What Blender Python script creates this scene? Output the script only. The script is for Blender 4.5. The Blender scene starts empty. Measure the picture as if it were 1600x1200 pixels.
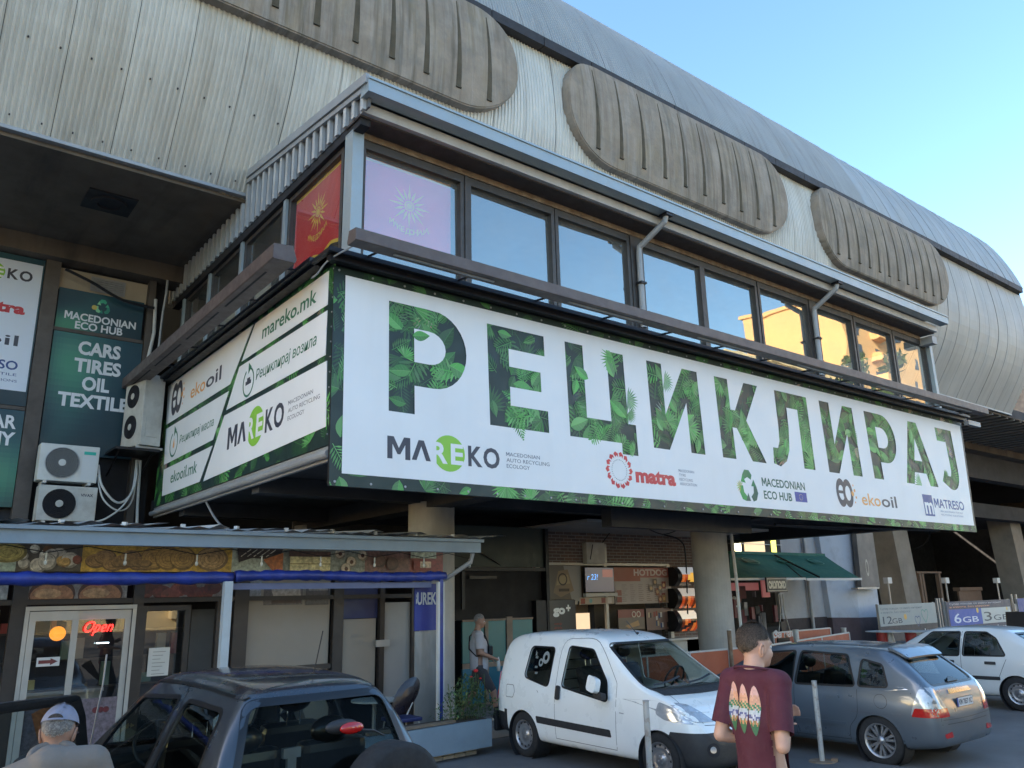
import bpy, bmesh, math, random
from mathutils import Vector, Matrix, Euler
from mathutils.geometry import tessellate_polygon
from mathutils.bvhtree import BVHTree
PI = math.pi
R = math.radians
random.seed(7)
scene = bpy.context.scene
COL = scene.collection

# ------------------------------------------------------------------ camera
F, CZ = 1252.7, 2.1
YAW, PITCH, ROLL = 0.666901, 0.260787, -0.0216081
fw = Vector((math.sin(YAW)*math.cos(PITCH), math.cos(YAW)*math.cos(PITCH), math.sin(PITCH)))
r0 = Vector((math.cos(YAW), -math.sin(YAW), 0)); u0 = r0.cross(fw)
cr, sr = math.cos(ROLL), math.sin(ROLL)
RT, UP = cr*r0 + sr*u0, -sr*r0 + cr*u0
cam_data = bpy.data.cameras.new('camera'); cam = bpy.data.objects.new('camera', cam_data); COL.objects.link(cam)
cam.matrix_world = Matrix(((RT.x, UP.x, -fw.x, 0), (RT.y, UP.y, -fw.y, 0), (RT.z, UP.z, -fw.z, CZ), (0, 0, 0, 1)))
cam_data.sensor_width = 36; cam_data.lens = F/1600*36; cam_data.clip_end = 3000; cam_data.clip_start = .05
scene.camera = cam

# ------------------------------------------------------------------ sky, sun, exposure
SUN_EL, SUN_DIR = R(22), Vector((-0.90, 0.43, 0)).normalized()
world = bpy.data.worlds.new('World'); scene.world = world; world.use_nodes = True
wn, wl = world.node_tree.nodes, world.node_tree.links
wn.clear()
wo = wn.new('ShaderNodeOutputWorld'); bg = wn.new('ShaderNodeBackground'); sky = wn.new('ShaderNodeTexSky')
sky.sky_type = 'NISHITA'; sky.sun_disc = False; sky.sun_elevation = SUN_EL
sky.sun_rotation = math.atan2(SUN_DIR.x, SUN_DIR.y)
sky.air_density = 1.0; sky.dust_density = .9; sky.ozone_density = 1.6; sky.altitude = 240
tint = wn.new('ShaderNodeMixRGB'); tint.blend_type = 'MULTIPLY'; tint.inputs[0].default_value = 1
tint.inputs[2].default_value = (1.10, 1.03, 0.95, 1)
hs = wn.new('ShaderNodeHueSaturation'); hs.inputs['Saturation'].default_value = 1.2
wl.new(sky.outputs[0], tint.inputs[1]); wl.new(tint.outputs[0], hs.inputs['Color']); wl.new(hs.outputs[0], bg.inputs[0]); wl.new(bg.outputs[0], wo.inputs[0])
bg.inputs[1].default_value = 0.13
sl = bpy.data.lights.new('sun', 'SUN'); sl.energy = 3.2; sl.angle = R(.5); sl.color = (1, .86, .66)
so = bpy.data.objects.new('sun', sl); COL.objects.link(so)
sd = Vector((SUN_DIR.x*math.cos(SUN_EL), SUN_DIR.y*math.cos(SUN_EL), math.sin(SUN_EL)))
so.rotation_euler = (-sd).to_track_quat('-Z', 'Y').to_euler(); so.location = (0, 0, 40)
scene.view_settings.view_transform = 'Standard'; scene.view_settings.look = 'None'
scene.view_settings.gamma = 1; scene.view_settings.exposure = 2.15
scene.cycles.max_bounces = 8; scene.cycles.diffuse_bounces = 4; scene.cycles.transparent_max_bounces = 16

# ------------------------------------------------------------------ helpers: measuring
def ray(px, py): return RT*((px-800)/F) + UP*(-(py-600)/F) + fw
def hit(px, py, p0, n):
    d = ray(px, py); c = Vector((0, 0, CZ)); return c + d*((Vector(p0)-c).dot(Vector(n))/d.dot(Vector(n)))
def atY(px, py, Y): return hit(px, py, (0, Y, 0), (0, 1, 0))
def atX(px, py, X): return hit(px, py, (X, 0, 0), (1, 0, 0))
def atZ(px, py, Z): return hit(px, py, (0, 0, Z), (0, 0, 1))

def hexc(h):
    v = [int(h[i:i+2], 16)/255 for i in (0, 2, 4)]
    return tuple((c/12.92 if c <= .04045 else ((c+.055)/1.055)**2.4) for c in v)

# ------------------------------------------------------------------ helpers: materials
_mats = {}
def mat(name, col=(.5, .5, .5), rough=.6, metal=0, var=.12, scale=2.0, bump=0, bscale=60, streak=None, coat=0, spec=.5,
        attr=None, emit=None, objc=False, dirt=None):
    """streak = (mapping scale xyz, amount, colour); dirt = (noise scale, amount, colour)"""
    if name in _mats: return _mats[name]
    m = bpy.data.materials.new(name); m.use_nodes = True; nt = m.node_tree; N, L = nt.nodes, nt.links
    b = N['Principled BSDF']
    b.inputs['Roughness'].default_value = rough; b.inputs['Metallic'].default_value = metal
    b.inputs['Coat Weight'].default_value = coat; b.inputs['Coat Roughness'].default_value = .06
    b.inputs['Specular IOR Level'].default_value = spec
    if objc: src = N.new('ShaderNodeTexCoord').outputs['Object']
    else: src = N.new('ShaderNodeNewGeometry').outputs['Position']
    if attr:
        a = N.new('ShaderNodeAttribute'); a.attribute_name = attr; base = a.outputs['Color']
    else:
        rgb = N.new('ShaderNodeRGB'); rgb.outputs[0].default_value = (*col, 1); base = rgb.outputs[0]
    def noise(sc, det=5, mapping=None, rgh=.6):
        n = N.new('ShaderNodeTexNoise'); n.inputs['Scale'].default_value = sc; n.inputs['Detail'].default_value = det
        n.inputs['Roughness'].default_value = rgh
        if mapping:
            mp = N.new('ShaderNodeMapping'); mp.inputs['Scale'].default_value = mapping; L.new(src, mp.inputs[0]); L.new(mp.outputs[0], n.inputs[0])
        else: L.new(src, n.inputs[0])
        return n.outputs['Fac']
    def mix(kind, fac, a, c):
        x = N.new('ShaderNodeMixRGB'); x.blend_type = kind
        if isinstance(fac, (int, float)): x.inputs[0].default_value = fac
        else: L.new(fac, x.inputs[0])
        for i, v in ((1, a), (2, c)):
            if isinstance(v, tuple): x.inputs[i].default_value = (*v[:3], 1)
            else: L.new(v, x.inputs[i])
        return x.outputs[0]
    def ramp(f, lo, hi, a=0., c=1.):
        x = N.new('ShaderNodeMapRange'); x.inputs[1].default_value = lo; x.inputs[2].default_value = hi
        x.inputs[3].default_value = a; x.inputs[4].default_value = c; L.new(f, x.inputs[0]); return x.outputs[0]
    out = base
    if var:
        f = noise(scale); g = ramp(f, .3, .7, 1-var, 1+var)
        cb = N.new('ShaderNodeCombineColor'); [L.new(g, cb.inputs[i]) for i in range(3)]
        out = mix('MULTIPLY', 1, out, cb.outputs[0])
    for st in ([streak] if streak and not isinstance(streak, list) else (streak or [])):
        f = noise(1, 4, st[0]); f = ramp(f, .5, .72, 0, st[1]); out = mix('MIX', f, out, st[2])
    if dirt:
        f = noise(dirt[0], 8, None, .7); f = ramp(f, .48, .68, 0, dirt[1]); out = mix('MIX', f, out, dirt[2])
    L.new(out, b.inputs['Base Color'])
    if rough < .95 and var:
        f2 = noise(scale*3.1, 4); L.new(ramp(f2, .3, .7, max(.02, rough-.1*min(1, rough*2)), min(1, rough+.1*min(1, rough*2))), b.inputs['Roughness'])
    if bump:
        bm = N.new('ShaderNodeBump'); bm.inputs['Strength'].default_value = bump; bm.inputs['Distance'].default_value = .02
        L.new(noise(bscale, 6), bm.inputs['Height']); L.new(bm.outputs[0], b.inputs['Normal'])
    if emit:
        b.inputs['Emission Color'].default_value = (*emit[0], 1); b.inputs['Emission Strength'].default_value = emit[1]
        if attr: L.new(base, b.inputs['Emission Color'])
    _mats[name] = m; return m

def glass(name, tintc=(.75, .82, .82), refl=.06, reflc=(1, 1, 1), rough=0.0, wav=0, haze=0):
    if name in _mats: return _mats[name]
    m = bpy.data.materials.new(name); m.use_nodes = True; nt = m.node_tree; N, L = nt.nodes, nt.links; N.clear()
    o = N.new('ShaderNodeOutputMaterial'); t = N.new('ShaderNodeBsdfTransparent'); g = N.new('ShaderNodeBsdfGlossy'); mx = N.new('ShaderNodeMixShader')
    t.inputs[0].default_value = (*tintc, 1); g.inputs[0].default_value = (*reflc, 1); g.inputs['Roughness'].default_value = rough
    ge = N.new('ShaderNodeNewGeometry'); dp = N.new('ShaderNodeVectorMath'); dp.operation = 'DOT_PRODUCT'; L.new(ge.outputs['Incoming'], dp.inputs[0]); L.new(ge.outputs['Normal'], dp.inputs[1])
    def M_(op, a, b):
        x = N.new('ShaderNodeMath'); x.operation = op; x.use_clamp = op == 'ADD'
        for i, v in enumerate((a, b)):
            if isinstance(v, (int, float)): x.inputs[i].default_value = v
            elif v is not None: L.new(v, x.inputs[i])
        return x
    ab = M_('ABSOLUTE', dp.outputs['Value'], None); om = M_('SUBTRACT', 1.0, ab.outputs[0]); pw = M_('POWER', om.outputs[0], 5.0); ml = M_('MULTIPLY', pw.outputs[0], 1-refl-.04)
    a = M_('ADD', ml.outputs[0], refl+.04); L.new(a.outputs[0], mx.inputs[0]); L.new(t.outputs[0], mx.inputs[1]); L.new(g.outputs[0], mx.inputs[2]); L.new(mx.outputs[0], o.inputs[0])
    if haze:
        df = N.new('ShaderNodeBsdfDiffuse'); df.inputs[0].default_value = (.62, .60, .55, 1); m2 = N.new('ShaderNodeMixShader'); gp = N.new('ShaderNodeNewGeometry'); nz = N.new('ShaderNodeTexNoise'); nz.inputs['Scale'].default_value = 1.3; nz.inputs['Detail'].default_value = 6; mr = N.new('ShaderNodeMapRange'); mr.inputs[1].default_value = .3; mr.inputs[2].default_value = .75; mr.inputs[3].default_value = haze*.4; mr.inputs[4].default_value = haze*1.8
        L.new(gp.outputs['Position'], nz.inputs[0]); L.new(nz.outputs['Fac'], mr.inputs[0]); L.new(mr.outputs[0], m2.inputs[0]); L.new(mx.outputs[0], m2.inputs[1]); L.new(df.outputs[0], m2.inputs[2]); L.new(m2.outputs[0], o.inputs[0])
    if wav:
        tc = N.new('ShaderNodeNewGeometry'); n = N.new('ShaderNodeTexNoise'); n.inputs['Scale'].default_value = .7; n.inputs['Detail'].default_value = 1
        bm = N.new('ShaderNodeBump'); bm.inputs['Strength'].default_value = wav; bm.inputs['Distance'].default_value = .05
        L.new(tc.outputs['Position'], n.inputs[0]); L.new(n.outputs['Fac'], bm.inputs['Height']); L.new(bm.outputs[0], g.inputs['Normal'])
    _mats[name] = m; return m

# ------------------------------------------------------------------ helpers: geometry
class MB:
    def __init__(s): s.v = []; s.f = []; s.c = []; s.m = []; s.mi = 0
    def add(s, vs, fs, col=None, mi=None):
        n = len(s.v); s.v += [tuple(p) for p in vs]
        for f in fs: s.f.append([i+n for i in f]); s.c.append(col); s.m.append(s.mi if mi is None else mi)
        return s
    def box(s, c, d, rot=None, **k):
        vs = [Vector((x*d[0]/2, y*d[1]/2, z*d[2]/2)) for x in (-1, 1) for y in (-1, 1) for z in (-1, 1)]
        if rot is not None:
            mt = Matrix.Rotation(rot, 3, 'Z') if isinstance(rot, (int, float)) else rot
            vs = [mt @ v for v in vs]
        c = Vector(c)
        return s.add([c+v for v in vs], [(0, 1, 3, 2), (4, 6, 7, 5), (0, 4, 5, 1), (2, 3, 7, 6), (0, 2, 6, 4), (1, 5, 7, 3)], **k)
    def bx(s, x0, x1, y0, y1, z0, z1, **k): return s.box(((x0+x1)/2, (y0+y1)/2, (z0+z1)/2), (abs(x1-x0), abs(y1-y0), abs(z1-z0)), **k)
    def poly(s, pts, **k): return s.add(pts, [list(range(len(pts)))], **k)
    def prism(s, pts, ax, a, b, **k):
        """outline in the two axes other than ax (cyclic order xyz), extruded a..b along ax"""
        def P(p, t):
            return {'x': (t, p[0], p[1]), 'y': (p[0], t, p[1]), 'z': (p[0], p[1], t)}[ax]
        n = len(pts); tri = tessellate_polygon([[Vector((p[0], p[1], 0)) for p in pts]])
        vs = [P(p, a) for p in pts]+[P(p, b) for p in pts]
        fs = [(i, (i+1) % n, (i+1) % n+n, i+n) for i in range(n)]+[tuple(t) for t in tri]+[tuple(i+n for i in reversed(t)) for t in tri]
        return s.add(vs, fs, **k)
    def tube(s, path, r, n=8, caps=True, **k):
        path = [Vector(p) for p in path]; rs = r if isinstance(r, (list, tuple)) else [r]*len(path)
        rings = []; up = None
        for i, p in enumerate(path):
            t = (path[min(i+1, len(path)-1)]-path[max(i-1, 0)]).normalized()
            if up is None: up = Vector((0, 0, 1)) if abs(t.z) < .9 else Vector((1, 0, 0))
            a = t.cross(up).normalized(); up = a.cross(t).normalized()
            rings.append([p+a*math.cos(2*PI*j/n)*rs[i]+up*math.sin(2*PI*j/n)*rs[i] for j in range(n)])
        return s.rings(rings, caps, **k)
    def rings(s, rings, caps=True, **k):
        n = len(rings[0]); vs = [p for r in rings for p in r]
        fs = [(i*n+j, i*n+(j+1) % n, (i+1)*n+(j+1) % n, (i+1)*n+j) for i in range(len(rings)-1) for j in range(n)]
        if caps: fs += [tuple(reversed(range(n))), tuple((len(rings)-1)*n+j for j in range(n))]
        return s.add(vs, fs, **k)
    def grid(s, rows, **k):
        m = len(rows[0]); vs = [p for r in rows for p in r]
        return s.add(vs, [(i*m+j, i*m+j+1, (i+1)*m+j+1, (i+1)*m+j) for i in range(len(rows)-1) for j in range(m-1)], **k)
    def lathe(s, prof, c, ax='z', n=24, **k):
        """prof = [(radius, height along ax)], open surface of revolution"""
        c = Vector(c); rows = []
        for r, h in prof:
            row = []
            for j in range(n+1):
                a = 2*PI*j/n; q = (r*math.cos(a), r*math.sin(a))
                row.append(c+Vector({'z': (q[0], q[1], h), 'x': (h, q[0], q[1]), 'y': (q[0], h, q[1])}[ax]))
            rows.append(row)
        return s.grid(rows, **k)
    def ball(s, c, r, nu=16, nv=10, **k):
        rr = r if isinstance(r, (tuple, list)) else (r, r, r); c = Vector(c)
        return s.grid([[c+Vector((rr[0]*math.sin(PI*i/nv)*math.cos(2*PI*j/nu), rr[1]*math.sin(PI*i/nv)*math.sin(2*PI*j/nu), rr[2]*math.cos(PI*i/nv))) for j in range(nu+1)] for i in range(nv+1)], **k)
    def cyl(s, p0, p1, ra, rb=None, n=16, **k): return s.tube([p0, p1], [ra, ra if rb is None else rb], n, **k)
    def mesh(s, name, mats, smooth=False):
        me = bpy.data.meshes.new(name); me.from_pydata(s.v, [], s.f)
        for m in (mats if isinstance(mats, (list, tuple)) else [mats]): me.materials.append(m)
        if any(s.m): me.polygons.foreach_set('material_index', s.m)
        if any(c is not None for c in s.c):
            a = me.color_attributes.new('Col', 'FLOAT_COLOR', 'CORNER'); d = []
            for f, c in zip(s.f, s.c): d += [*(c or (.5, .5, .5)), 1]*len(f)
            a.data.foreach_set('color', d)
        if smooth: me.polygons.foreach_set('use_smooth', [True]*len(me.polygons))
        me.update(); return me
    def obj(s, name, mats, parent=None, smooth=False, label=None, cat=None, group=None, kind=None, bevel=0, fix=True):
        me = s.mesh(name, mats, smooth)
        if fix:
            bm = bmesh.new(); bm.from_mesh(me); bmesh.ops.remove_doubles(bm, verts=bm.verts, dist=1e-5) if smooth else None
            bmesh.ops.recalc_face_normals(bm, faces=bm.faces); bm.to_mesh(me); bm.free()
        if bevel:
            bm = bmesh.new(); bm.from_mesh(me)
            bmesh.ops.bevel(bm, geom=[e for e in bm.edges if e.is_manifold and e.calc_face_angle(0) > .6], offset=bevel, segments=2, affect='EDGES', profile=.6)
            bm.to_mesh(me); bm.free()
        return link(name, me, parent, label, cat, group, kind)

def root_matrix(o):
    return Matrix.LocRotScale(o.location, o.rotation_euler, o.scale)
def link(name, me, parent=None, label=None, cat=None, group=None, kind=None):
    o = bpy.data.objects.new(name, me); COL.objects.link(o); tag(o, label, cat, group, kind)
    if parent is not None:
        o.parent = parent
        if parent.type == 'EMPTY' and parent.get('world_built'): o.matrix_parent_inverse = root_matrix(parent).inverted()
    return o
def tag(o, label=None, cat=None, group=None, kind=None):
    if label: o['label'] = label
    if cat: o['category'] = cat
    if group: o['group'] = group
    if kind: o['kind'] = kind
    return o
def thing(name, label, cat, loc=(0, 0, 0), rotz=0, group=None, local=False):
    """an Empty at the base of the thing; its parts are built in world space unless local"""
    o = bpy.data.objects.new(name, None); COL.objects.link(o); o.empty_display_size = .2
    o.location = loc; o.rotation_euler = (0, 0, rotz)
    if not local: o['world_built'] = True
    return tag(o, label, cat, group)
def copy_thing(o, loc=None, rotz=None, label=None):
    c = o.copy(); COL.objects.link(c)
    if loc is not None: c.location = loc
    if rotz is not None: c.rotation_euler = (0, 0, rotz)
    if label: c['label'] = label
    for ch in o.children:
        d = ch.copy(); COL.objects.link(d); d.parent = c
        for g in ch.children:
            e = g.copy(); COL.objects.link(e); e.parent = d
    return c

# ---- flat print: coloured polygons on a plane, each layer a hair above the one before
_tc = {}
def text_tris(s, bold=0.0, res=3):
    k = (s, bold)
    if k not in _tc and ('M' in s or 'М' in s):      # the built-in M breaks when emboldened: draw it
        s2 = s.replace('M', 'H').replace('М', 'H'); vs, fs, tw = text_tris(s2, bold); vs, fs = list(vs), list(fs); hw = text_tris('H', bold)[2]; t = .155+bold*2.2
        for i, ch in enumerate(s):
            if ch in 'MМ':
                xr = text_tris(s2[:i+1], bold)[2]; xl = xr-hw; y0, y1 = -bold, .70+bold
                fs = [f for f in fs if not xl-.02 < sum(vs[j][0] for j in f)/len(f) < xr+.02]
                g = [(0, 0), (0, 1), (t*1.25, 1), (.5, .50), (1-t*1.25, 1), (1, 1), (1, 0), (1-t, 0), (1-t, .66), (.5+t*.28, .22), (.5-t*.28, .22), (t, .66), (t, 0)]
                n = len(vs); vs += [(xl-.03+(hw+.06)*a, y0+(y1-y0)*c) for a, c in g]; fs += [[n+j for j in tr] for tr in tessellate_polygon([[Vector((*q, 0)) for q in g]])]
        _tc[k] = (vs, fs, tw)
    if k not in _tc:
        cu = bpy.data.curves.new('t', 'FONT'); cu.body = s; cu.offset = bold; cu.resolution_u = res
        o = bpy.data.objects.new('t', cu); COL.objects.link(o)
        dg = bpy.context.evaluated_depsgraph_get(); dg.update(); me = o.evaluated_get(dg).to_mesh()
        vs = [(v.co.x, v.co.y) for v in me.vertices]; fs = [list(p.vertices) for p in me.polygons]
        bpy.data.objects.remove(o); bpy.data.curves.remove(cu)
        x0 = min(v[0] for v in vs); vs = [(v[0]-x0, v[1]) for v in vs]
        _tc[k] = (vs, fs, max(v[0] for v in vs))
    return _tc[k]
class Print:
    """u, v plane coordinates; o origin, U, V unit axes, n outward normal"""
    def __init__(s, o, U, V, n=None, step=.00006, base=0.0):
        s.o, s.U, s.V = Vector(o), Vector(U).normalized(), Vector(V).normalized()
        s.n = Vector(n).normalized() if n is not None else s.U.cross(s.V).normalized()
        s.mb = MB(); s.h = base; s.step = step
    def P(s, p): return s.o+s.U*p[0]+s.V*p[1]+s.n*s.h
    def poly(s, pts, col, up=True):
        if up: s.h += s.step
        if len(pts) <= 4: s.mb.add([s.P(p) for p in pts], [list(range(len(pts)))], col=col)
        else:
            s.mb.add([s.P(p) for p in pts], [tuple(t) for t in tessellate_polygon([[Vector((p[0], p[1], 0)) for p in pts]])], col=col)
    def rect(s, x0, y0, x1, y1, col, up=True): s.poly([(x0, y0), (x1, y0), (x1, y1), (x0, y1)], col, up)
    def disc(s, x, y, r, col, ry=None, n=20, a0=0, a1=2*PI, up=True):
        s.poly([(x+r*math.cos(a0+(a1-a0)*i/n), y+(ry or r)*math.sin(a0+(a1-a0)*i/n)) for i in range(n+(1 if a1-a0 < 6.2 else 0))], col, up)
    def ring(s, x, y, ra, rb, col, ry=1.0, n=24, a0=0, a1=2*PI):
        s.h += s.step
        for i in range(n):
            a, b = a0+(a1-a0)*i/n, a0+(a1-a0)*(i+1)/n
            s.mb.add([s.P((x+r*math.cos(t), y+r*ry*math.sin(t))) for r, t in ((ra, a), (rb, a), (rb, b), (ra, b))], [(0, 1, 2, 3)], col=col)
    def line(s, pts, w, col):
        s.h += s.step
        for (ax, ay), (bx, by) in zip(pts, pts[1:]):
            l = math.hypot(bx-ax, by-ay) or 1; nx, ny = -(by-ay)/l*w/2, (bx-ax)/l*w/2
            s.mb.add([s.P(p) for p in ((ax+nx, ay+ny), (bx+nx, by+ny), (bx-nx, by-ny), (ax-nx, ay-ny))], [(0, 1, 2, 3)], col=col)
    def text(s, t, x, y, col, h=None, w=None, bold=0.0, shear=0.0, align='l', capratio=.70):
        """baseline-left at x,y; h cap height; w total width (stretches)"""
        vs, fs, tw = text_tris(t, bold); sy = h/capratio; sx = (w/tw) if w else sy
        if align == 'c': x -= tw*sx/2
        if align == 'r': x -= tw*sx
        s.h += s.step
        s.mb.add([s.P((x+vx*sx+vy*sy*shear, y+vy*sy)) for vx, vy in vs], fs, col=col)
    def obj(s, name, m, parent=None, **k): return s.mb.obj(name, m, parent, fix=False, **k)

PRINT = mat('vinyl_print', rough=.45, var=.03, scale=1.5, attr='Col')
PAPER = mat('paper_print', rough=.6, var=.06, scale=3, attr='Col')
def leafcol(t=None):
    """printed leaf colours, dark to bright"""
    t = random.random() if t is None else t
    a, b = (.005, .030, .020), (.15, .46, .12)
    j = random.uniform(-.35, .35)
    return tuple(max(.002, (a[i]*(1-t)+b[i]*t)*(1+(j if i != 1 else 0))) for i in range(3))
def fern(p, x, y, ang, ln, t, nl=11):
    c1, c2 = leafcol(t), leafcol(t*.6); ca, sa = math.cos(ang), math.sin(ang); p.h += p.step
    for i in range(1, nl+1):
        s = i/nl; bx, by = x+ca*ln*s, y+sa*ln*s; w = ln*.34*math.sin(PI*min(.97, .15+.85*s)**.8)+.01
        for sd in (-1, 1):
            a = ang+sd*R(62-25*s); tx, ty = bx+math.cos(a)*w, by+math.sin(a)*w; hw = ln*.028
            p.mb.add([p.P(q) for q in ((bx, by), ((bx+tx)/2-math.sin(a)*hw, (by+ty)/2+math.cos(a)*hw), (tx, ty), ((bx+tx)/2+math.sin(a)*hw, (by+ty)/2-math.cos(a)*hw))], [(0, 1, 2, 3)], col=c1 if sd > 0 else c2)
    p.line([(x, y), (x+ca*ln, y+sa*ln)], ln*.02, leafcol(min(1, t+.2)))
def fan(p, x, y, ang, ln, t, spread=R(150), nl=13, col=None):
    p.h += p.step
    for i in range(nl):
        a = ang-spread/2+spread*i/(nl-1); l = ln*(.75+.25*math.cos((i-nl/2)/nl*2)); hw = R(180)/nl/2.6
        c = col or leafcol(max(0, min(1, t*random.uniform(.6, 1.15))))
        if col: c = tuple(k*random.uniform(.55, 1.1) for k in col)
        p.mb.add([p.P(q) for q in ((x, y), (x+math.cos(a-hw)*l*.6, y+math.sin(a-hw)*l*.6), (x+math.cos(a)*l, y+math.sin(a)*l), (x+math.cos(a+hw)*l*.6, y+math.sin(a+hw)*l*.6))], [(0, 1, 2, 3)], col=c)
def broad(p, x, y, ang, ln, t):
    n = 7; ca, sa = math.cos(ang), math.sin(ang); bend = random.uniform(-.15, .15)
    def pt(s, o): u = ln*s; v = o*ln*.26*math.sin(PI*s**.8)+bend*ln*s*s; return (x+ca*u-sa*v, y+sa*u+ca*v)
    for sd, k in ((1, 1), (-1, .6)):
        p.poly([pt(i/n, 0) for i in range(n+1)]+[pt(i/n, sd) for i in range(n-1, 0, -1)], leafcol(t*k))
    p.line([pt(i/n, 0) for i in range(n+1)], ln*.015, leafcol(min(1, t+.25)))
    for i in range(1, n):
        for sd in (1, -1): p.line([pt(i/n, 0), pt(min(1, i/n+.12), sd*.8)], ln*.008, leafcol(min(1, t+.15)))
def monstera(p, x, y, ang, ln, t):
    ca, sa = math.cos(ang), math.sin(ang); p.h += p.step; n = 8
    for i in range(n):
        s = (i+.3)/n; bx, by = x+ca*ln*s, y+sa*ln*s; w = ln*.52*math.sin(PI*(.12+.8*s))
        for sd in (-1, 1):
            a = ang+sd*R(80-45*s); hw = ln*.047; tx, ty = bx+math.cos(a)*w, by+math.sin(a)*w; c = leafcol(t*random.uniform(.75, 1.1)*(1 if sd > 0 else .75))
            px_, py_ = -math.sin(a)*hw, math.cos(a)*hw
            p.mb.add([p.P(q) for q in ((bx, by), (bx+math.cos(a)*w*.5+px_, by+math.sin(a)*w*.5+py_), (tx+px_*.5, ty+py_*.5), (tx-px_*.3, ty-py_*.3), (bx+math.cos(a)*w*.5-px_, by+math.sin(a)*w*.5-py_))], [(0, 1, 2, 3, 4)], col=c)
    p.line([(x, y), (x+ca*ln, y+sa*ln)], ln*.025, leafcol(min(1, t+.3)))
def foliage(p, x0, y0, x1, y1, dens=26, size=.5, gain=1.0):
    p.rect(x0, y0, x1, y1, (.006, .026, .024))
    n = int(dens*(x1-x0)*(y1-y0))+3
    for i in range(n):
        t = min(1, ((i/n)**1.9*.74+random.uniform(0, .2))*gain)
        x, y, a, l = random.uniform(x0, x1), random.uniform(y0, y1), random.uniform(0, 2*PI), size*random.uniform(.55, 1.15)
        k = random.random()
        m = l*.9; x, y = min(max(x, x0+.02), x1-.02), min(max(y, y0+.02), y1-.02)
        if k < .32: fern(p, x, y, a, l, t)
        elif k < .54: fan(p, x, y, a, l*.7, t, col=(.42, .36, .25) if random.random() < .08 else None)
        elif k < .8: broad(p, x, y, a, l*.9, t)
        else: monstera(p, x, y, a, l, t)
    return p
def clip_print(p, x0, y0, x1, y1, first=0):
    """cut every face of the print from index first to the rectangle"""
    mb = p.mb; V = mb.v; nv, nf, nc, nm = [], [], [], []
    for fi, f in enumerate(mb.f):
        pts = []
        for i in f:
            d = Vector(V[i])-p.o; pts.append((d.dot(p.U), d.dot(p.V), d.dot(p.n)))
        if fi >= first:
            for ax, lim, sg in ((0, x0, 1), (0, x1, -1), (1, y0, 1), (1, y1, -1)):
                out = []
                for a, b in zip(pts, pts[1:]+pts[:1]):
                    da, db = (a[ax]-lim)*sg, (b[ax]-lim)*sg
                    if da >= 0: out.append(a)
                    if (da < 0) != (db < 0):
                        t = da/(da-db); out.append(tuple(a[k]+(b[k]-a[k])*t for k in range(3)))
                pts = out
                if len(pts) < 3: break
        if len(pts) < 3: continue
        n = len(nv); nv += [tuple(p.o+p.U*q[0]+p.V*q[1]+p.n*q[2]) for q in pts]
        nf.append(list(range(n, n+len(pts)))); nc.append(mb.c[fi]); nm.append(mb.m[fi])
    mb.v, mb.f, mb.c, mb.m = nv, nf, nc, nm
    return p
# ================================================================== materials of the buildings
CLAD = mat('pale_cladding_metal', (.60, .59, .54), .6, .08, .10, .6, streak=[((9, .5, .35), .5, (.32, .30, .26)), ((2.2, .3, .15), .4, (.42, .38, .31)), ((1.1, .6, .5), .3, (.22, .20, .17))])
DOME = mat('grey_roof_metal', (.35, .36, .35), .55, .22, .08, .5, streak=[((7, .5, .3), .5, (.20, .19, .17)), ((1.2, .2, .2), .3, (.5, .5, .47))])
GUTT = mat('dark_gutter_metal', (.035, .03, .03), .6, .2, .2, 3)
OVAL = mat('weathered_oval_concrete', (.28, .232, .18), .85, 0, .22, 1.6, bump=.35, bscale=18, streak=[((6, 1, .28), .9, (.10, .085, .06)), ((2, 1, .6), .5, (.26, .21, .12)), ((9, 1, .8), .4, (.42, .40, .37))], dirt=(2.5, .55, (.17, .16, .14)))
GROOVE = mat('stained_groove_concrete', (.085, .07, .045), .9, 0, .3, 3)
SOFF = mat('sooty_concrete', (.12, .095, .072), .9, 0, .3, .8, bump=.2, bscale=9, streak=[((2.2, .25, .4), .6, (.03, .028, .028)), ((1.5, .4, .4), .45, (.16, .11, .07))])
CONC = mat('grey_concrete', (.30, .29, .27), .85, 0, .15, 1.2, bump=.2, bscale=25, dirt=(1.5, .5, (.17, .16, .15)))
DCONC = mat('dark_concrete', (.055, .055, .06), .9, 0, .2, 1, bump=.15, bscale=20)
VOID = mat('dark_paint_and_shade', (.018, .018, .022), .8, 0, .3, 1)  # near black walls, also stands in for shade in recesses and openings
BLACKM = mat('black_metal', (.02, .02, .024), .45, .4, .2, 5)
BROWNM = mat('brown_painted_metal', (.11, .085, .08), .5, .2, .12, 3, dirt=(3, .4, (.16, .13, .11)))
FRAME = mat('dark_window_frame', (.065, .058, .055), .5, .2, .15, 4)
RUST = mat('rusty_wood_strip', (.20, .13, .08), .85, 0, .35, 5, dirt=(4, .7, (.32, .27, .2)))
LBLUE = mat('pale_blue_steel', (.34, .40, .43), .45, .3, .08, 2, dirt=(4, .35, (.3, .3, .28)))
GREYM = mat('grey_painted_metal', (.33, .34, .35), .5, .2, .08, 2, dirt=(3, .3, (.22, .2, .18)))
SILV = mat('galvanised_ribs', (.58, .59, .59), .38, .35, .12, 3, streak=((3, 3, .5), .4, (.22, .21, .2)))
WHITEV = mat('white_banner_vinyl', (.80, .81, .82), .42, 0, .03, .8, spec=.4, bump=.35, bscale=1.1, streak=((2.5, 1, .25), .10, (.55, .55, .52)))
PIPE = mat('white_plastic_pipe', (.55, .55, .53), .5, 0, .12, 5, dirt=(5, .3, (.3, .28, .25)))
BLACKR = mat('black_rubber', (.015, .015, .016), .7, 0, .2, 6)
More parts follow.
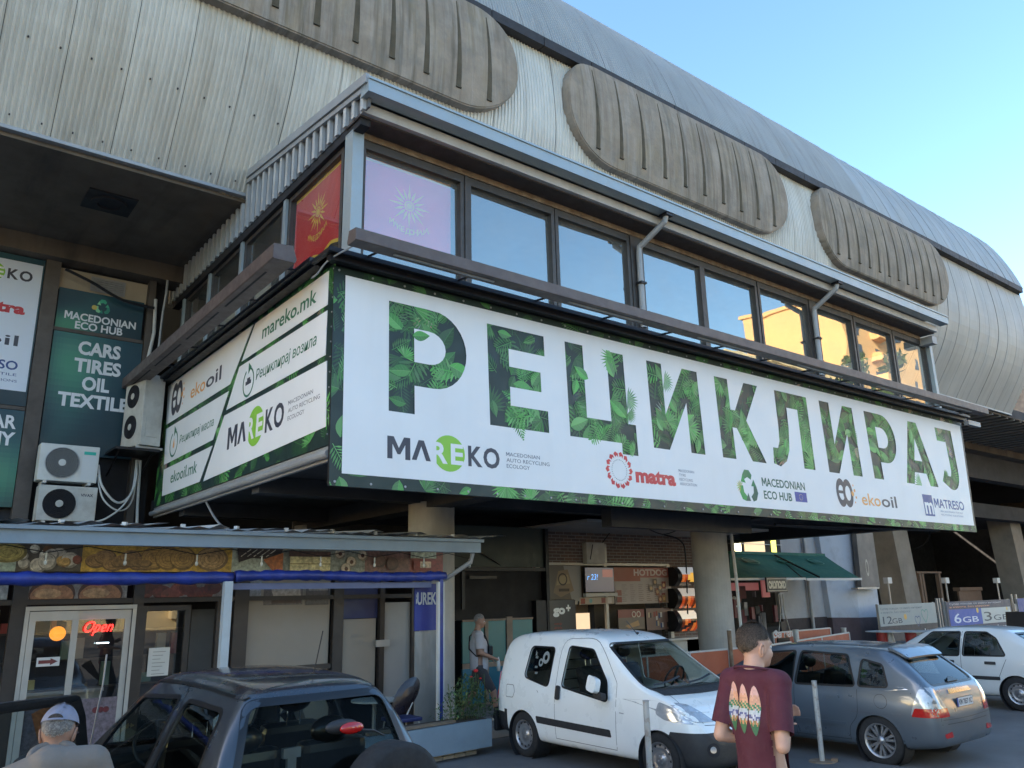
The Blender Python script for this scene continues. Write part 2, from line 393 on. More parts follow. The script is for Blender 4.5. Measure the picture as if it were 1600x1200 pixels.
ASPH = mat('asphalt', (.125, .122, .120), .9, 0, .25, .5, bump=.5, bscale=120, dirt=(1.2, .5, (.075, .073, .075)), streak=((.3, .3, .3), .35, (.17, .165, .16)))
PAVE = mat('paving_concrete', (.23, .225, .22), .9, 0, .2, 1.3, bump=.3, bscale=60, dirt=(2.5, .5, (.09, .085, .08)))
PANE = glass('reflective_window_glass', (.86, .88, .88), .31, (.84, .88, .84), wav=.14, haze=.10)
CLEAR = glass('clear_shop_glass', (.8, .84, .84), .05)

# ================================================================== the setting
MB().grid([[(-400, -400, 0), (500, -400, 0)], [(-400, 500, 0), (500, 500, 0)]]).obj('ground', ASPH, kind='structure')
pv = MB().bx(-12, 60, 10.95, 30, .004, .12).obj('pavement', PAVE, kind='structure')
for i in range(15):                                    # kerb stones along the pavement edge
    MB().bx(-2+i*1.5, -2+i*1.5+1.48, 10.78, 10.94, .002, .125).obj('kerb_stone', CONC, pv, bevel=.012)
sb = MB().box((0, 0, 0), (.485, .485, .03)).mesh('paving_slab', PAVE)
for i in range(14):
    for j in range(6):
        o = link('paving_slab', sb, pv); o.location = (7.3+i*.5, 11.22+j*.5, .118+random.uniform(0, .006)); o.rotation_euler = (random.uniform(-.006, .006), random.uniform(-.006, .006), 0)

# ================================================================== station hall: curved metal shell
st = thing('station_building', 'long railway station hall with curved ribbed metal shell above everything', 'building', (12, 17, 0))
LOW = [(13.3, 9.3), (12.95, 9.85), (12.6, 10.4), (12.28, 11.0), (12.04, 11.7), (11.95, 12.4), (11.96, 13.1), (12.03, 13.8), (12.1, 14.35)]
TOP = [(11.93, 14.62), (12.1, 15.2), (12.38, 15.95), (12.78, 16.8), (13.3, 17.55), (14.0, 18.22), (15.2, 19.0), (17, 19.75), (20, 20.3), (24, 20.5)]
def dense(pr, k):
    out = []
    for i in range(len(pr)-1):
        p = [Vector(pr[max(0, min(len(pr)-1, i+j))]) for j in (-1, 0, 1, 2)]
        for s in range(k):
            t = s/k; out.append(.5*((2*p[1])+(p[2]-p[0])*t+(2*p[0]-5*p[1]+4*p[2]-p[3])*t*t+(3*p[1]-p[0]-3*p[2]+p[3])*t**3))
    return out+[Vector(pr[-1])]
def normals(pr):
    out = []
    for i in range(len(pr)):
        t = (pr[min(i+1, len(pr)-1)]-pr[max(i-1, 0)]).normalized(); out.append(Vector((-t.y, t.x)) if True else t)
    return out
def panel_mesh(pr, w, nrib, dep, name):
    pr = dense(pr, 2); nn = normals(pr); cols = [(0.004, 0)]
    if nrib:
        p = w/nrib
        for i in range(nrib):
            for f, h in ((.15, 0), (.3, 1), (.6, 1), (.75, 0)): cols.append(((i+f)*p, h*dep))
    else: cols += [(.02, .012), (.045, .012), (.06, 0)]
    cols.append((w-.004, 0))
    return MB().grid([[(x, q.x+n.x*h, q.y+n.y*h) for x, h in cols] for q, n in zip(pr, nn)]).mesh(name, CLAD if pr[0].y < 14.5 else DOME)
# outward is towards -y (and up): make sure of the sign
W_ = .87
lowA, lowB = panel_mesh(LOW, W_, 10, .02, 'ribbed_cladding'), panel_mesh(LOW, W_, 0, 0, 'smooth_cladding')
lowB.materials[0] = mat('grey_smooth_cladding', (.42, .42, .40), .6, .1, .1, .5, streak=[((7, .5, .35), .5, (.26, .26, .25)), ((1.5, .3, .2), .4, (.34, .36, .38))])
topA, topB = panel_mesh(TOP, W_, 10, .02, 'ribbed_roofing'), panel_mesh(TOP, W_, 0, 0, 'smooth_roofing')
for i in range(49):
    x = 37.8-W_*(i+1)
    o = link('cladding_panel', lowB if x > 22 else lowA, st); o.location = (x, random.uniform(-.012, .004), 0)
    o = link('roof_panel', topB if x > 24 else topA, st); o.location = (x, random.uniform(-.008, .004), 0)
for pr, mm in ((LOW, CLAD), (TOP, DOME)):
    q = [Vector(a) for a in pr]
    MB().grid([[(-60, a.x+.06, a.y), (-4.9, a.x+.06, a.y), (37.75, a.x+.06, a.y)] for a in q]).obj('shell_backing', VOID, st)
    MB().grid([[(-60, a.x, a.y), (-4.85, a.x, a.y)] for a in q]).obj('shell_far_end', mm, st)
MB().grid([[(-60, 24, 20.5), (37.8, 24, 20.5)], [(-60, 30, 20), (37.8, 30, 20)], [(-60, 36, 15), (37.8, 36, 15)], [(-60, 36, 9), (37.8, 36, 9)]]).obj('rear_roof', DOME, st)
MB().prism(LOW+[(12.1, 14.5)]+TOP+[(30, 20), (36, 15), (36, 9)], 'x', 37.7, 37.78).obj('end_wall', GUTT, st)
for i in range(-3, 26):                                # gutter in lengths
    x = i*1.5
    if x > 37: break
    MB().bx(x+.01, min(37.8, x+1.49), 11.86, 12.12, 14.36, 14.60).obj('gutter_length', GUTT, st)
MB().bx(-60, 37.8, 13.27, 13.38, 9.24, 9.3).obj('shell_edge_trim', GREYM, st)
bolts = MB()
for i in range(40):
    for k, (y, z) in enumerate(((13.16, 9.42), (12.55, 10.45))):
        bolts.box((-1.5+i*.435+.05*k, y, z), (.022, .03, .022))
bolts.obj('bolt', GUTT, st, kind='stuff')
# oval concrete panels
def oval(X0, X1, zb=11.88, zm=13.1, zt=14.46, rb=1.45, rt=1.0, grooves=10, label=None):
    def inset(z):
        return rb*(1-math.sqrt(max(0, 1-((zm-z)/(zm-zb))**2))) if z < zm else rt*(1-math.sqrt(max(0, 1-((z-zm)/(zt-zm))**2.6)))
    def yf(z): return 11.70+.10*((z-13.0)/1.2)**2
    zs = [zb+(zt-zb)*(.5-.5*math.cos(PI*i/22)) for i in range(23)]
    b = MB(); b.grid([[(X0+inset(z)+(X1-X0-2*inset(z))*j/16, yf(z), z) for j in range(17)] for z in zs])
    L = [(X0+inset(z), z) for z in zs]; Rr = [(X1-inset(z), z) for z in zs][::-1]; loop = L+Rr
    n = len(loop)
    b.add([(x, yf(z), z) for x, z in loop]+[(x, yf(z)+.02, z) for x, z in loop], [(i, (i+1) % n, (i+1) % n+n, i+n) for i in range(n)])
    cx, cz = (X0+X1)/2, (zb+zt)/2
    big = [(cx+(x-cx)*1.006, cz+(z-cz)*1.02) for x, z in loop]
    b.add([(x, yf(z)+.02, z) for x, z in big]+[(x, yf(z)+.3, z) for x, z in big]+[(x, yf(z)+.02, z) for x, z in loop], [(i, (i+1) % n, (i+1) % n+n, i+n) for i in range(n)]+[(i, (i+1) % n, (i+1) % n+2*n, i+2*n) for i in range(n)])
    pn = b.obj('oval_concrete_panel', OVAL, st, smooth=False, label=label)
    for g in range(grooves):
        x = X0+.85+(X1-X0-1.6)*g/(grooves-1); z0 = zb+inset(x) if False else zb+.28
        while X0+inset(z0) > x-.12 or X1-inset(z0) < x+.12: z0 += .05
        z1 = zt-.12-random.uniform(0, .1)
        while X0+inset(z1) > x-.08 or X1-inset(z1) < x+.08: z1 -= .05
        m = MB(); rows = []
        for i in range(9):
            z = z0+(z1-z0)*i/8; w = .065*(1-.8*(i/8)**1.3); y = yf(z)
            rows.append([(x-w, y-.004, z), (x-w*.3, y-.010, z), (x+w*.3, y-.010, z), (x+w, y-.004, z)])
        m.grid(rows).box((x, yf(z0)-.012, z0), (.12, .05, .025)).obj('groove', GROOVE, pn)
oval(1.0, 9.55, label='brown stained leftmost oval concrete panel')
oval(11.1, 19.62)
oval(21.35, 29.75, grooves=12)
# underside and rear wall
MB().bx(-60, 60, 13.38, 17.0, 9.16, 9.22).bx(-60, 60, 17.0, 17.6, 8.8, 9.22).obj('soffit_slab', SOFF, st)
for i in range(36):
    MB().bx(21+i*.72, 21.07+i*.72, 13.4, 16.98, 9.10, 9.158).obj('soffit_rib', CONC, st)
MB().lathe([(.30, -.0), (.30, -.06), (.2, -.06), (.19, -.01), (.05, -.02), (.001, -.02)], (2.45, 14.75, 9.155), 'z').bx(2.05, 2.85, 14.35, 15.15, 9.13, 9.156).obj('ceiling_fan_vent', VOID, st, smooth=False)
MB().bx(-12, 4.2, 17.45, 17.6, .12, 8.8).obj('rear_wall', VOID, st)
# right of the annexe: deep dark undercroft
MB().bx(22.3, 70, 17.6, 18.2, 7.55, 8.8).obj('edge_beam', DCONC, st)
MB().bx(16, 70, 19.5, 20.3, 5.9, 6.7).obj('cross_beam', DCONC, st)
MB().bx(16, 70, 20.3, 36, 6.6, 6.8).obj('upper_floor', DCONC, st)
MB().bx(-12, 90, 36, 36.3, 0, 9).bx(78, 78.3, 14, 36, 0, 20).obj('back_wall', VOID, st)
MB().bx(37.8, 79, 13.4, 36, 9.23, 9.6).obj('added_platform_deck', DCONC, st)  # deck added beyond the shell to keep sun off the undercroft wall
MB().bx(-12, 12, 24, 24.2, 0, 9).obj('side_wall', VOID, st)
for x in (40.55, 55.1, 69.5):
    MB().prism([(x, 0), (x+1.5, 0), (x+.7, 6.6), (x-.8, 6.6)], 'y', 20.31, 21.6).obj('slanted_pier', mat('pier_concrete', (.24, .22, .19), .85, 0, .2, 1, bump=.2, bscale=14), st)

# ================================================================== annexe on columns
an = thing('annexe_building', 'first floor annexe on round columns with a band of windows', 'building', (13, 13, 0))
X0, X1, YF = 4.24, 21.95, 9.0
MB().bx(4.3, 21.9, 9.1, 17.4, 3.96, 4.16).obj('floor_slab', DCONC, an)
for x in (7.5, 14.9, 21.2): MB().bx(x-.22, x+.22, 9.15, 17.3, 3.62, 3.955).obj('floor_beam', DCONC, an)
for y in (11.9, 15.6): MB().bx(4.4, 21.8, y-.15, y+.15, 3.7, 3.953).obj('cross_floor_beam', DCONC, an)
for x, y in ((7.56, 11.95), (14.92, 11.85), (21.2, 16.8), (7.56, 16.8)):
    COLM = mat('column_plaster', (.42, .41, .38), .8, 0, .1, 1.5, bump=.15, bscale=12, streak=((1.5, 1.5, .25), .5, (.26, .25, .24)), dirt=(1.2, .4, (.25, .24, .23)))
    MB().cyl((x, y, .1), (x, y, 3.72), .40, .40, 36).obj('column', COLM, an, smooth=False)
# floor structure behind the banners
MB().bx(4.32, 21.9, 9.12, 9.28, 3.98, 6.55).bx(4.32, 4.48, 9.3, 16.9, 3.98, 6.55).obj('parapet_wall', DCONC, an)
MB().bx(4.3, 21.9, 9.36, 17.0, 6.36, 6.40).obj('upper_room_floor', DCONC, an)
# ledges
MB().bx(4.0, 22.15, 8.76, 9.32, 6.41, 6.46).bx(4.06, 22.1, 8.84, 8.96, 6.33, 6.407).bx(4.03, 22.12, 8.80, 8.86, 6.463, 6.49).obj('front_ledge', BLACKM, an)
MB().bx(3.99, 4.5, 9.33, 17.0, 6.46, 6.52).bx(4.06, 4.2, 9.0, 17.0, 6.41, 6.457).obj('side_ledge', BLACKM, an)
MB().bx(21.9, 22.6, 8.72, 8.84, 6.2, 6.32).obj('ledge_end_tube', GREYM, an)
# roof
MB().prism([(8.62, 8.93), (8.62, 8.99), (18.6, 10.40), (18.6, 10.3)], 'x', 4.34, 21.25).obj('roof_sheet', GREYM, an)
MB().bx(4.36, 21.2, 8.52, 8.74, 8.74, 8.93).bx(4.36, 21.2, 8.50, 8.54, 8.925, 8.96).obj('roof_gutter', LBLUE, an)
MB().bx(4.42, 21.1, 8.78, 8.86, 8.58, 8.73).obj('fascia_board', mat('pale_fascia', (.48, .46, .44), .5, 0, .08, 2, streak=((4, 1, .5), .4, (.3, .28, .25))), an)
MB().bx(4.42, 21.1, 8.862, 9.3, 8.56, 8.60).obj('eave_soffit', mat('eave_soffit_brown', (.07, .055, .05), .7, 0, .2, 3), an)
MB().bx(4.6, 21.0, 9.2, 9.3, 8.46, 8.557).obj('head_strip', RUST, an)
MB().bx(21.0, 21.25, 8.9, 9.25, 8.3, 8.5).obj('eave_end_box', GREYM, an)
# side: triangular ribbed gable, its flashing and its ribs
def roofz(y): return 8.99+(y-8.62)*.1415
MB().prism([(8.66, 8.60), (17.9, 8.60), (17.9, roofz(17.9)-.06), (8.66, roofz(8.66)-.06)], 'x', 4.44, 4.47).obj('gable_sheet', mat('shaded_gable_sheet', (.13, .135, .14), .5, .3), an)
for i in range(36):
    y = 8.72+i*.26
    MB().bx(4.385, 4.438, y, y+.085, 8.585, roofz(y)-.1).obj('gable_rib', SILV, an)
MB().prism([(8.55, roofz(8.55)-.10), (8.55, roofz(8.55)+.04), (18.6, roofz(18.6)+.04), (18.6, roofz(18.6)-.10)], 'x', 4.33, 4.39).prism([(8.55, roofz(8.55)-.19), (8.55, roofz(8.55)-.11), (18.6, roofz(18.6)-.11), (18.6, roofz(18.6)-.19)], 'x', 4.36, 4.42).obj('gable_flashing', GREYM, an)
MB().bx(4.45, 4.6, 8.9, 17.8, 8.46, 8.595).obj('gable_head', VOID, an)
# window bands
wf = [(4.71, 6.33), (6.53, 8.17), (8.33, 9.98), (10.40, 12.02), (12.16, 13.80), (13.98, 15.72), (16.14, 17.58), (17.77, 19.43), (19.62, 21.2)]
for a, b in wf:
    w = MB()
    w.bx(a-.07, b+.07, 9.22, 9.34, 8.33, 8.455).bx(a-.07, b+.07, 9.22, 9.34, 6.47, 6.52)
    w.bx(a-.07, a, 9.22, 9.34, 6.521, 8.329).bx(b, b+.07, 9.22, 9.34, 6.521, 8.329)
    fr = w.obj('window', FRAME, an)
    MB().poly([(a, 9.29, 6.52), (b, 9.29, 6.52), (b, 9.29+random.uniform(-.012, .012), 8.33), (a, 9.29+random.uniform(-.012, .012), 8.33)]).obj('pane', PANE, fr, fix=False)
for (a, b), (c, d) in zip(wf, wf[1:]):
    if c-b > .2: MB().bx(b+.075, c-.075, 9.2, 9.34, 6.47, 8.455).obj('mullion_post', FRAME, an)
MB().bx(4.45, 4.62, 9.12, 9.36, 6.47, 8.5).obj('corner_post', LBLUE, an)
MB().bx(21.28, 21.42, 9.12, 9.36, 6.47, 8.5).obj('end_post', LBLUE, an)
sw = [(9.62, 11.42), (11.80, 13.4), (13.75, 15.2), (15.5, 16.9)]
PANES = glass('side_window_glass', (.78, .80, .78), .06, (.9, .92, .95), haze=.05)
for a, b in sw:
    w = MB()
    w.bx(4.52, 4.62, a-.08, b+.08, 8.38, 8.458).bx(4.52, 4.62, a-.08, b+.08, 6.67, 6.74)
    w.bx(4.52, 4.62, a-.08, a, 6.741, 8.379).bx(4.52, 4.62, b, b+.08, 6.741, 8.379)
    fr = w.obj('window', FRAME, an)
    MB().poly([(4.57, a, 6.74), (4.57, b, 6.74), (4.57, b, 8.38), (4.57, a, 8.38)]).obj('pane', PANES, fr, fix=False)
    MB().bx(4.47, 4.515, b+.09, b+.20, 6.67, 8.455).obj('side_mullion', LBLUE, an)
# room behind the glass
MB().bx(4.7, 21.6, 13.5, 13.6, 6.6, 8.5).bx(4.65, 21.6, 9.4, 17, 8.5, 8.56).obj('room_wall', mat('dim_room_paint', (.10, .10, .10), .9), an)
BL = mat('roller_blind_cloth', (.45, .44, .40), .9, 0, .06, 3)
for a, b, h in ((13.8, 15.15, .75), (12.6, 13.35, .55)): MB().bx(4.70, 4.715, a, b, 6.75+.4, 6.75+.4+h).obj('blind', BL, an)
# downpipes
for x in (10.2, 15.85):
    MB().tube([(x+.22, 8.62, 8.75), (x+.2, 8.66, 8.6), (x, 9.12, 8.22), (x, 9.14, 8.1), (x, 9.14, 6.68)], .055, 12).obj('downpipe', GREYM, an, smooth=False)
    MB().bx(x-.07, x+.07, 9.06, 9.2, 7.5, 7.54).bx(x+.13, x+.31, 8.54, 8.72, 8.69, 8.738).obj('pipe_clip', BLACKM, an)
# light troughs above the banners
def trough(name, label, horizontal, a, b, off):
    t = thing(name, label, 'light', ((a+b)/2, 8.3, 6.3) if horizontal else (3.7, (a+b)/2, 6.3))
    prof = [(0, .0), (0, .155), (.26, .175), (.32, .03), (.30, -.01), (.02, -.01)]
    m = MB()
    if horizontal: m.prism([(off+p[0]*.72, 6.41+p[1]) for p in prof], 'x', a, b)
    else: m.prism([(off+p[0], 6.40+p[1]*1.25) for p in prof], 'y', a, b)
    m.obj('trough_body', BROWNM, t)
    n = int((b-a)/1.45)
    for i in range(n+1):
        q = a+.45+i*(b-a-.9)/n
        if horizontal:
            MB().tube([(q, off+.1, 6.44), (q, off+.3, 6.45), (q, 9.0, 6.50)], .017, 6).obj('bracket', BLACKM, t)
        else:
            MB().tube([(off+.1, q, 6.46), (off+.3, q, 6.47), (4.4, q, 6.54)], .017, 6).obj('bracket', BLACKM, t)
    if horizontal:
        for i in range(6): MB().bx(a+.6+i*3, a+2.2+i*3, off+.09, off+.13, 6.385, 6.405).obj('slot_strip', GREYM, t)  # grey strip stands in for the slot line under the trough
    else:
        for i in range(4): MB().bx(off+.09, off+.12, a+.5+i*1.9, a+2.1+i*1.9, 6.385, 6.404).obj('slot_strip', VOID, t)  # dark strip stands in for the shaded slot under the trough
    return t
trough('sign_light', 'long brown light trough above the big front banner', True, 4.12, 22.1, 8.28)
trough('sign_light', 'brown light trough above the slanted side banner', False, 9.35, 17.3, 3.5)

# ================================================================== big front banner
LEAN = .0318
BV = Vector((0, LEAN, 1)).normalized()
BO = Vector((0, 9.0+LEAN*(3.45-6.6), 3.45))
BN = Vector((0, -1, LEAN)).normalized()
bn = thing('front_banner', 'huge white banner reading РЕЦИКЛИРАЈ in leaf filled letters', 'banner', (13, 9, 3.45))
bb = MB(); e = [(4.18, 0), (21.72, 0), (22.1, 2.86), (4.2, 2.87)]
def bp(u, v, h=0): return BO+Vector((u, 0, 0))+BV*v+BN*h
bb.add([bp(*p) for p in e]+[bp(*p, -.05) for p in e], [(0, 1, 2, 3), (7, 6, 5, 4), (0, 4, 5, 1), (1, 5, 6, 2), (2, 6, 7, 3), (3, 7, 4, 0)])
bb.obj('banner_frame', BLACKM, bn)
# outlines of the ten letters (u, v) on the banner
Y0, Y1 = 1.022, 2.553
def arc(cx, cy, rx, ry, a0, a1, n=12): return [(cx+rx*math.cos(R(a0+(a1-a0)*i/n)), cy+ry*math.sin(R(a0+(a1-a0)*i/n))) for i in range(n+1)]
def er(x, xr, st):                              # letter Р and its counter
    o = [(x, Y0), (x, Y1)]+[(x+.6, Y1)]+arc(xr-.55, 1.985, .55, Y1-1.985, 90, -90, 16)[1:]+[(x+st, 1.417), (x+st, Y0)]
    c = [(x+st, 1.75), (x+st, 2.23)]+arc(xr-.62, 1.99, .27, .24, 90, -90, 10)
    return o, c
def i_(x0, x1, st): return [(x0, Y0), (x0, Y1), (x0+st, Y1), (x0+st, 1.64), (x1-st-.03, Y1), (x1, Y1), (x1, Y0), (x1-st, Y0), (x1-st, 1.92), (x0+st+.02, Y0)]
letters = []
o, c = er(4.985, 6.233, .39); letters.append(('Р', o, [c]))
letters.append(('Е', [(6.615, Y0), (6.615, Y1), (7.70, Y1), (7.70, 2.227), (7.0, 2.227), (7.0, 1.95), (7.6, 1.95), (7.6, 1.64), (7.0, 1.64), (7.0, 1.355), (7.71, 1.355), (7.71, Y0)], []))
letters.append(('Ц', [(8.135, Y0), (8.135, Y1), (8.515, Y1), (8.515, 1.36), (9.05, 1.36), (9.05, Y1), (9.435, Y1), (9.435, 1.36), (9.61, 1.36), (9.61, .842), (9.25, .842), (9.25, Y0)], []))
letters.append(('И', i_(10.005, 11.335, .375), []))
letters.append(('К', [(11.83, Y0), (11.83, Y1), (12.215, Y1), (12.215, 1.96), (12.35, 1.96), (12.72, Y1), (13.15, Y1), (12.66, 1.8), (13.14, Y0), (12.71, Y0), (12.34, 1.62), (12.215, 1.62), (12.215, Y0)], []))
letters.append(('Л', [(13.71, Y1), (14.83, Y1), (14.79, Y0), (14.40, Y0), (14.44, 2.235), (14.06, 2.235)]+[(14.04, 1.8), (13.96, 1.35), (13.82, 1.12), (13.6, 1.0), (13.38, 1.045), (13.42, 1.36), (13.58, 1.36), (13.66, 1.5), (13.69, 1.8)], []))
letters.append(('И', i_(15.30, 16.60, .365), []))
o, c = er(17.10, 18.335, .40); letters.append(('Р', o, [c]))
letters.append(('А', [(18.535, Y0), (19.10, Y1), (19.50, Y1), (20.075, Y0), (19.68, Y0), (19.575, 1.31), (19.01, 1.31), (18.90, Y0)], [[(19.10, 1.60), (19.48, 1.60), (19.29, 2.14)]]))
letters.append(('Ј', [(20.47, 2.22), (20.47, Y1), (21.33, Y1)]+[(21.32, 1.55)]+arc(20.87, 1.46, .44, .46, 5, -120, 10)+[(20.36, 1.19), (20.56, 1.46), (20.7, 1.34), (20.86, 1.34), (20.93, 1.48), (20.93, 2.22)], []))
w0, w1, h0, h1 = 4.34, 21.70, .155, 2.77
face = [(w0, h0), (21.62, h0), (21.97, 2.765), (w0, h1)]
tri_in = [[Vector((*p, 0)) for p in face]]+[[Vector((*p, 0)) for p in o] for _, o, _ in letters]
flat = [p for l in tri_in for p in l]
wm = MB(); wm.add([bp(p.x, p.y, .012) for p in flat], [tuple(t) for t in tessellate_polygon(tri_in)])
for _, _, cs in letters:
    for c in cs: wm.add([bp(*p, .012) for p in c], [tuple(t) for t in tessellate_polygon([[Vector((*p, 0)) for p in c]])])
wm.obj('white_sheet', WHITEV, bn, fix=False)
random.seed(3)
for ch, o, _ in letters:
    xs, ys = [p[0] for p in o], [p[1] for p in o]
    a, b, c_, d_ = min(xs)-.02, max(xs)+.02, min(ys)-.02, max(ys)+.02
    p = Print(BO, (1, 0, 0), BV, BN, step=.00003, base=.001); foliage(p, a, c_, b, d_, 28, .46, 1.35); clip_print(p, a, c_, b, d_)
    p.obj('leaf_letter', PRINT, bn)
for a, b, c_, d_ in ((4.18, 21.72, 0, .19), (4.18, 22.02, 2.72, 2.87), (4.18, 4.38, .19, 2.72)):
    p = Print(BO, (1, 0, 0), BV, BN, step=.000006, base=.004); foliage(p, a, c_, b, d_, 34, .42, 1.5 if c_ < .1 and d_ < 1 else (1.2 if b < 5 else .55)); clip_print(p, a, c_, b, d_)
    p.obj('leaf_border', PRINT, bn)
# leaves that spill over the letter edges
p = Print(BO, (1, 0, 0), BV, BN, step=.00004, base=.013)
fern(p, 7.05, 1.35, R(-72), .5, .8); fan(p, 9.46, 1.78, R(-10), .26, .75, R(170)); fan(p, 10.42, 2.25, R(-15), .24, .8, R(170)); fan(p, 9.45, 1.55, R(-40), .2, .7, R(150))
fern(p, 16.45, 2.2, R(-75), .5, .55); fan(p, 19.5, 2.0, R(-25), .24, .5, R(150)); broad(p, 5.35, 2.12, R(8), .28, .8); fern(p, 13.5, 1.15, R(5), .3, .7); fern(p, 12.7, 1.5, R(200), .25, .7)
fan(p, 20.6, 1.35, R(60), .16, .7); broad(p, 11.2, 1.3, R(250), .3, .8)
p.obj('spilling_leaf', PRINT, bn, kind='stuff')
# welded seams and eyelets of the vinyl
ey = MB()
for k in range(36):
    for v in (.05, 2.82): ey.cyl(bp(4.25+k*.49, v, .006), bp(4.25+k*.49, v, .014), .016, n=8)
ey.obj('eyelet', GREYM, bn, kind='stuff')
# logos and lettering
INK, GRN, LIME = hexc('3d3f4c'), hexc('1f5a4c'), hexc('8cc63f')
ORG, REDC, BLU = hexc('e8a65a'), hexc('c8383f'), hexc('2c4a8c')
def mareko(p, x, y, w, h, ink=INK, sub=True):
    """word mark: ink letters with a lime disc behind the middle pair"""
    wh = (.8, .81, .82)
    p.disc(x+w*.525, y+h*.5, w*.145, LIME, ry=h*.92, n=28)
    p.rect(x+w*.36, y+h*.08, x+w*.69, y+h*.92, wh) if False else None
    for t, fx, fwid, c in (('M', 0, .175, ink), ('Λ', .195, .165, ink), ('R', .375, .135, wh), ('E', .54, .115, wh), ('K', .70, .135, ink), ('O', .845, .16, ink)):
        if t == 'Λ': p.poly([(x+w*(fx+fwid*a), y+h*q) for a, q in ((0, 0), (.36, 1), (.64, 1), (1, 0), (.75, 0), (.5, .70), (.25, 0))], c)
        else: p.text(t, x+w*fx, y, c, h, w*fwid, bold=.03)
def eo_logo(p, x, y, s, ink=INK):
    p.ring(x+.3*s, y+.5*s, .17*s, .32*s, ink, ry=1.55, n=24, a0=R(30), a1=R(330)); p.line([(x+.05*s, y+.52*s), (x+.52*s, y+.52*s)], .1*s, ink)
    p.ring(x+.72*s, y+.5*s, .17*s, .32*s, ink, ry=1.55)
    for k, (dx, dy, r) in enumerate(((1.02, .5, .09), (1.17, .62, .06), (1.22, .38, .05), (1.12, .8, .035), (1.12, .2, .035))): p.disc(x+dx*s, y+dy*s, r*s, ORG, n=10)
def recycle(p, x, y, s, cols):
    for k in range(3):
        a = R(90+120*k); c, d = math.cos(a), math.sin(a)
        def T(u, v): return (x+s*(c*u-d*v), y+s*(d*u+c*v)*1.15)
        p.poly([T(.62, -.42), (T(.85, -.2)), T(.85, .2), T(.62, .42), T(.38, .3), T(.5, .0), T(.38, -.3)], cols[k % len(cols)])
        p.poly([T(.25, .62), T(.62, .42), T(.2, .2)], cols[(k+1) % len(cols)])
def dotted(p, lines, x, y, h, gap, col, w=None):
    for i, t in enumerate(lines): p.text(t, x, y-i*gap, col, h, w[i] if w else None)
def logo(name, label, *fns):
    for k, fn in enumerate(fns):
        p = Print(BO, (1, 0, 0), BV, BN, base=.0135+.0003*k); fn(p); p.obj(('logo_emblem', 'word_mark', 'small_lettering')[k] if len(fns) == 3 else ('word_mark', 'small_lettering')[k] if len(fns) == 2 and name == 'w' else ('logo_emblem', 'word_mark')[k], PRINT, bn, label=label if k == len(fns)-1 or True else None)
def f_mareko(p):
    mareko(p, 4.98, .41, 1.77, .27)
def f_mareko2(p):
    dotted(p, ['MACEDONIAN', 'AUTO RECYCLING', 'ECOLOGY'], 6.88, .60, .055, .085, hexc('666a78'), [.62, .80, .42])
logo('w', 'dark MAREKO word mark with a lime disc', f_mareko, f_mareko2)
def f_matra(p):
    for k in range(14):
        a = 2*PI*k/14; c, s = math.cos(a), math.sin(a); x, y = 9.14+.25*c, .575+.25*s
        p.poly([(x+.055*c, y+.055*s), (x+.02*c-.05*s, y+.02*s+.05*c), (x-.035*c-.02*s, y-.035*s+.02*c), (x-.01*c+.02*s, y-.01*s-.02*c), (x-.05*c+.04*s, y-.05*s-.04*c), (x+.01*c+.055*s, y+.01*s-.055*c)], REDC)
    for k in range(30): a = 2*PI*k/30; p.disc(9.14+.165*math.cos(a), .575+.165*math.sin(a), .008, INK, n=6)
def f_matra1(p):
    p.text('matra', 9.5, .42, REDC, .235, .97, bold=.05, capratio=.74)
def f_matra2(p):
    dotted(p, ['MACEDONIAN', 'TYRE', 'RECYCLING', 'ASSOCIATION'], 10.57, .66, .045, .075, hexc('7a8090'), [.40, .17, .34, .44])
logo('company_logo', 'red matra word mark with a ring of arrows', f_matra, f_matra1, f_matra2)
def f_eco(p):
    recycle(p, 12.47, .52, .33, [hexc('1f7a4c'), hexc('2c9a4c'), hexc('17594a')])
    fan(p, 12.24, .52, R(150), .13, .8, R(200), 9, (.55, .55, .08))
def f_eco1(p):
    p.text('MACEDONIAN', 12.91, .58, GRN, .15, 1.40, bold=.02); p.text('ECO HUB', 12.92, .34, GRN, .15, .90, bold=.02)
def f_eco2(p):
    p.rect(13.93, .34, 14.33, .53, hexc('34449a'))
    for k in range(12): p.disc(14.13+.055*math.cos(k*PI/6), .435+.055*math.sin(k*PI/6), .007, (.8, .65, .1), n=5)
logo('company_logo', 'green MACEDONIAN ECO HUB mark with recycling arrows and a small blue flag', f_eco, f_eco1, f_eco2)
def f_eko(p):
    eo_logo(p, 15.46, .32, .60)
def f_eko1(p):
    p.text('eko', 16.40, .41, ORG, .27, .78, bold=.01, capratio=.74); p.text('oil', 17.22, .41, INK, .27, .66, bold=.012, capratio=.74)
logo('company_logo', 'orange and dark ekooil word mark', f_eko, f_eko1)
def f_mtr(p):
    p.rect(19.15, .30, 19.62, .80, BLU); p.text('m', 19.2, .36, (.8, .81, .82), .3, .4, bold=.03, capratio=.56)
def f_mtr1(p):
    p.text('MATRESO', 19.70, .52, BLU, .21, 1.55, bold=.015)
def f_mtr2(p):
    dotted(p, ['MACEDONIAN TEXTILE', 'RECYCLING SOLUTIONS'], 19.95, .42, .04, .08, hexc('7a88a8'), [1.15, 1.15])
logo('company_logo', 'blue MATRESO mark with a square m', f_mtr, f_mtr1, f_mtr2)

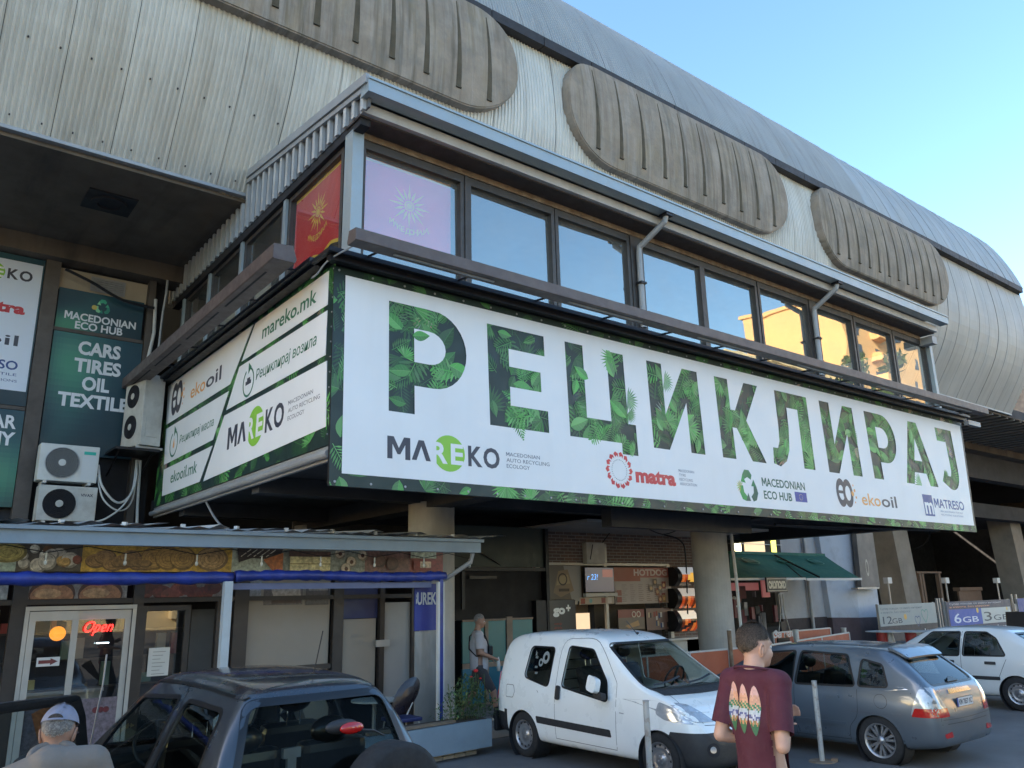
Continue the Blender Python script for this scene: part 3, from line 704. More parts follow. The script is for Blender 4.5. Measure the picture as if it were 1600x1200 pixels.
# ================================================================== side banner
sbn = thing('side_banner', 'slanted side banner of white panels reading mareko.mk and ekooil.mk', 'banner', (4.24, 13, 3.95))
MB().bx(4.245, 4.31, 9.1, 16.92, 3.98, 6.5).obj('banner_frame', BLACKM, sbn)
MB().tube([(4.22, 9.02, 3.86), (4.22, 17.0, 3.86)], .05, 10).bx(4.26, 4.31, 9.05, 17.0, 3.78, 3.975).obj('bottom_rail', GREYM, sbn)
SO = Vector((4.24, 17, 0))                        # u runs from the far end (17) towards the corner (9.1)
def sp(base): return Print(SO, (0, -1, 0), (0, 0, 1), (-1, 0, 0), step=.000008, base=base)
p = sp(.001); foliage(p, .08, 3.98, 7.95, 6.5, 10, .5, 1.35)
clip_print(p, .08, 3.98, 7.95, 6.5); p.obj('leaf_background', PRINT, sbn)
# white panels: (far y, near y) given as u = 17-y
P4 = [[(.34, 6.4), (5.02, 6.38), (4.12, 5.60), (.44, 5.58)],
      [(.46, 5.49), (4.08, 5.49), (3.45, 4.78), (.56, 4.76)],
      [(.58, 4.66), (3.45, 4.68), (2.9, 4.14), (.62, 4.14)],
      [(5.12, 6.37), (7.75, 6.35), (7.75, 5.87), (4.60, 5.87)],
      [(4.52, 5.80), (7.75, 5.79), (7.75, 5.18), (4.02, 5.18)],
      [(3.95, 5.10), (7.8, 5.09), (7.85, 4.22), (3.10, 4.12)]]
for q in P4:
    MB().add([SO+Vector((-.012, -u, z)) for u, z in q]+[SO+Vector((-.004, -u, z)) for u, z in q], [(0, 1, 2, 3), (0, 4, 5, 1), (1, 5, 6, 2), (2, 6, 7, 3), (3, 7, 4, 0)]).obj('white_panel', WHITEV, sbn)
def side(fn, name='lettering'): p = sp(.0135); fn(p); p.obj(name, PRINT, sbn)
DG = hexc('1e6b4e')
def swirl(p, x, y, r, inner):
    p.ring(x, y, r*.85, r, DG, n=24, a0=R(120), a1=R(430)); p.poly([(x-.1*r, y+1.35*r), (x-.1*r, y+.55*r), (x+.45*r, y+.95*r)], DG)
    if inner: p.rect(x-.5*r, y-.15*r, x+.5*r, y+.1*r, INK); p.rect(x-.25*r, y+.1*r, x+.3*r, y+.3*r, INK)
    else: p.disc(x, y-.15*r, .2*r, ORG); p.poly([(x-.2*r, y-.1*r), (x, y+.45*r), (x+.2*r, y-.1*r)], ORG)
side(lambda p: eo_logo(p, .72, 5.68, .66), 'logo_emblem')
side(lambda p: (p.text('eko', 1.95, 5.80, ORG, .27, .85, bold=.01, capratio=.74), p.text('oil', 2.84, 5.80, INK, .27, .80, bold=.012, capratio=.74)))
side(lambda p: swirl(p, 1.12, 5.09, .26, False), 'logo_emblem'); side(lambda p: p.text('Рециклирај масла', 1.50, 5.03, DG, .15, 1.92, shear=.12, bold=.005))
side(lambda p: p.text('ekooil.mk', 1.12, 4.33, DG, .22, 1.58, bold=.01, shear=.05)); side(lambda p: p.text('mareko.mk', 5.45, 6.02, DG, .22, 1.95, bold=.015, shear=.05))
side(lambda p: swirl(p, 4.98, 5.44, .24, True), 'logo_emblem'); side(lambda p: p.text('Рециклирај возила', 5.30, 5.40, DG, .16, 2.15, shear=.12, bold=.008))
side(lambda p: mareko(p, 4.22, 4.50, 2.25, .33), 'word_mark')
side(lambda p: dotted(p, ['MACEDONIAN', 'AUTO RECYCLING', 'ECOLOGY'], 6.62, 4.74, .06, .11, hexc('5a5e6a'), [.80, 1.02, .55]), 'small_lettering')

m = MB()
for k in range(12): m.ball((4.2, 9.04, 4.1+k*.2), .012, 6, 4)
m.obj('rivet', GREYM, sbn, kind='stuff')

# flags behind the corner windows
def flag(name, label, o, U, n, w, zs, deep):
    t = Print(o, U, (0, 0, 1), n, base=.0)
    red, yel = (deep, hexc('e8c030'))
    top = [(0, zs[1]), (w, zs[1])]
    low = [(w*i/14, zs[0]+.035*math.sin(i*1.3)+.02*math.sin(i*.6)) for i in range(15)]
    t.poly(low+[(w, zs[1]), (0, zs[1])], red)
    t.line(low, .055, yel); t.line([(0, zs[1]-.03), (w, zs[1]-.03)], .05, yel)
    cx, cz = w*.5, (zs[0]+zs[1])/2+.10
    for k in range(16):
        a = 2*PI*k/16; l = .36 if k % 2 == 0 else .28
        t.poly([(cx+.09*math.cos(a), cz+.09*math.sin(a)), (cx+.16*math.cos(a+.14), cz+.16*math.sin(a+.14)), (cx+l*math.cos(a), cz+l*math.sin(a)), (cx+.16*math.cos(a-.14), cz+.16*math.sin(a-.14))], yel)
    t.disc(cx, cz, .085, yel); t.ring(cx, cz, .05, .062, red)
    s = 'МАКЕДОНИЈА'
    for k, ch in enumerate(s):
        a = R(232+76*k/9); t.text(ch, cx+.48*math.cos(a)-.03, cz+.44*math.sin(a)-.03+.02, yel, .08, bold=.02)
    return t.obj(name, mat('flag_cloth', rough=.8, var=.05, attr='Col'), None, label=label, cat='flag')
flag('flag', 'red sun flag, paled for the pane reflection, behind the first front window', (4.78, 9.36, 0), (1, 0, 0), (0, -1, 0), 1.46, (6.95, 8.30), hexc('f45a74'))  # the pane reflection is put into this flag's pink
flag('flag', 'deep red sun flag behind the corner side window', (4.60, 11.38, 0), (0, -1, 0), (-1, 0, 0), 1.70, (7.12, 8.38), hexc('d02024'))

# ================================================================== left: glazed rear wall with posters, air conditioners
MUL = mat('brown_mullion', (.10, .085, .075), .6, .2, .2, 3)
wl_ = thing('shopfront_wall', 'dark glazed office wall with posters left of the annexe', 'wall', (1, 17.4, 0))
MB().bx(1.88, 2.14, 17.22, 17.45, .5, 8.8).obj('mullion', MUL, wl_)
MB().bx(3.82, 3.95, 17.22, 17.45, .5, 8.8).obj('mullion', MUL, wl_)
for z in (5.72, 7.40): MB().bx(-6 if z < 6 else 2.15, 1.87 if z < 6 else 3.81, 17.30, 17.45, z, z+.07).obj('transom', MUL, wl_)
MB().bx(2.15, 3.81, 17.38, 17.44, 8.30, 8.74).obj('beige_panel', mat('beige_board', (.42, .35, .26), .8, 0, .1, 2), wl_)
lv = MB()
for i in range(6): lv.bx(2.75, 3.35, 17.33, 17.375, 8.40+i*.045, 8.415+i*.045)
lv.bx(2.72, 3.38, 17.36, 17.378, 8.37, 8.68).obj('louvre', GREYM, wl_)
TE1, TE2 = (.012, .055, .080), (.022, .12, .10)
def teal(p, x0, y0, x1, y1, gx=.3, gy=.8):
    n, m_ = 26, 20
    for i in range(n):
        for j in range(m_):
            u, v = (i+.5)/n, (j+.5)/m_; g = math.exp(-((u-gx)**2+(v-gy)**2)*9); g2 = math.exp(-((u-gx+.1-.5*v)**2)*30)*.5
            c = tuple(TE1[k]*(.6+.5*v)+(TE2[k]*.8+(.02, .07, .01)[k]*1.7*g)*min(1, g+g2*.5) for k in range(3))
            p.rect(x0+(x1-x0)*i/n, y0+(y1-y0)*j/m_, x0+(x1-x0)*(i+1)/n, y0+(y1-y0)*(j+1)/m_, c, up=False)
def poster(label, x0, z0, x1, z1, fn, gx=.3, gy=.8, y=17.30):
    q = Print((0, y, 0), (1, 0, 0), (0, 0, 1), (0, -1, 0), base=.0)
    b = thing('poster', label, 'poster', ((x0+x1)/2, y, z0))
    MB().bx(x0, x1, y+.002, y+.05, z0, z1).obj('backing_board', VOID, b)
    teal(q, x0, z0, x1, z1, gx, gy); q.obj('printed_sheet', PRINT, b)
    q = Print((0, y, 0), (1, 0, 0), (0, 0, 1), (0, -1, 0), base=.002); fn(q); q.obj('lettering', PRINT, b)
WH = (.75, .77, .8)
def f1(p):
    p.rect(.2, 6.08, 1.84, 8.66, (.70, .76, .86))
    mareko(p, .30, 8.28, 1.38, .2)
    p.text('matra', .72, 7.60, REDC, .21, .92, bold=.05, capratio=.74); p.line([(.7, 7.52), (1.1, 7.52)], .012, INK)
    p.text('eko', .35, 6.95, ORG, .2, .58, capratio=.74); p.text('oil', 1.0, 6.95, INK, .22, .60, bold=.01, capratio=.74)
    p.text('MATRESO', .55, 6.48, BLU, .17, 1.10, bold=.02); p.text('TEXTILE', 1.1, 6.36, BLU, .05, .55); p.text('SOLUTIONS', 1.05, 6.24, BLU, .05, .62)
poster('white logo poster in a teal frame at the left edge', -1.6, 5.80, 1.87, 8.78, f1)
def f2(p):
    p.text('AR', 1.36, 5.36, WH, .24, .40, bold=.028, align='l'); p.text('MY', 1.33, 5.04, WH, .24, .44, bold=.028)
poster('teal poster with the word ends AR and MY below the white logo poster', -1.6, 3.9, 1.87, 5.71, f2, .8, .3)
def f3(p):
    recycle(p, 2.98, 8.03, .17, [hexc('3fae8a'), hexc('8ad0a0'), hexc('2a8a78')]); p.disc(2.83, 8.0, .05, (.6, .5, .12))
    p.text('MACEDONIAN', 2.32, 7.68, WH, .15, 1.32, bold=.028); p.text('ECO HUB', 2.52, 7.50, WH, .15, .88, bold=.028)
poster('dark teal MACEDONIAN ECO HUB poster under the beige louvre', 2.17, 7.47, 3.76, 8.30, f3, .15, .1)
def f4(p):
    for i, (t, w) in enumerate((('CARS', .78), ('TIRES', .86), ('OIL', .50), ('TEXTILE', 1.28))):
        p.text(t, 3.02, 6.99-i*.36, WH, .26, w, bold=.038, align='c')
poster('tall teal poster reading CARS TIRES OIL TEXTILE', 2.17, 4.95, 3.81, 7.39, f4, .2, .75)

ACW = mat('white_ac_casing', (.62, .63, .60), .5, 0, .06, 3, dirt=(4, .25, (.4, .38, .33)))
ACD = mat('dirty_ac_casing', (.52, .51, .47), .6, 0, .12, 4, dirt=(3, .5, (.33, .3, .26)))
def ac(label, loc, w, h, d, m, fans, lab, rotz=0, grille=None, fc=.36):
    t = thing('air_conditioner', label, 'air conditioner', loc, rotz, local=True)
    MB().bx(0, w, 0, d, 0, h).obj('casing', m, t, bevel=.015)
    grille = grille or GREYM
    for cz in fans:
        cx = w*fc; r = min(w*.33, h*.40) if len(fans) == 1 else w*.27
        g = MB().lathe([(r*1.05, .002), (r*1.05, -.02), (r, -.024), (r, .0)], (cx, 0, cz), 'y', 32)
        for k in range(1, 9): g.lathe([(r*k/9-.004, -.018), (r*k/9, -.024), (r*k/9+.004, -.018)], (cx, 0, cz), 'y', 24)
        for k in range(16):
            a = PI*2*k/16; g.tube([(cx+.04*math.cos(a), -.02, cz+.04*math.sin(a)), (cx+r*math.cos(a), -.02, cz+r*math.sin(a))], .003, 4)
        MB().lathe([(r, -.003), (.001, -.003)], (cx, 0, cz), 'y', 28).obj('fan_recess', VOID if grille is VOID else mat('grey_fan_shadow', (.10, .11, .11), .6), t)
        g.obj('fan_grille', grille, t, smooth=False)
        MB().lathe([(.001, -.032), (.06, -.030), (.066, -.02)], (cx, 0, cz), 'y', 16).obj('hub_cap', m, t)
    MB().bx(w+.001, w+.012, d*.2, d*.8, h*.12, h*.5).obj('service_cover', m, t)
    MB().bx(w*.1, w*.16, -.02, d+.1, -.05, -.005).bx(w*.84, w*.9, -.02, d+.1, -.05, -.005).obj('wall_bracket', PIPE, t)
    if lab:
        q = Print((0, -.001, 0), (1, 0, 0), (0, 0, 1), (0, -1, 0), step=.0005); lab(q); q.obj('badge', PRINT, t)
    return t
ac('clean white air conditioner with a turquoise badge, upper of two', (2.12, 16.6, 4.34), .98, .68, .36, ACW, [.34], lambda q: (q.rect(.72, .52, .92, .58, hexc('23b0a0')), q.rect(.70, .04, .94, .5, (.6, .62, .62))), fc=.38)
ac('yellowed VIVAX air conditioner below the clean white one', (2.18, 16.6, 3.62), .96, .64, .36, ACD, [.31], lambda q: q.text('VIVAX', .68, .46, INK, .05, .21, bold=.03), grille=VOID, fc=.36)
t = ac('tall twin fan air conditioner beside the end of the side banner', (3.55, 17.12, 5.10), .82, 1.42, .40, ACD, [.40, 1.02], None, rotz=R(-78), grille=VOID, fc=.45)
MB().bx(3.3, 4.1, 16.3, 17.2, 4.98, 5.03).tube([(3.4, 16.4, 5.0), (3.4, 17.3, 4.6)], .02, 6).tube([(4.0, 16.4, 5.0), (4.0, 17.3, 4.6)], .02, 6).obj('ac_shelf', BLACKM, label='dark steel shelf carrying the tall twin fan air conditioner', cat='shelf')
MB().tube([(3.93, 17.1, 8.35), (3.95, 17.05, 7.6), (3.86, 17.05, 6.8), (3.84, 17.05, 6.3)], .035, 8).obj('drain_pipe', PIPE, label='white bent drain pipe beside the ECO HUB poster', cat='pipe')
MB().tube([(4.08, 16.9, 8.75), (4.08, 16.9, 8.45), (4.07, 17.0, 8.0), (4.05, 17.0, 6.6)], .025, 8).obj('thin_pipe', GREYM, label='thin grey pipe right of the white drain pipe', cat='pipe')
MB().tube([(3.92, 17.0, 4.9), (3.95, 17.0, 4.0), (3.98, 16.9, 3.2)], .028, 8).obj('lower_pipe', PIPE, label='white pipe running down to the bakery roof', cat='pipe')
def cable(pts, r, name, label, m=None, sag=0):
    q = [Vector(a) for a in pts]; out = dense3(q, 6); return MB().tube(out, r, 6).obj(name, m or BLACKM, label=label, cat='cable')
def dense3(p, k):
    out = []
    for i in range(len(p)-1):
        a, b, c, d = p[max(0, i-1)], p[i], p[i+1], p[min(len(p)-1, i+2)]
        for s in range(k):
            t = s/k; out.append(.5*((2*b)+(c-a)*t+(2*a-5*b+4*c-d)*t*t+(3*b-a-3*c+d)*t**3))
    return out+[p[-1]]
cable([(3.12, 16.7, 4.7), (3.2, 16.6, 4.3), (3.5, 16.6, 4.0), (3.78, 16.8, 4.25), (3.85, 17, 4.9)], .022, 'ac_hose', 'white looping hose from the upper air conditioner', PIPE)
cable([(3.12, 16.7, 4.5), (3.25, 16.6, 4.05), (3.55, 16.6, 3.85), (3.8, 16.8, 4.1), (3.88, 17, 4.9)], .016, 'ac_hose', 'thinner white hose looping below the first hose', PIPE)
cable([(3.05, 16.6, 3.6), (3.3, 16.5, 3.68), (3.6, 16.6, 3.95), (3.82, 16.8, 4.4), (3.86, 17, 4.9)], .018, 'ac_hose', 'white hose rising from the VIVAX air conditioner', PIPE)
cable([(4.5, 10.0, 6.75), (4.15, 9.6, 6.35), (4.05, 9.2, 6.25), (4.08, 8.9, 6.35), (4.3, 8.5, 6.5)], .012, 'loose_cable', 'loose grey cable at the banner corner', GREYM)
cable([(2.2, 17.1, 8.62), (2.7, 17.1, 8.45), (3.3, 17.1, 8.2), (3.9, 17.0, 8.12)], .03, 'cable_bundle', 'tangled black cable bundle across the beige louvre')
cable([(4.3, 14.0, 3.85), (4.4, 13.2, 3.3), (4.75, 12.2, 3.1)], .018, 'hanging_hose', 'grey hose hanging from the side banner to the bakery roof', GREYM)
# ================================================================== bakery
def rpx(x0, y0, x1, y1, Y):
    """photo rectangle -> x0,x1,z0,z1 on the plane y=Y"""
    a, b, c, d = atY(x0, y0, Y), atY(x1, y0, Y), atY(x0, y1, Y), atY(x1, y1, Y)
    return (a.x+c.x)/2, (b.x+d.x)/2, (c.z+d.z)/2, (a.z+b.z)/2
ALU = mat('brushed_aluminium_frame', (.40, .39, .37), .4, .3, .1, 3)
BLUEG = mat('blue_grey_paint', (.20, .26, .31), .5, .1, .08, 2, dirt=(3, .35, (.15, .16, .17)))
TARP = mat('royal_blue_tarpaulin', (.018, .035, .22), .4, 0, .35, 4, bump=.4, bscale=9)
DKW = mat('dark_brown_frame', (.035, .028, .025), .5, .1, .2, 4)
CREAM = mat('cream_blind_panel', (.27, .23, .185), .7, 0, .10, .7, streak=((.8, .8, .8), .4, (.26, .24, .22)))
FOODM = mat('food_photo_print', rough=.4, var=.45, scale=22, attr='Col', dirt=(7, .45, (.06, .04, .03)))
bk = thing('bakery', 'bakery under a low blue grey roof with food pictures and a blue rolled awning', 'shop', (2.5, 11.5, .12))
YS = 11.5
MB().bx(-6, 7.53, 10.45, 10.52, 2.80, 2.99).bx(-6, 7.56, 10.40, 10.447, 2.955, 3.0).bx(-6, 7.53, 10.53, 10.6, 2.80, 2.85).obj('roof_gutter', BLUEG, bk)
for i in range(15):                                     # corrugated roof sheets, their raised ends showing over the gutter
    x = -3.2+i*.75; s = MB(); z0 = 3.0+random.uniform(0, .02)
    s.grid([[(x+.13*j, 10.5+.0*j, z0+.03*(j % 2)+.012*j*random.uniform(.5, 1)) for j in range(7)], [(x+.13*j, 15.5, 3.35+.03*(j % 2)) for j in range(7)]])
    s.obj('roof_sheet', PIPE if i % 3 else GREYM, bk, fix=False)
for i in range(16):
    MB().box((-3.1+i*.68, 10.6, 3.06), (.05, .05, .05), rot=i*.7).obj('roof_fixing', PIPE, bk)
MB().bx(-6, 7.0, 12.4, 12.6, .1, 3.2).bx(-6, 7.0, 11.6, 15.5, 2.9, 2.95).obj('rear_partition', VOID, bk)
MB().bx(6.98, 7.06, 11.5, 16, .12, 2.9).obj('end_wall', DKW, bk)
# fascia of food photographs (generic pastries)
x0, x1, z0, z1 = -2.0, 7.3, 2.53, 2.86
p = Print((0, 11.38, 0), (1, 0, 0), (0, 0, 1), (0, -1, 0), step=.0002, base=0.0)
random.seed(11)
MB().bx(x0, 7.35, 11.385, 11.42, z0, z1+.02).obj('fascia_board', VOID, bk)
def u(px): return atY(px, 880, 11.38).x
secs = [(-99, 25, hexc('9fb0a0')), (25, 127, hexc('4a4640')), (127, 362, hexc('c9a040')), (362, 440, hexc('a8b0a0')), (440, 570, hexc('8f9488')), (570, 640, hexc('7c5850')), (640, 692, hexc('8a4a40'))]
for a, b, c in secs: p.rect(max(x0, u(a)) if a > -90 else x0, z0, u(b), z1, c)
def bun(x, z, r, c, ry=None, rings=3):
    p.disc(x, z, r, tuple(k*.45 for k in c), ry=ry); p.disc(x-.01, z+.01, r*.88, c, ry=(ry or r)*.86)
    for k in range(rings): p.ring(x, z, r*(.72-.22*k), r*(.68-.22*k), tuple(q*.5 for q in c), ry=(ry or r)/r)
for k in range(16): bun(random.uniform(u(32), u(122)), random.uniform(z0+.05, z1-.05), random.uniform(.05, .10), random.choice([hexc('c8c0b0'), hexc('8a4a3a'), hexc('c8a060'), hexc('e0dccc'), hexc('6a4a30')]), rings=1)
bun(u(10), 2.75, .2, hexc('b8a860'), .12)
for k in range(7): bun(u(150)+k*.10, 2.66+.05*math.sin(k*2), .13, hexc('a07a4a'), .09, 2)
for a in (240, 262, 285): bun(u(a), 2.70, .17, hexc('b08848'), .15, 3)
for k in range(5): bun(u(185)+k*.08, 2.63, .08, hexc('8a6a40'), .05, 1)
bun(u(330), 2.70, .22, hexc('b49060'), .16, 3)
p.poly([(u(368), 2.86), (u(372), 2.66), (u(392), 2.72), (u(436), 2.70), (u(440), 2.86)], hexc('2a2024')); p.poly([(u(410), 2.70), (u(425), 2.55), (u(441), 2.55), (u(441), 2.8)], hexc('b86a3a'))
for k in range(5): p.line([(u(375)+k*.09, 2.74), (u(390)+k*.09, 2.84)], .012, hexc('c8c0b0'))
p.rect(u(452), 2.55, u(515), 2.76, hexc('d8cc98')); p.rect(u(450), 2.75, u(515), 2.83, hexc('5a4038')); p.rect(u(452), 2.64, u(515), 2.655, hexc('9a8858'))
for a, zz in ((530, 2.80), (548, 2.68), (565, 2.78), (540, 2.58)): bun(u(a), zz, .085, hexc('c8b8a0'), .08, 0); p.disc(u(a), zz, .03, hexc('5a3020'))
for a, zz in ((592, 2.70), (612, 2.66)): bun(u(a), zz, .11, hexc('6a4a40'), .10, 2)
p.rect(u(645), 2.57, u(690), 2.72, hexc('8a3a34')); p.rect(u(655), 2.60, u(672), 2.70, hexc('d0b8a0')); p.rect(u(640), 2.75, u(680), 2.85, hexc('b8c0a8'))
p.obj('food_photo_strip', FOODM, bk)
# rolled tarpaulin in two lengths, valance and posts
def roll(xa, xb, z, r):
    rows = []
    for i in range(60):
        x = xa+(xb-xa)*i/59; rr = r*(.82+.09*math.sin(i*1.9)+.07*math.sin(i*.7+1)); rows.append([Vector((x, 10.62+rr*math.cos(2*PI*j/14), z+.012*math.sin(i*.11)+rr*math.sin(2*PI*j/14)*(1+.06*math.sin(i*2.3+j)))) for j in range(14)])
    return MB().rings(rows)
za, zb = atY(5, 903, 10.6).z, atY(690, 901, 10.6).z
roll(-2.5, atY(364, 902, 10.6).x, za, .088).obj('rolled_awning', TARP, bk, smooth=True)
roll(atY(368, 902, 10.6).x, atY(697, 901, 10.6).x, zb+.01, .082).obj('rolled_awning', TARP, bk, smooth=True)
MB().bx(3.72, 6.75, 10.66, 10.67, 2.28, 2.36).obj('valance', mat('blue_grey_valance', (.12, .14, .24), .7), bk)
a = atY(357, 920, 10.52).x
MB().bx(a-.05, a+.05, 10.5, 10.6, .12, 2.38).obj('post', mat('pale_post_paint', (.42, .47, .50), .5, 0, .06, 2, dirt=(3, .3, (.3, .3, .3))), bk)
a = atY(687, 960, 10.6).x
MB().bx(a-.05, a-.02, 10.56, 10.62, .12, 2.36).bx(a+.045, a+.06, 10.56, 10.62, .12, 2.36).obj('post', PIPE, bk)
MB().bx(a-.018, a+.043, 10.57, 10.6, .12, 2.40).obj('tarpaulin_strip', TARP, bk)
MB().tube([(7.45, 10.56, 2.80), (7.44, 10.6, 2.66), (7.02, 11.0, 2.30), (6.95, 11.2, 2.2)], .035, 8).obj('gutter_pipe', GREYM, bk)
# shopfront bays, plane y = 11.5
def bay(px0, py0, px1, py1, mt, name='window', d=.0, lab=None, thick=.02):
    xa, xb, zc, zd = rpx(px0, py0, px1, py1, YS+d); return MB().bx(xa, xb, YS+d, YS+d+thick, zc, zd).obj(name, mt, bk, label=lab)
def vert(px, py, w, z0=.12, z1=2.9, name='frame_post', mt=DKW):
    xx = atY(px, py, YS).x; MB().bx(xx-w/2, xx+w/2, YS-.06, YS+.04, z0, z1).obj(name, mt, bk); return xx
for px, w in ((22, .16), (209, .13), (372, .20), (525, .16), (594, .08), (644, .09)): vert(px, 1000, w)
MB().bx(-3, 6.98, YS-.05, YS+.03, 2.14, 2.20).bx(-3, 6.98, YS-.05, YS+.03, 2.50, 2.56).obj('transom', DKW, bk)
# photographs over the doors
p = Print((0, YS-.015, 0), (1, 0, 0), (0, 0, 1), (0, -1, 0), step=.0002)
def U2(px): return atY(px, 925, YS).x
p.rect(-3, 2.2, U2(12), 2.5, hexc('8a8c8c'))
p.rect(U2(40), 2.2, U2(198), 2.5, hexc('7a7470'))
for xa, xb in ((45, 118), (122, 192)): p.disc(U2((xa+xb)/2), 2.26, (U2(xb)-U2(xa))/2, hexc('4a2a20'), ry=.2, n=24); p.disc(U2((xa+xb)/2), 2.24, (U2(xb)-U2(xa))/2*.93, hexc('9a6a4a'), ry=.15, n=24); p.disc(U2((xa+xb)/2)-.05, 2.27, (U2(xb)-U2(xa))/2*.6, hexc('b08860'), ry=.06)
p.rect(U2(216), 2.2, U2(362), 2.5, hexc('6a6260'))
for k in range(9): p.disc(U2(225)+k*.11, 2.28+.05*math.sin(k*1.7), .12, random.choice([hexc('5a2420'), hexc('7a3a30'), hexc('a08070'), hexc('4a1c18')]), ry=.09)
clip_print(p, -3, 2.205, 7, 2.495); p.obj('door_photo', FOODM, bk)
# sliding door
xa, xb, _, _ = rpx(30, 947, 205, 1093, YS); zt = 2.12; xm = atY(111, 1020, YS).x
dr = MB()
dr.bx(xa, xb, YS-.08, YS-.02, zt-.05, zt).bx(xa, xa+.045, YS-.08, YS-.02, .15, zt-.051).bx(xb-.045, xb, YS-.08, YS-.02, .15, zt-.051)
d0 = dr.obj('sliding_door', ALU, bk)
for a_, b_, yy in ((xa+.05, xm+.03, YS-.07), (xm-.03, xb-.05, YS-.03)):
    MB().bx(a_, b_, yy-.015, yy+.015, zt-.17, zt-.06).bx(a_, a_+.07, yy-.015, yy+.015, .2, zt-.171).bx(b_-.07, b_, yy-.015, yy+.015, .2, zt-.171).bx(a_+.071, b_-.071, yy-.015, yy+.015, .2, .3).obj('door_leaf_frame', ALU, d0)
    MB().poly([(a_, yy, .3), (b_, yy, .3), (b_, yy, 1.98), (a_, yy, 1.98)]).obj('door_glass', CLEAR, d0, fix=False)
p = Print((0, YS-.045, 0), (1, 0, 0), (0, 0, 1), (0, -1, 0), step=.0003)
p.rect(xa+.12, .3, xm-.03, 1.0, hexc('6a6068')); p.poly([(xa+.2, .9), (xa+.45, 1.02), (xm-.1, .95), (xm-.2, .7), (xa+.3, .6)], hexc('9a5a34')); p.rect(xm+.05, .3, xb-.12, 1.02, hexc('6c6068'))
for k in range(3): p.disc(xb-.36+k*.06, .88, .035, hexc('5a1c24'))
p.obj('lower_photo', FOODM, d0)
NEON = mat('red_neon_tube', (1, .05, .04), .4, var=0, emit=((1, .02, .015), 1.3))
p = Print((atY(128, 990, YS-.09).x, YS-.09, atY(130, 988, YS-.09).z), (1, 0, 0), (0, 0, 1), (0, -1, 0)); p.text('Open', 0, 0, (1, 0, 0), .13, .33, bold=.008, shear=.35)
no = p.obj('neon_sign', NEON, None, label='glowing red neon sign reading Open on the sliding door', cat='neon sign')
MB().bx(no_x := atY(152, 993, YS-.09).x, no_x+.14, YS-.10, YS-.09, 1.66, 1.672).obj('neon_bar', mat('white_neon', (.8, .9, .9), .4, var=0, emit=((.7, .95, 1), 2.0)), no)
p = Print((0, YS-.10, 0), (1, 0, 0), (0, 0, 1), (0, -1, 0), step=.0005)
a1, a2, a3, a4 = rpx(57, 1027, 93, 1041, YS-.1); p.rect(a1, a3, a2, a4, hexc('c8c4c0')); zc = (a3+a4)/2; p.poly([(a1+.02, zc-.02), (a1+.02, zc+.02), (a2-.1, zc+.02), (a2-.1, zc+.04), (a2-.02, zc), (a2-.1, zc-.04), (a2-.1, zc-.02)], hexc('6a3030'))
p.obj('arrow_sticker', PAPER, None, label='small white sticker with a dark red arrow on the left door leaf', cat='sticker')
MB().ball((atY(90, 990, 12.0).x, 12.0, atY(90, 990, 12.0).z), (.095, .095, .09)).obj('orange_reflection', mat('orange_reflection_glow', (1, .35, .02), .5, var=0, emit=((1, .30, .02), .35)), label='round orange glow standing in for a reflection in the left door leaf', cat='lamp', smooth=True)  # glowing ball stands in for a lamp reflected in the door glass
# counter and goods inside
MB().bx(.9, 2.6, 12.1, 12.35, .12, 1.05).bx(.9, 2.6, 12.0, 12.36, 1.051, 1.09).obj('shop_counter', ALU, label='shop counter behind the bakery sliding door', cat='counter')
random.seed(5)
gd = thing('shelf_goods', 'jumble of goods on shelves inside the bakery door', 'goods', (2, 12.3, 1.1))
for k in range(26):
    xx = -.4+k*.17; hh = random.uniform(.08, .3); zz = random.choice((1.1, 1.45, 1.8)); col = random.choice([(.3, .28, .22), (.35, .2, .08), (.1, .16, .12), (.28, .05, .04), (.4, .4, .38), (.35, .3, .1)])
    MB().box((xx, 12.32, zz+hh/2), (random.uniform(.06, .16), .1, hh)).obj('packet', mat('goods_%d' % (k % 6), col, .6), gd)
MB().bx(-.5, 3.9, 12.3, 12.4, 1.07, 1.095).bx(-.5, 3.9, 12.34, 12.4, 1.42, 1.445).bx(-.5, 3.9, 12.34, 12.4, 1.77, 1.795).obj('shelf_board', DKW, gd)
# second door with a paper notice, dark gap, big cream window
xa2, xb2, _, _ = rpx(214, 950, 292, 1080, YS)
MB().bx(xa2, xa2+.07, YS-.05, YS, .15, 2.1).bx(xb2-.07, xb2, YS-.05, YS, .15, 2.1).bx(xa2+.071, xb2-.071, YS-.05, YS, 2.03, 2.1).bx(xa2+.071, xb2-.071, YS-.05, YS, .15, .3).obj('dark_door', DKW, bk)
MB().poly([(xa2+.07, YS-.02, .3), (xb2-.07, YS-.02, .3), (xb2-.07, YS-.02, 2.03), (xa2+.07, YS-.02, 2.03)]).obj('door_pane', CLEAR, bk, fix=False)
p = Print((0, YS-.06, 0), (1, 0, 0), (0, 0, 1), (0, -1, 0), step=.0005)
a1, a2, a3, a4 = rpx(231, 1012, 264, 1056, YS-.06); p.rect(a1, a3, a2, a4, hexc('c4c0b8'))
for k in range(7): p.line([(a1+.05, a4-.05-k*.045), (a2-.05-.03*(k % 3), a4-.05-k*.045)], .008, hexc('8a8880'))
p.obj('paper_notice', PAPER, None, label='white paper notice taped to the dark bakery door', cat='notice')
bay(296, 952, 334, 1060, mat('dim_grey_door', (.10, .095, .09), .6), 'inner_door', .3)
xx = vert(338, 1000, .07, .12, 2.14)
bay(386, 905, 514, 1053, CREAM, 'blinded_window', .01)
p = Print((0, YS, 0), (1, 0, 0), (0, 0, 1), (0, -1, 0), step=.0003)
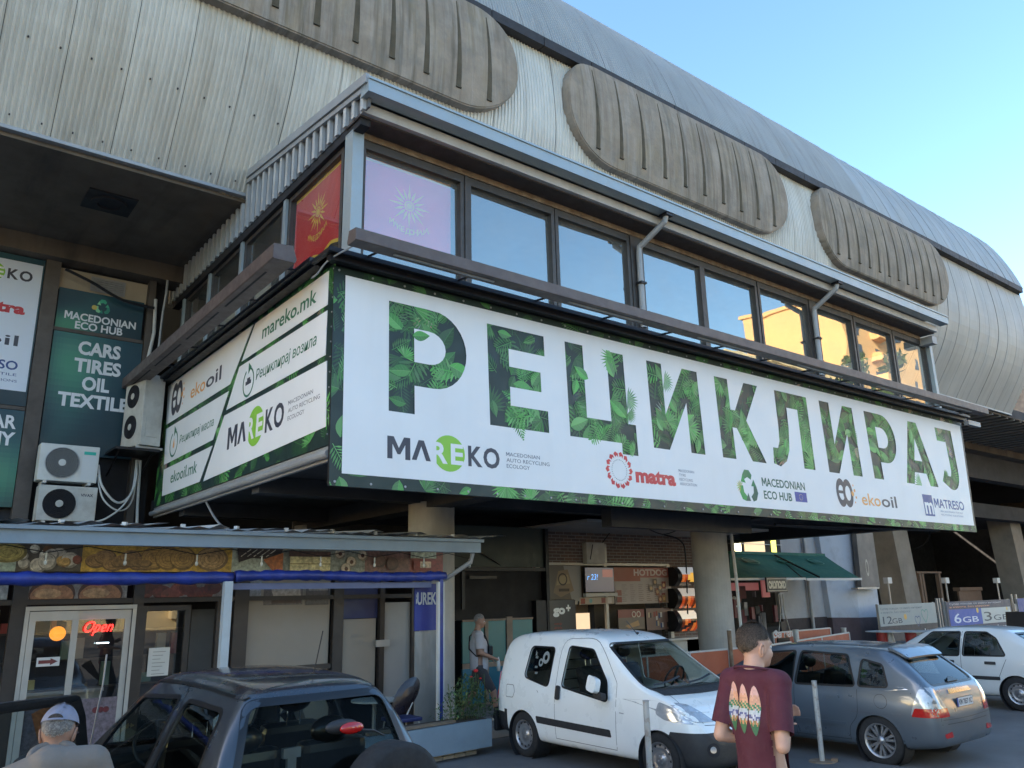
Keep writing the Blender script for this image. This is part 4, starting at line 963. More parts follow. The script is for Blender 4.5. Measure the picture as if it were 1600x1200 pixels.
p.rect(U2(388), 2.2, U2(408), 2.5, hexc('8a8c90')); a1, a2, a3, a4 = rpx(412, 912, 473, 945, YS); p.rect(a1, a3, a2, a4, hexc('5a5250')); p.poly([(a1+.1, a4-.05), (a2-.05, a4-.02), (a2-.03, a3+.12), (a1+.15, a3+.1)], hexc('a09488')); p.rect(a1+.12, a3+.02, a2-.02, a3+.07, hexc('3a2420'))
a1, a2, a3, a4 = rpx(478, 912, 514, 945, YS); p.rect(a1, a3, a2, a4, hexc('4a4444')); p.rect(a1+.04, a4-.1, a2-.02, a4-.03, hexc('94887c'))
p.obj('cake_photo', FOODM, bk)
MB().bx(atY(386, 1050, YS).x, atY(514, 1050, YS).x, YS-.05, YS+.0, 1.16, 1.23).obj('window_sill', DKW, bk)
bay(386, 1062, 514, 1160, CREAM, 'lower_panel', .01)
NAVY = mat('navy_panel', (.012, .02, .09), .5)
bay(535, 908, 590, 966, NAVY, 'navy_panel', .0)
b_ = bay(535, 967, 586, 1085, CREAM, 'cream_panel', .0)
p = Print((0, YS-.003, 0), (1, 0, 0), (0, 0, 1), (0, -1, 0), step=.0003); w1 = atY(560, 990, YS)
for k, t in enumerate(('ЗАБРАНЕТ', 'ВЛЕЗ')): p.text(t, w1.x, w1.z-.06-.10*k, hexc('8a8278'), .055, .26-.1*k, align='c')
p.obj('faded_lettering', PAPER, bk)
bay(600, 941, 640, 1088, mat('white_door_leaf', (.33, .31, .29), .6, 0, .08, 1), 'white_door', .0)
MB().bx(atY(583, 1030, YS).x, atY(604, 1030, YS).x, YS-.09, YS-.065, 1.42, 1.52).obj('door_handle', ALU, bk)
bay(648, 912, 684, 985, mat('blue_sign_board', (.015, .03, .22), .5), 'sign_board', -.7)
p = Print((0, YS-.72, 0), (1, 0, 0), (0, 0, 1), (0, -1, 0)); a1, a2, a3, a4 = rpx(650, 926, 682, 944, YS-.72); p.text('BUREK', a2, a3, hexc('b0b4b8'), .17, .42, bold=.03, align='r'); clip_print(p, a1, 0, a2+.05, 4)
p.obj('sign_lettering', PRINT, bk)
TARPC = glass('clear_tarpaulin', (.80, .81, .80), .10, rough=.15)
bay(648, 986, 684, 1130, mat('milky_tarpaulin', (.21, .21, .20), .35, 0, .15, 2, streak=((3, 3, .6), .5, (.5, .5, .48))), 'clear_curtain', -.7)
# festoon lamps
fs = thing('string_lights', 'string of small bulbs under the bakery gutter', 'string lights', (3, 10.7, 2.8))
pts = []
for i in range(9):
    xx = .3+i*.85; pts += [(xx, 10.75, 2.80), (xx+.42, 10.75, 2.72)]
    MB().tube([(xx+.42, 10.75, 2.72), (xx+.42, 10.75, 2.64)], .012, 6).ball((xx+.42, 10.75, 2.61), (.022, .022, .032), 8, 6).obj('bulb', mat('bulb_glass', (.6, .58, .5), .2), fs, smooth=True)
MB().tube([Vector(a) for a in pts], .006, 5).obj('wire', BLACKM, fs)

# ------------------------------------------------------------------ planter, table, chair
pl = thing('planter', 'pale blue grey planter trough with flowers beside the bakery', 'planter', (6.3, 10.1, 0))
pr = [(5.15, 9.62), (7.22, 9.80), (7.22, 10.25), (5.15, 10.1)]
MB().prism(pr, 'z', .10, .46).obj('trough', mat('planter_paint', (.22, .29, .34), .6, 0, .06, 2, dirt=(3, .25, (.17, .19, .2))), pl)
MB().prism([(5.2, 9.67), (7.17, 9.85), (7.17, 10.2), (5.2, 10.05)], 'z', .44, .468).obj('soil', mat('soil', (.05, .035, .025), 1, 0, .3, 10), pl)
MB().prism([(5.2, 9.64), (6.6, 9.78), (6.6, 9.88), (5.2, 9.74)], 'z', .47, .5).obj('wooden_edge', mat('old_wood', (.2, .15, .1), .8, 0, .3, 6), pl)
tb = mat('cream_glazed_tile', (.42, .40, .34), .4, 0, .15, 4)
for r_ in range(2):
    for k in range(5): MB().box((6.15+k*.2, 9.96+k*.018, .025+r_*.05), (.19, .2, .044), rot=.088).obj('base_tile', tb, pl, bevel=.004)
random.seed(21)
LEAFM = mat('planter_leaves', rough=.7, var=.25, scale=9, attr='Col')
fo = MB()
for k in range(1500):
    x = random.gauss(6.95, .22); x = min(max(x, 6.3), 7.35); y = 10.0+random.uniform(-.17, .17); h = random.random()**.8*(.62-.9*abs(x-6.95))+.45
    a, l = random.uniform(0, 2*PI), random.uniform(.03, .075); e = random.uniform(-.2, .9); g = random.uniform(.5, 1.4)
    d = Vector((math.cos(a)*math.cos(e), math.sin(a)*math.cos(e), math.sin(e)))*l; s = d.cross(Vector((0, 0, 1))).normalized()*l*.22; c = Vector((x, y, h))
    fo.add([c, c+d*.5+s, c+d, c+d*.5-s], [(0, 1, 2, 3)], col=(.07*g, .13*g, .05*g) if k % 4 else (.14*g, .17*g, .06*g))
fo.obj('foliage', LEAFM, pl, fix=False, kind='stuff')
stm = MB()
for k in range(16):
    x = 6.65+k*.04; stm.tube([(x, 10, .45), (x+random.uniform(-.06, .06), 10+random.uniform(-.1, .1), .45+random.uniform(.3, .62))], .005, 5)
stm.obj('stem', mat('green_stem', (.08, .12, .04), .7), pl, kind='stuff')
for x, z, r in ((7.08, 1.10, .035), (7.0, 1.02, .02), (7.16, .99, .018)):
    MB().ball((x, 9.98, z), (r, r, r*.7), 8, 6).obj('red_flower', mat('red_petals', (.55, .02, .02), .6), pl)
tt = thing('bistro_table', 'small round white table behind the pickup roof', 'table', (5.95, 10.9, .12))
MB().lathe([(.001, .74), (.33, .74), (.33, .715), (.001, .715)], (5.95, 10.9, 0), 'z', 28).obj('table_top', PIPE, tt)
MB().cyl((5.95, 10.9, .14), (5.95, 10.9, .72), .03).cyl((5.95, 10.9, .12), (5.95, 10.9, .15), .2, .17).obj('pedestal', ALU, tt)
ch = thing('cafe_chair', 'black oval backed cafe chair beside the planter', 'chair', (6.15, 10.4, .12))
bk_ = []
MB().grid([[Vector((6.22+.20*math.cos(t)*s*.95+.12*(math.sin(t)*s), 10.42+.05*s*s+.0, .80+.24*math.sin(t)*s)) for t in [2*PI*j/20 for j in range(21)]] for s in (0.001, .5, .85, 1)]).obj('backrest', mat('black_chair_shell', (.02, .014, .018), .3, coat=.4), ch)
MB().box((6.08, 10.35, .52), (.42, .42, .05)).obj('seat', NAVY, ch, bevel=.015)
for dx, dy in ((-.17, -.17), (.17, -.17), (-.17, .17), (.17, .17)):
    MB().tube([(6.08+dx, 10.35+dy, .5), (6.08+dx*1.2, 10.35+dy*1.2, .12)], .012, 8).obj('leg', ALU, ch)
for a_, c_ in ((5.98, 6.08), (6.24, 6.32)): MB().tube([(a_, 10.5, .52), (c_, 10.46, .70)], .012, 8).obj('back_support', ALU, ch)
# ================================================================== kiosk under the annexe
YK = 14.5
BRK = mat('dark_brick', (.16, .11, .085), .9, 0, .2, 3)
def brick_mat():
    m = mat('kiosk_brickwork', (.15, .1, .08), .9, 0, .2, 3); nt = m.node_tree; N, L = nt.nodes, nt.links
    g = N.new('ShaderNodeNewGeometry'); mp = N.new('ShaderNodeMapping'); mp.inputs['Rotation'].default_value = (R(90), 0, 0); b = N.new('ShaderNodeTexBrick')
    b.inputs['Scale'].default_value = 1; b.inputs['Brick Width'].default_value = .25; b.inputs['Row Height'].default_value = .075; b.inputs['Mortar Size'].default_value = .008
    b.inputs['Color1'].default_value = (.20, .13, .10, 1); b.inputs['Color2'].default_value = (.13, .095, .085, 1); b.inputs['Mortar'].default_value = (.30, .28, .26, 1)
    L.new(g.outputs['Position'], mp.inputs[0]); L.new(mp.outputs[0], b.inputs[0]); L.new(b.outputs[0], N['Principled BSDF'].inputs['Base Color'])
    bm = N.new('ShaderNodeBump'); bm.inputs['Strength'].default_value = .6; bm.inputs['Distance'].default_value = .01; bm.invert = True
    L.new(b.outputs['Fac'], bm.inputs['Height']); L.new(bm.outputs[0], N['Principled BSDF'].inputs['Normal']); return m
ko = thing('kiosk', 'brick fast food kiosk with menu boards between the two columns', 'kiosk', (14.5, 14.5, .12))
kb = brick_mat()
def K(px0, py0, px1, py1, d=0): return rpx(px0, py0, px1, py1, YK-d)
xa, xb, za, zb = K(833, 836, 1100, 882)
MB().bx(11.9, 17.6, YK, YK+.2, 2.86, 3.7).bx(16.45, 17.6, YK, YK+.2, .12, 2.859).bx(11.9, 17.6, YK, YK+.2, .12, 1.0).obj('brick_wall', kb, ko)
MB().bx(11.9, 16.5, YK+.9, YK+1, .12, 2.9).bx(11.9, 12, YK+.2, YK+.9, .12, 2.9).obj('inner_wall', mat('kiosk_inside', (.16, .13, .10), .9), ko)
MB().bx(12.6, 16.5, YK-.02, YK+.05, 1.92, 2.0).bx(14.15, 14.23, YK-.02, YK+.05, 1.0, 2.86).bx(16.38, 16.5, YK-.05, YK+.05, 1.0, 2.86).bx(12.3, 16.5, YK-.04, YK+.05, 2.82, 2.88).obj('frame', ALU, ko)
MB().bx(15.3, 17.7, YK-.35, YK-.01, .98, 1.03).obj('counter_shelf', PIPE, ko)
MB().bx(15.6, 16.8, YK-.20, YK-.18, .6, .97).obj('counter_panel', PIPE, ko)
MB().bx(11.6, 17.9, YK-2.2, YK+.5, 3.60, 3.66).obj('kiosk_ceiling', mat('kiosk_ceiling_paint', (.42, .41, .39), .8), ko)
def board(label, rect, fn, name='menu_board', cat='menu board', d=.06, bg=(.3, .3, .3)):
    xa, xb, za, zb = K(*rect, d=d); t = thing(name, label, cat, ((xa+xb)/2, YK-d, za))
    MB().bx(xa, xb, YK-d, YK-d+.04, za, zb).obj('board', BLACKM, t)
    p = Print((xa, YK-d-.001, za), (1, 0, 0), (0, 0, 1), (0, -1, 0), step=.0004); W, H = xb-xa, zb-za; p.rect(0, 0, W, H, bg); fn(p, W, H); p.obj('printed_face', PRINT, t)
    return t
random.seed(9)
def m1(p, W, H):
    p.poly([(W*.02, 0), (W*.72, 0), (W*.5, H), (W*.02, H)], hexc('6a625a')); p.poly([(W*.2, H*.25), (W*.35, H*.85), (W*.62, H*.9), (W*.78, H*.3), (W*.4, H*.12)], hexc('8a7a66'))
    p.poly([(W*.28, H*.45), (W*.36, H*.7), (W*.62, H*.75), (W*.68, H*.5)], hexc('a89878')); p.ring(W*.47, H*.62, W*.1, W*.13, hexc('3a3430'))
    p.rect(W*.35, H*.28, W*.65, H*.36, hexc('4a4038'))
board('dark menu board with a large faded wrap picture, left of the television', (853, 884, 908, 940), m1)
def m2(p, W, H):
    p.rect(0, 0, W, H, hexc('a89890')); p.rect(0, H*.62, W*.45, H, hexc('9a4a30')); p.rect(W*.45, H*.72, W, H, hexc('a05a50'))
    p.text('HOTDOG', W*.34, H*.78, hexc('c8b0a8'), H*.17, W*.6, bold=.04)
    for i in range(5):
        for j in range(9): p.line([(W*(.12+.14*i), H*(.08+.055*j)), (W*(.12+.14*i)+W*random.uniform(.05, .1), H*(.08+.055*j))], .012, hexc('7a6a64'))
    for k in range(9): x, y = W*random.uniform(.58, .95), H*random.uniform(.1, .65); p.rect(x-.07, y-.09, x+.07, y+.09, random.choice([hexc('8a4a30'), hexc('6a5a50'), hexc('9a7a50'), hexc('c0b0a0'), hexc('7a2a24')])); p.disc(x, y, .045, hexc('c8a070'))
    for k in range(2): p.rect(W*.02, H*(.05+.18*k), W*.1, H*(.2+.18*k), hexc('8a4434'))
board('big orange and cream HOTDOG menu board right of the television', (960, 887, 1048, 943), m2)
def m3(p, W, H):
    p.rect(0, 0, W, H, hexc('a89a8a')); p.rect(W*.04, H*.1, W*.16, H*.85, hexc('8a4030')); p.disc(W*.32, H*.5, H*.32, hexc('6aa0a8'), n=14); p.rect(W*.62, H*.15, W*.74, H*.9, hexc('7a3a34')); p.rect(W*.8, H*.1, W*.92, H*.9, hexc('c0b8b0'))
board('narrow strip of small stickers below the television', (905, 933, 960, 944), m3, 'sticker_strip', 'stickers')
def m4(p, W, H):
    p.rect(0, H*.6, W, H, hexc('8a4a40')); p.rect(0, 0, W, H*.6, hexc('7a6a5c')); p.poly([(W*.25, H*.2), (W*.75, H*.45), (W*.8, H*.2), (W*.4, H*.08)], hexc('b89060'))
    for x in (.6, .78): p.ring(W*x, H*.75, .05, .075, hexc('c8bca8'))
board('lower menu board with a brown sandwich picture', (966, 952, 1007, 984), m4)
def m5(p, W, H):
    p.rect(0, 0, W, H, hexc('7a6058')); 
    for k in range(16): x, y = W*random.uniform(.08, .92), H*random.uniform(.15, .85); p.rect(x-.03, y-.06, x+.03, y+.06, random.choice([hexc('c8c0b8'), hexc('28406a'), hexc('8a3a30'), hexc('b8a080'), hexc('302a28')]))
board('lower menu board crowded with drink cans', (1010, 950, 1050, 984), m5)
def m6(p, W, H):
    for k in range(4): p.rect(W*.08, H*(.05+.24*k), W*.92, H*(.22+.24*k), random.choice([hexc('8a3a30'), hexc('9a8a78'), hexc('3a3432')])); p.ring(W*.5, H*(.13+.24*k), .05, .09, hexc('c0b8a8'))
board('tall narrow food board at the left end of the kiosk', (832, 882, 850, 937), m6, d=.12)
tv = thing('television', 'dark television showing blue digits above the serving hatch', 'television', (13.8, YK-.1, 2.3))
xa, xb, za, zb = K(911, 886, 957, 926, .1)
MB().bx(xa, xb, YK-.16, YK-.1, za, zb).obj('casing', BLACKM, tv, bevel=.01); MB().bx(xa-.02, xb+.05, YK-.2, YK-.1, za-.09, za-.01).obj('bracket_shelf', PIPE, tv)
p = Print((xa, YK-.162, za), (1, 0, 0), (0, 0, 1), (0, -1, 0), step=.0005); W, H = xb-xa, zb-za; p.rect(.02, .02, W-.02, H-.02, (.012, .02, .05)); p.text('r 23!', W*.08, H*.5, (.1, .4, 1), H*.22, W*.34, bold=.01, shear=.2); p.rect(W*.6, H*.6, W*.95, H*.9, (.12, .03, .04))
p.obj('screen', mat('tv_screen', rough=.2, var=0, attr='Col', emit=((1, 1, 1), .25)), tv)
# serving hatch: lit pane, dark opening
xa, xb, za, zb = rpx(898, 958, 922, 1000, YK+.3); MB().bx(xa, xb, YK+.3, YK+.34, 1.0, zb).obj('lit_hatch_pane', mat('lit_warm_pane', (.6, .45, .3), .6, var=.1, emit=((1, .72, .45), .22)), ko)
MB().bx(xb+.05, 14.1, YK+.35, YK+.4, 1.0, 1.9).obj('hatch_inside', VOID, ko)
# ac-like meter box on the brick wall
xa, xb, za, zb = K(915, 848, 948, 881, .12)
mb_ = thing('fuse_box', 'stained white fuse box on the brick wall above the television', 'fuse box', ((xa+xb)/2, YK, za))
MB().bx(xa, xb-.1, YK-.16, YK-.005, za, zb).obj('casing', ACD, mb_, bevel=.01); MB().bx(xb-.09, xb, YK-.12, YK-.005, za+.03, zb-.03).obj('side_box', ALU, mb_)
MB().tube([(xb-.1, YK-.08, zb), (xb-.05, YK-.3, 3.58)], .012, 6).tube([(xa+.1, YK-.17, za+.1), (xa+.2, YK-.17, zb-.05)], .01, 6).obj('cable', BLACKM, mb_)
# curved light boxes
for i, (py0, py1, lab, top) in enumerate(((886, 915, 'upper curved light box with a burger, beside the second column', hexc('b0b4b8')), (919, 950, 'middle curved light box with orange drinks, beside the second column', hexc('b8b0a8')), (954, 986, 'lowest curved light box with a striped orange picture, beside the second column', hexc('e8dcc8')))):
    xa, xb, za, zb = K(1064, py0, 1090, py1, .35); t = thing('light_box', lab, 'light box', ((xa+xb)/2, YK-.2, za)); H = zb-za
    n = 10; rows = []
    def cv(s): return YK-.16-.24*math.sin(PI*(.12+.76*s))
    MB().grid([[(xa, cv(k/n), za+H*k/n), (xb, cv(k/n), za+H*k/n)] for k in range(n+1)]).obj('back_shell', BLACKM, t)
    MB().prism([(cv(k/n)+.004, za+H*k/n) for k in range(n+1)]+[(YK-.02, zb), (YK-.02, za)], 'x', xa-.16, xa-.004).obj('side_cheek', BLACKM, t)
    b = MB()
    for k in range(n):
        s = k/n
        for j in range(6):
            q = j/6; c = top if s > .55 else hexc(('c86a30', 'a8421c', '5a2a18')[(j+i) % 3])
            if i == 0 and (s-.4)**2+(q-.55)**2 < .07: c = hexc('f0b850')
            if i == 0 and s < .2: c = hexc('3a3028')
            if i == 2 and abs(s*1.4-q) < .15 and s < .6: c = hexc('201a18')
            x0_, x1_ = xa+(xb-xa)*q, xa+(xb-xa)*(q+1/6)
            b.add([(x0_, cv(s)-.004, za+H*s), (x1_, cv(s)-.004, za+H*s), (x1_, cv(s+1/n)-.004, za+H*(s+1/n)), (x0_, cv(s+1/n)-.004, za+H*(s+1/n))], [(0, 1, 2, 3)], col=c)
    b.obj('lit_picture', mat('backlit_print', rough=.25, var=0, attr='Col', emit=((1, 1, 1), .16), coat=.5), t, fix=False)
# go+ cooler
xa, xb, za, zb = K(853, 937, 894, 1000, .4)
g = thing('drinks_cooler', 'black drinks cooler marked go+ left of the serving hatch', 'cooler', ((xa+xb)/2, YK-.3, .12))
MB().bx(xa-.35, xb, YK-.5, YK-.05, .12, zb).obj('cabinet', BLACKM, g, bevel=.01)
MB().bx(xa, xb, YK-.53, YK-.505, .3, zb-.01).obj('door', mat('cooler_door', (.045, .035, .033), .4), g)
p = Print((xa, YK-.532, zb), (1, 0, 0), (0, 0, 1), (0, -1, 0), step=.0004); W = xb-xa; p.text('go', W*.13, -.30, (.9, .9, .88), .17, W*.46, bold=.06); p.text('+', W*.63, -.27, (.9, .9, .88), .17, W*.17, bold=.05)
for k in range(2): p.text(('energy', 'drink')[k], W*.16, -.53-.09*k, hexc('8a3020'), .05, W*.3, bold=.01)
p.obj('lettering', PRINT, g)
# head of the seller is built with the people
# teal cabinets
TEAL = mat('teal_panel', (.03, .16, .17), .35, 0, .1, 1.2, streak=((1, 1, .5), .3, (.04, .2, .24)))
TEAL2 = mat('blue_teal_panel', (.015, .15, .24), .35, 0, .1, 1.2)
YC = 13.3
tc = thing('teal_cabinet', 'closed teal stall with wooden strips beside the first column', 'stall', (10, YC, .12))
def C(px0, py0, px1, py1): return rpx(px0, py0, px1, py1, YC)
x_s = [atY(q, 1000, YC).x for q in (722, 757, 762, 791, 800, 833)]
zt_ = atY(790, 966, YC).z; zm_ = atY(790, 1036, YC).z
WOOD = mat('pale_weathered_wood', (.25, .2, .16), .8, 0, .2, 5)
for i, (a, b) in enumerate(((0, 1), (2, 3), (4, 5))):
    MB().bx(x_s[a]+.01, x_s[b]-.01, YC, YC+.04, zm_+.05, zt_-.04).obj('upper_door', TEAL, tc); MB().bx(x_s[a]+.01, x_s[b]-.01, YC, YC+.04, .18, zm_-.05).obj('lower_door', TEAL2, tc)
MB().bx(x_s[3]+.0, x_s[4]-.0, YC-.03, YC+.01, .14, zt_+.03).bx(x_s[1], x_s[2], YC-.03, YC+.01, .14, zt_).obj('wooden_post', WOOD, tc)
MB().bx(x_s[0], x_s[5], YC-.02, YC-.001, zm_-.045, zm_+.045).bx(x_s[0], x_s[5], YC-.02, YC-.001, zt_-.035, zt_).bx(x_s[0], x_s[5], YC-.02, YC-.001, .12, .175).obj('wooden_rail', WOOD, tc)
MB().bx(x_s[0], x_s[5], YC+.05, YC+1.2, .12, zt_-.02).obj('cabinet_body', VOID, tc)
# dark storage front above the cabinets
ds = thing('dark_storage_front', 'dark green panelled storage front above the teal stall', 'storage front', (10, 14.1, .12))
MB().bx(8.9, 11.85, 14.05, 14.1, 2.75, 3.6).obj('upper_panel', mat('dark_green_panel', (.03, .045, .04), .5), ds)
MB().bx(8.9, 11.85, 14.15, 14.2, .12, 2.74).obj('lower_panel', VOID, ds)
MB().bx(8.9, 11.9, 14.0, 14.049, 2.66, 2.74).bx(9.6, 9.68, 14.0, 14.049, 1.9, 2.65).bx(11.86, 11.95, 13.98, 14.2, .12, 3.6).obj('frame', BLACKM, ds)
MB().tube([(9.0, 14.02, 3.55), (10.6, 14.02, 2.8)], .015, 6).bx(9.8, 10.5, 14.0, 14.048, 2.50, 2.56).obj('brace', FRAME, ds)
cable([(13.6, 12.6, 3.6), (14.0, 12.4, 3.42), (14.5, 12.3, 3.55), (15.0, 12.6, 3.6)], .012, 'ceiling_cable', 'black cable sagging under the ceiling near the second column')
cable([(16.1, 14.2, 3.6), (16.6, 14.1, 3.45), (16.75, 14.1, 3.0), (16.75, 14.2, 1.2)], .02, 'wall_cable', 'thick black cable down the kiosk corner')
cable([(8.0, 10.0, 3.90), (9.2, 10.0, 3.84), (10.6, 10.1, 3.92)], .014, 'ceiling_cable', 'short black cable under the annexe floor near the big banner')
# spot lamps under the annexe floor
for i, (px, py, lab) in enumerate(((868, 795, 'left spot lamp under the annexe floor'), (905, 795, 'right spot lamp under the annexe floor'))):
    c = atY(px, py, 9.8); s = thing('spot_lamp', lab, 'lamp', c)
    MB().cyl((c.x, 9.8, 3.95), (c.x, 9.8, 3.80), .02).obj('stem', BLACKM, s); MB().lathe([(.05, .12), (.09, 0), (.08, -.01), (.001, .03)], (c.x, 9.75, 3.70), 'z', 20).obj('lamp_head', ALU, s)
MB().bx(10.3, 14.4, 10.3, 10.55, 3.30, 3.62).obj('steel_beam', mat('blue_black_steel', (.012, .02, .035), .5), label='dark steel beam under the annexe ending at the second column', cat='beam')

# ------------------------------------------------------------------ orange terrace fence
OR = mat('orange_fence_panel', (.40, .10, .045), .6, 0, .1, 1.5, dirt=(2, .3, (.28, .09, .05)))
WP = mat('white_fence_paint', (.5, .5, .48), .5, 0, .08, 3)
def fence(label, pts, zt, posts=True):
    t = thing('terrace_fence', label, 'fence', (*pts[0], .12))
    for (xa, ya), (xb, yb) in zip(pts, pts[1:]):
        a = math.atan2(yb-ya, xb-xa); l = math.hypot(xb-xa, yb-ya); c = ((xa+xb)/2, (ya+yb)/2)
        MB().box((*c, .12+(zt-.12)/2), (l-.05, .02, zt-.16), rot=a).obj('orange_panel', OR, t)
        MB().box((*c, zt), (l-.002, .04, .035), rot=a).obj('top_rail', WP, t)
    for q in pts: MB().box((*q, .12+(zt-.12)/2), (.04, .05, zt-.12)).obj('fence_post', WP, t)
    return t
fence('orange panel fence behind the white van and the man', [(10.6, 11.25), (12.0, 11.25), (13.25, 11.25), (14.5, 11.25), (15.9, 11.3), (17.3, 11.6)], .965)
fence('low orange panel fence under the green awning', [(18.3, 12.1), (20.2, 12.6), (22.6, 13.2)], .93)
fence('second orange fence farther back by the grey wall', [(19.5, 13.6), (22.8, 13.9)], 1.04)
for px, py, h, lab in ((1139, 985, 1.35, 'rusty topped post behind the man'), (1243, 985, 1.2, 'thick pale post at the start of the low orange fence'), (1318, 982, 1.2, 'thick pale post at the end of the low orange fence')):
    c = atY(px, py, 11.2 if px < 1200 else (12.3 if px < 1300 else 13.3))
    t = thing('fence_bollard', lab, 'post', (c.x, c.y, .12)); MB().cyl((c.x, c.y, .12), (c.x, c.y, c.z), .045 if px < 1200 else .07).obj('shaft', PIPE if px > 1200 else RUST, t); MB().cyl((c.x, c.y, c.z), (c.x, c.y, c.z+.02), .05 if px < 1200 else .08).obj('cap', PIPE, t)
# pipe on the column
xx = atY(1150, 900, 11.45).x
MB().tube([(xx-.05, 11.45, 3.6), (xx, 11.45, 2.4), (xx+.02, 11.45, .14)], .035, 8).obj('column_pipe', PIPE, label='pale pipe running down the right side of the second column', cat='pipe')

# ------------------------------------------------------------------ green awning shop
GRN_A = mat('green_awning_cloth', (.018, .12, .085), .75, 0, .12, 1.5, dirt=(2, .3, (.03, .10, .08)))
aw = thing('green_awning', 'dark green awning with faint printed badges right of the second column', 'awning', (22, 15, 2.4))
YB, YA = 16.0, 14.2
bl, br = atY(1140, 866, YB), atY(1288, 868, YB); fl, fm, fr_ = atY(1140, 904, YA), atY(1258, 906, YA), atY(1345, 904, YA)
bmid = Vector((bl.x+(br.x-bl.x)*.42, YB, bl.z))
for a, b, c, d in ((bl, bmid, fm, fl), (bmid, br, fr_, fm)):
    MB().grid([[a.lerp(d, s).lerp(b.lerp(c, s), t)+Vector((0, 0, -.03*math.sin(PI*s))) for t in (0, .5, 1)] for s in (0, .2, .4, .6, .8, 1)]).obj('canopy', GRN_A, aw)
MB().bx(fl.x, fm.x-.02, YA-.04, YA, fl.z-.05, fl.z+.015).bx(fm.x+.02, fr_.x, YA-.04, YA, fr_.z-.05, fr_.z+.02).obj('front_bar', PIPE, aw)
MB().bx(bl.x, br.x, YB-.03, YB+.1, bl.z+.01, bl.z+.1).obj('roller_box', GRN_A, aw)
MB().tube([(bmid.x, YB-.1, bl.z), (bmid.x-.3, YA, fl.z+.03)], .03, 8).tube([(bmid.x+.2, YB-.1, bl.z-.1), (fm.x, YA+.02, fm.z)], .025, 8).obj('folding_arm', BLACKM, aw)
for k, t_ in enumerate((.18, .5, .8)):
    c = bl.lerp(br, t_).lerp(fl.lerp(fr_, t_), .3)
    Un = Vector((1, 0, 0)); Vn = (bl-Vector((bl.x, YA, fl.z))).normalized()
    p = Print(c, Un, Vn, Vector((0, -.4, 1)), step=.001, base=.012); p.ring(0, 0, .28, .33, hexc('3a7a68'), ry=.8); p.rect(-.3, -.1, .3, .1, hexc('3a7a68')); p.text('СКОПСКО', 0, -.05, hexc('1a4a3a'), .1, .5, bold=.03, align='c'); p.obj('printed_badge', PRINT, aw)
# shop interior under the awning
sh = thing('awning_shop', 'dark shop opening with hanging goods under the green awning', 'shop', (21, 16.2, .12))
xl, xr = atY(1150, 920, 16.2).x, atY(1216, 920, 16.2).x
MB().bx(xl-2, xr, 17.5, 17.6, .12, 3.3).bx(xl-2, xr, 16.25, 16.35, 2.7, 3.25).obj('shop_back', VOID, sh)
random.seed(14)
for k in range(30):
    x = random.uniform(xl, xr-.1); z = random.uniform(.3, 2.2); h = random.uniform(.15, .6); c = random.choice([(.03, .03, .04), (.10, .10, .12), (.3, .3, .32), (.04, .06, .2), (.14, .03, .04), (.02, .02, .02)])
    MB().box((x, random.uniform(16.3, 16.9), z), (random.uniform(.05, .22), .1, h), rot=random.uniform(-.5, .5)).obj('hanging_goods', mat('shop_goods_%d' % (k % 6), c, .5), sh)
MB().bx(xl+.1, xr-.5, 16.6, 16.65, 2.18, 2.42).bx(xr-.45, xr-.05, 16.5, 16.55, 1.95, 2.5).obj('pink_sign', mat('pink_lit_panel', (.35, .12, .12), .6, emit=((.5, .15, .15), .06)), sh)
MB().ball((xl+.0, 16.3, 1.95), .06).ball((xl+.05, 16.3, 1.7), .05).obj('white_globe', PIPE, sh)
# window over the awning
ww = thing('upper_window', 'small window with a pale blind and panes glowing for daylight above the green awning', 'window', (20.5, 16.4, 3.3))
x0_, x1_, z0_, z1_ = rpx(1146, 835, 1220, 866, 16.4)
MB().bx(x0_, x1_, 16.42, 16.5, z0_-.1, z1_+.3).obj('dark_surround', VOID, ww)
for a, b, m_ in ((1148, 1157, mat('yellow_daylight_glow', (.8, .7, .4), .5, emit=((1, .85, .45), 1.6))), (1163, 1194, mat('blind_daylight_glow', (.4, .32, .22), .8, emit=((.75, .55, .32), .35))), (1205, 1212, mat('foliage_daylight_glow', (.4, .45, .1), .5, var=.6, scale=9, emit=((.6, .6, .12), .8)))):  # pane glow stands in for daylight seen beyond
    q0, q1, _, _ = rpx(a, 840, b, 864, 16.4); MB().bx(q0, q1, 16.38, 16.41, z0_+.02, z1_-.05).obj('pane', m_, ww)
MB().bx(x0_, x1_, 16.36, 16.37, (z0_+z1_)/2-.01, (z0_+z1_)/2+.01).obj('crossbar', PIPE, ww)
# lettered sign, bottle frame, board with writing
c0, c1 = atY(1197, 902, 14.0), atY(1231, 925, 14.0)
sg = thing('beer_sign', 'small black hanging sign reading СКОПСКО in pale letters', 'sign', ((c0.x+c1.x)/2, 14, c1.z))
MB().bx(c0.x, c1.x, 14.0, 14.05, c1.z, c0.z).obj('sign_box', BLACKM, sg)
p = Print((c0.x, 13.998, c1.z), (1, 0, 0), (0, 0, 1), (0, -1, 0), step=.0005); W, H = c1.x-c0.x, c0.z-c1.z
p.rect(.02, .03, W-.02, H-.03, hexc('a8a498')); p.rect(.04, .05, W-.04, H-.05, (.02, .02, .02)); p.text('СКОПСКО', W/2, H*.28, hexc('c0bca8'), H*.42, W*.84, bold=.06, align='c'); p.obj('lettering', PRINT, sg)
bx_ = atY(1222, 950, 13.9)
bt = thing('bottle_frame', 'tall wire frame shaped like a bottle under the green awning', 'display stand', (bx_.x, 13.9, .12))
prof = [(.10, 2.05), (.10, 1.5), (.28, 1.0), (.30, .4), (.30, .15)]
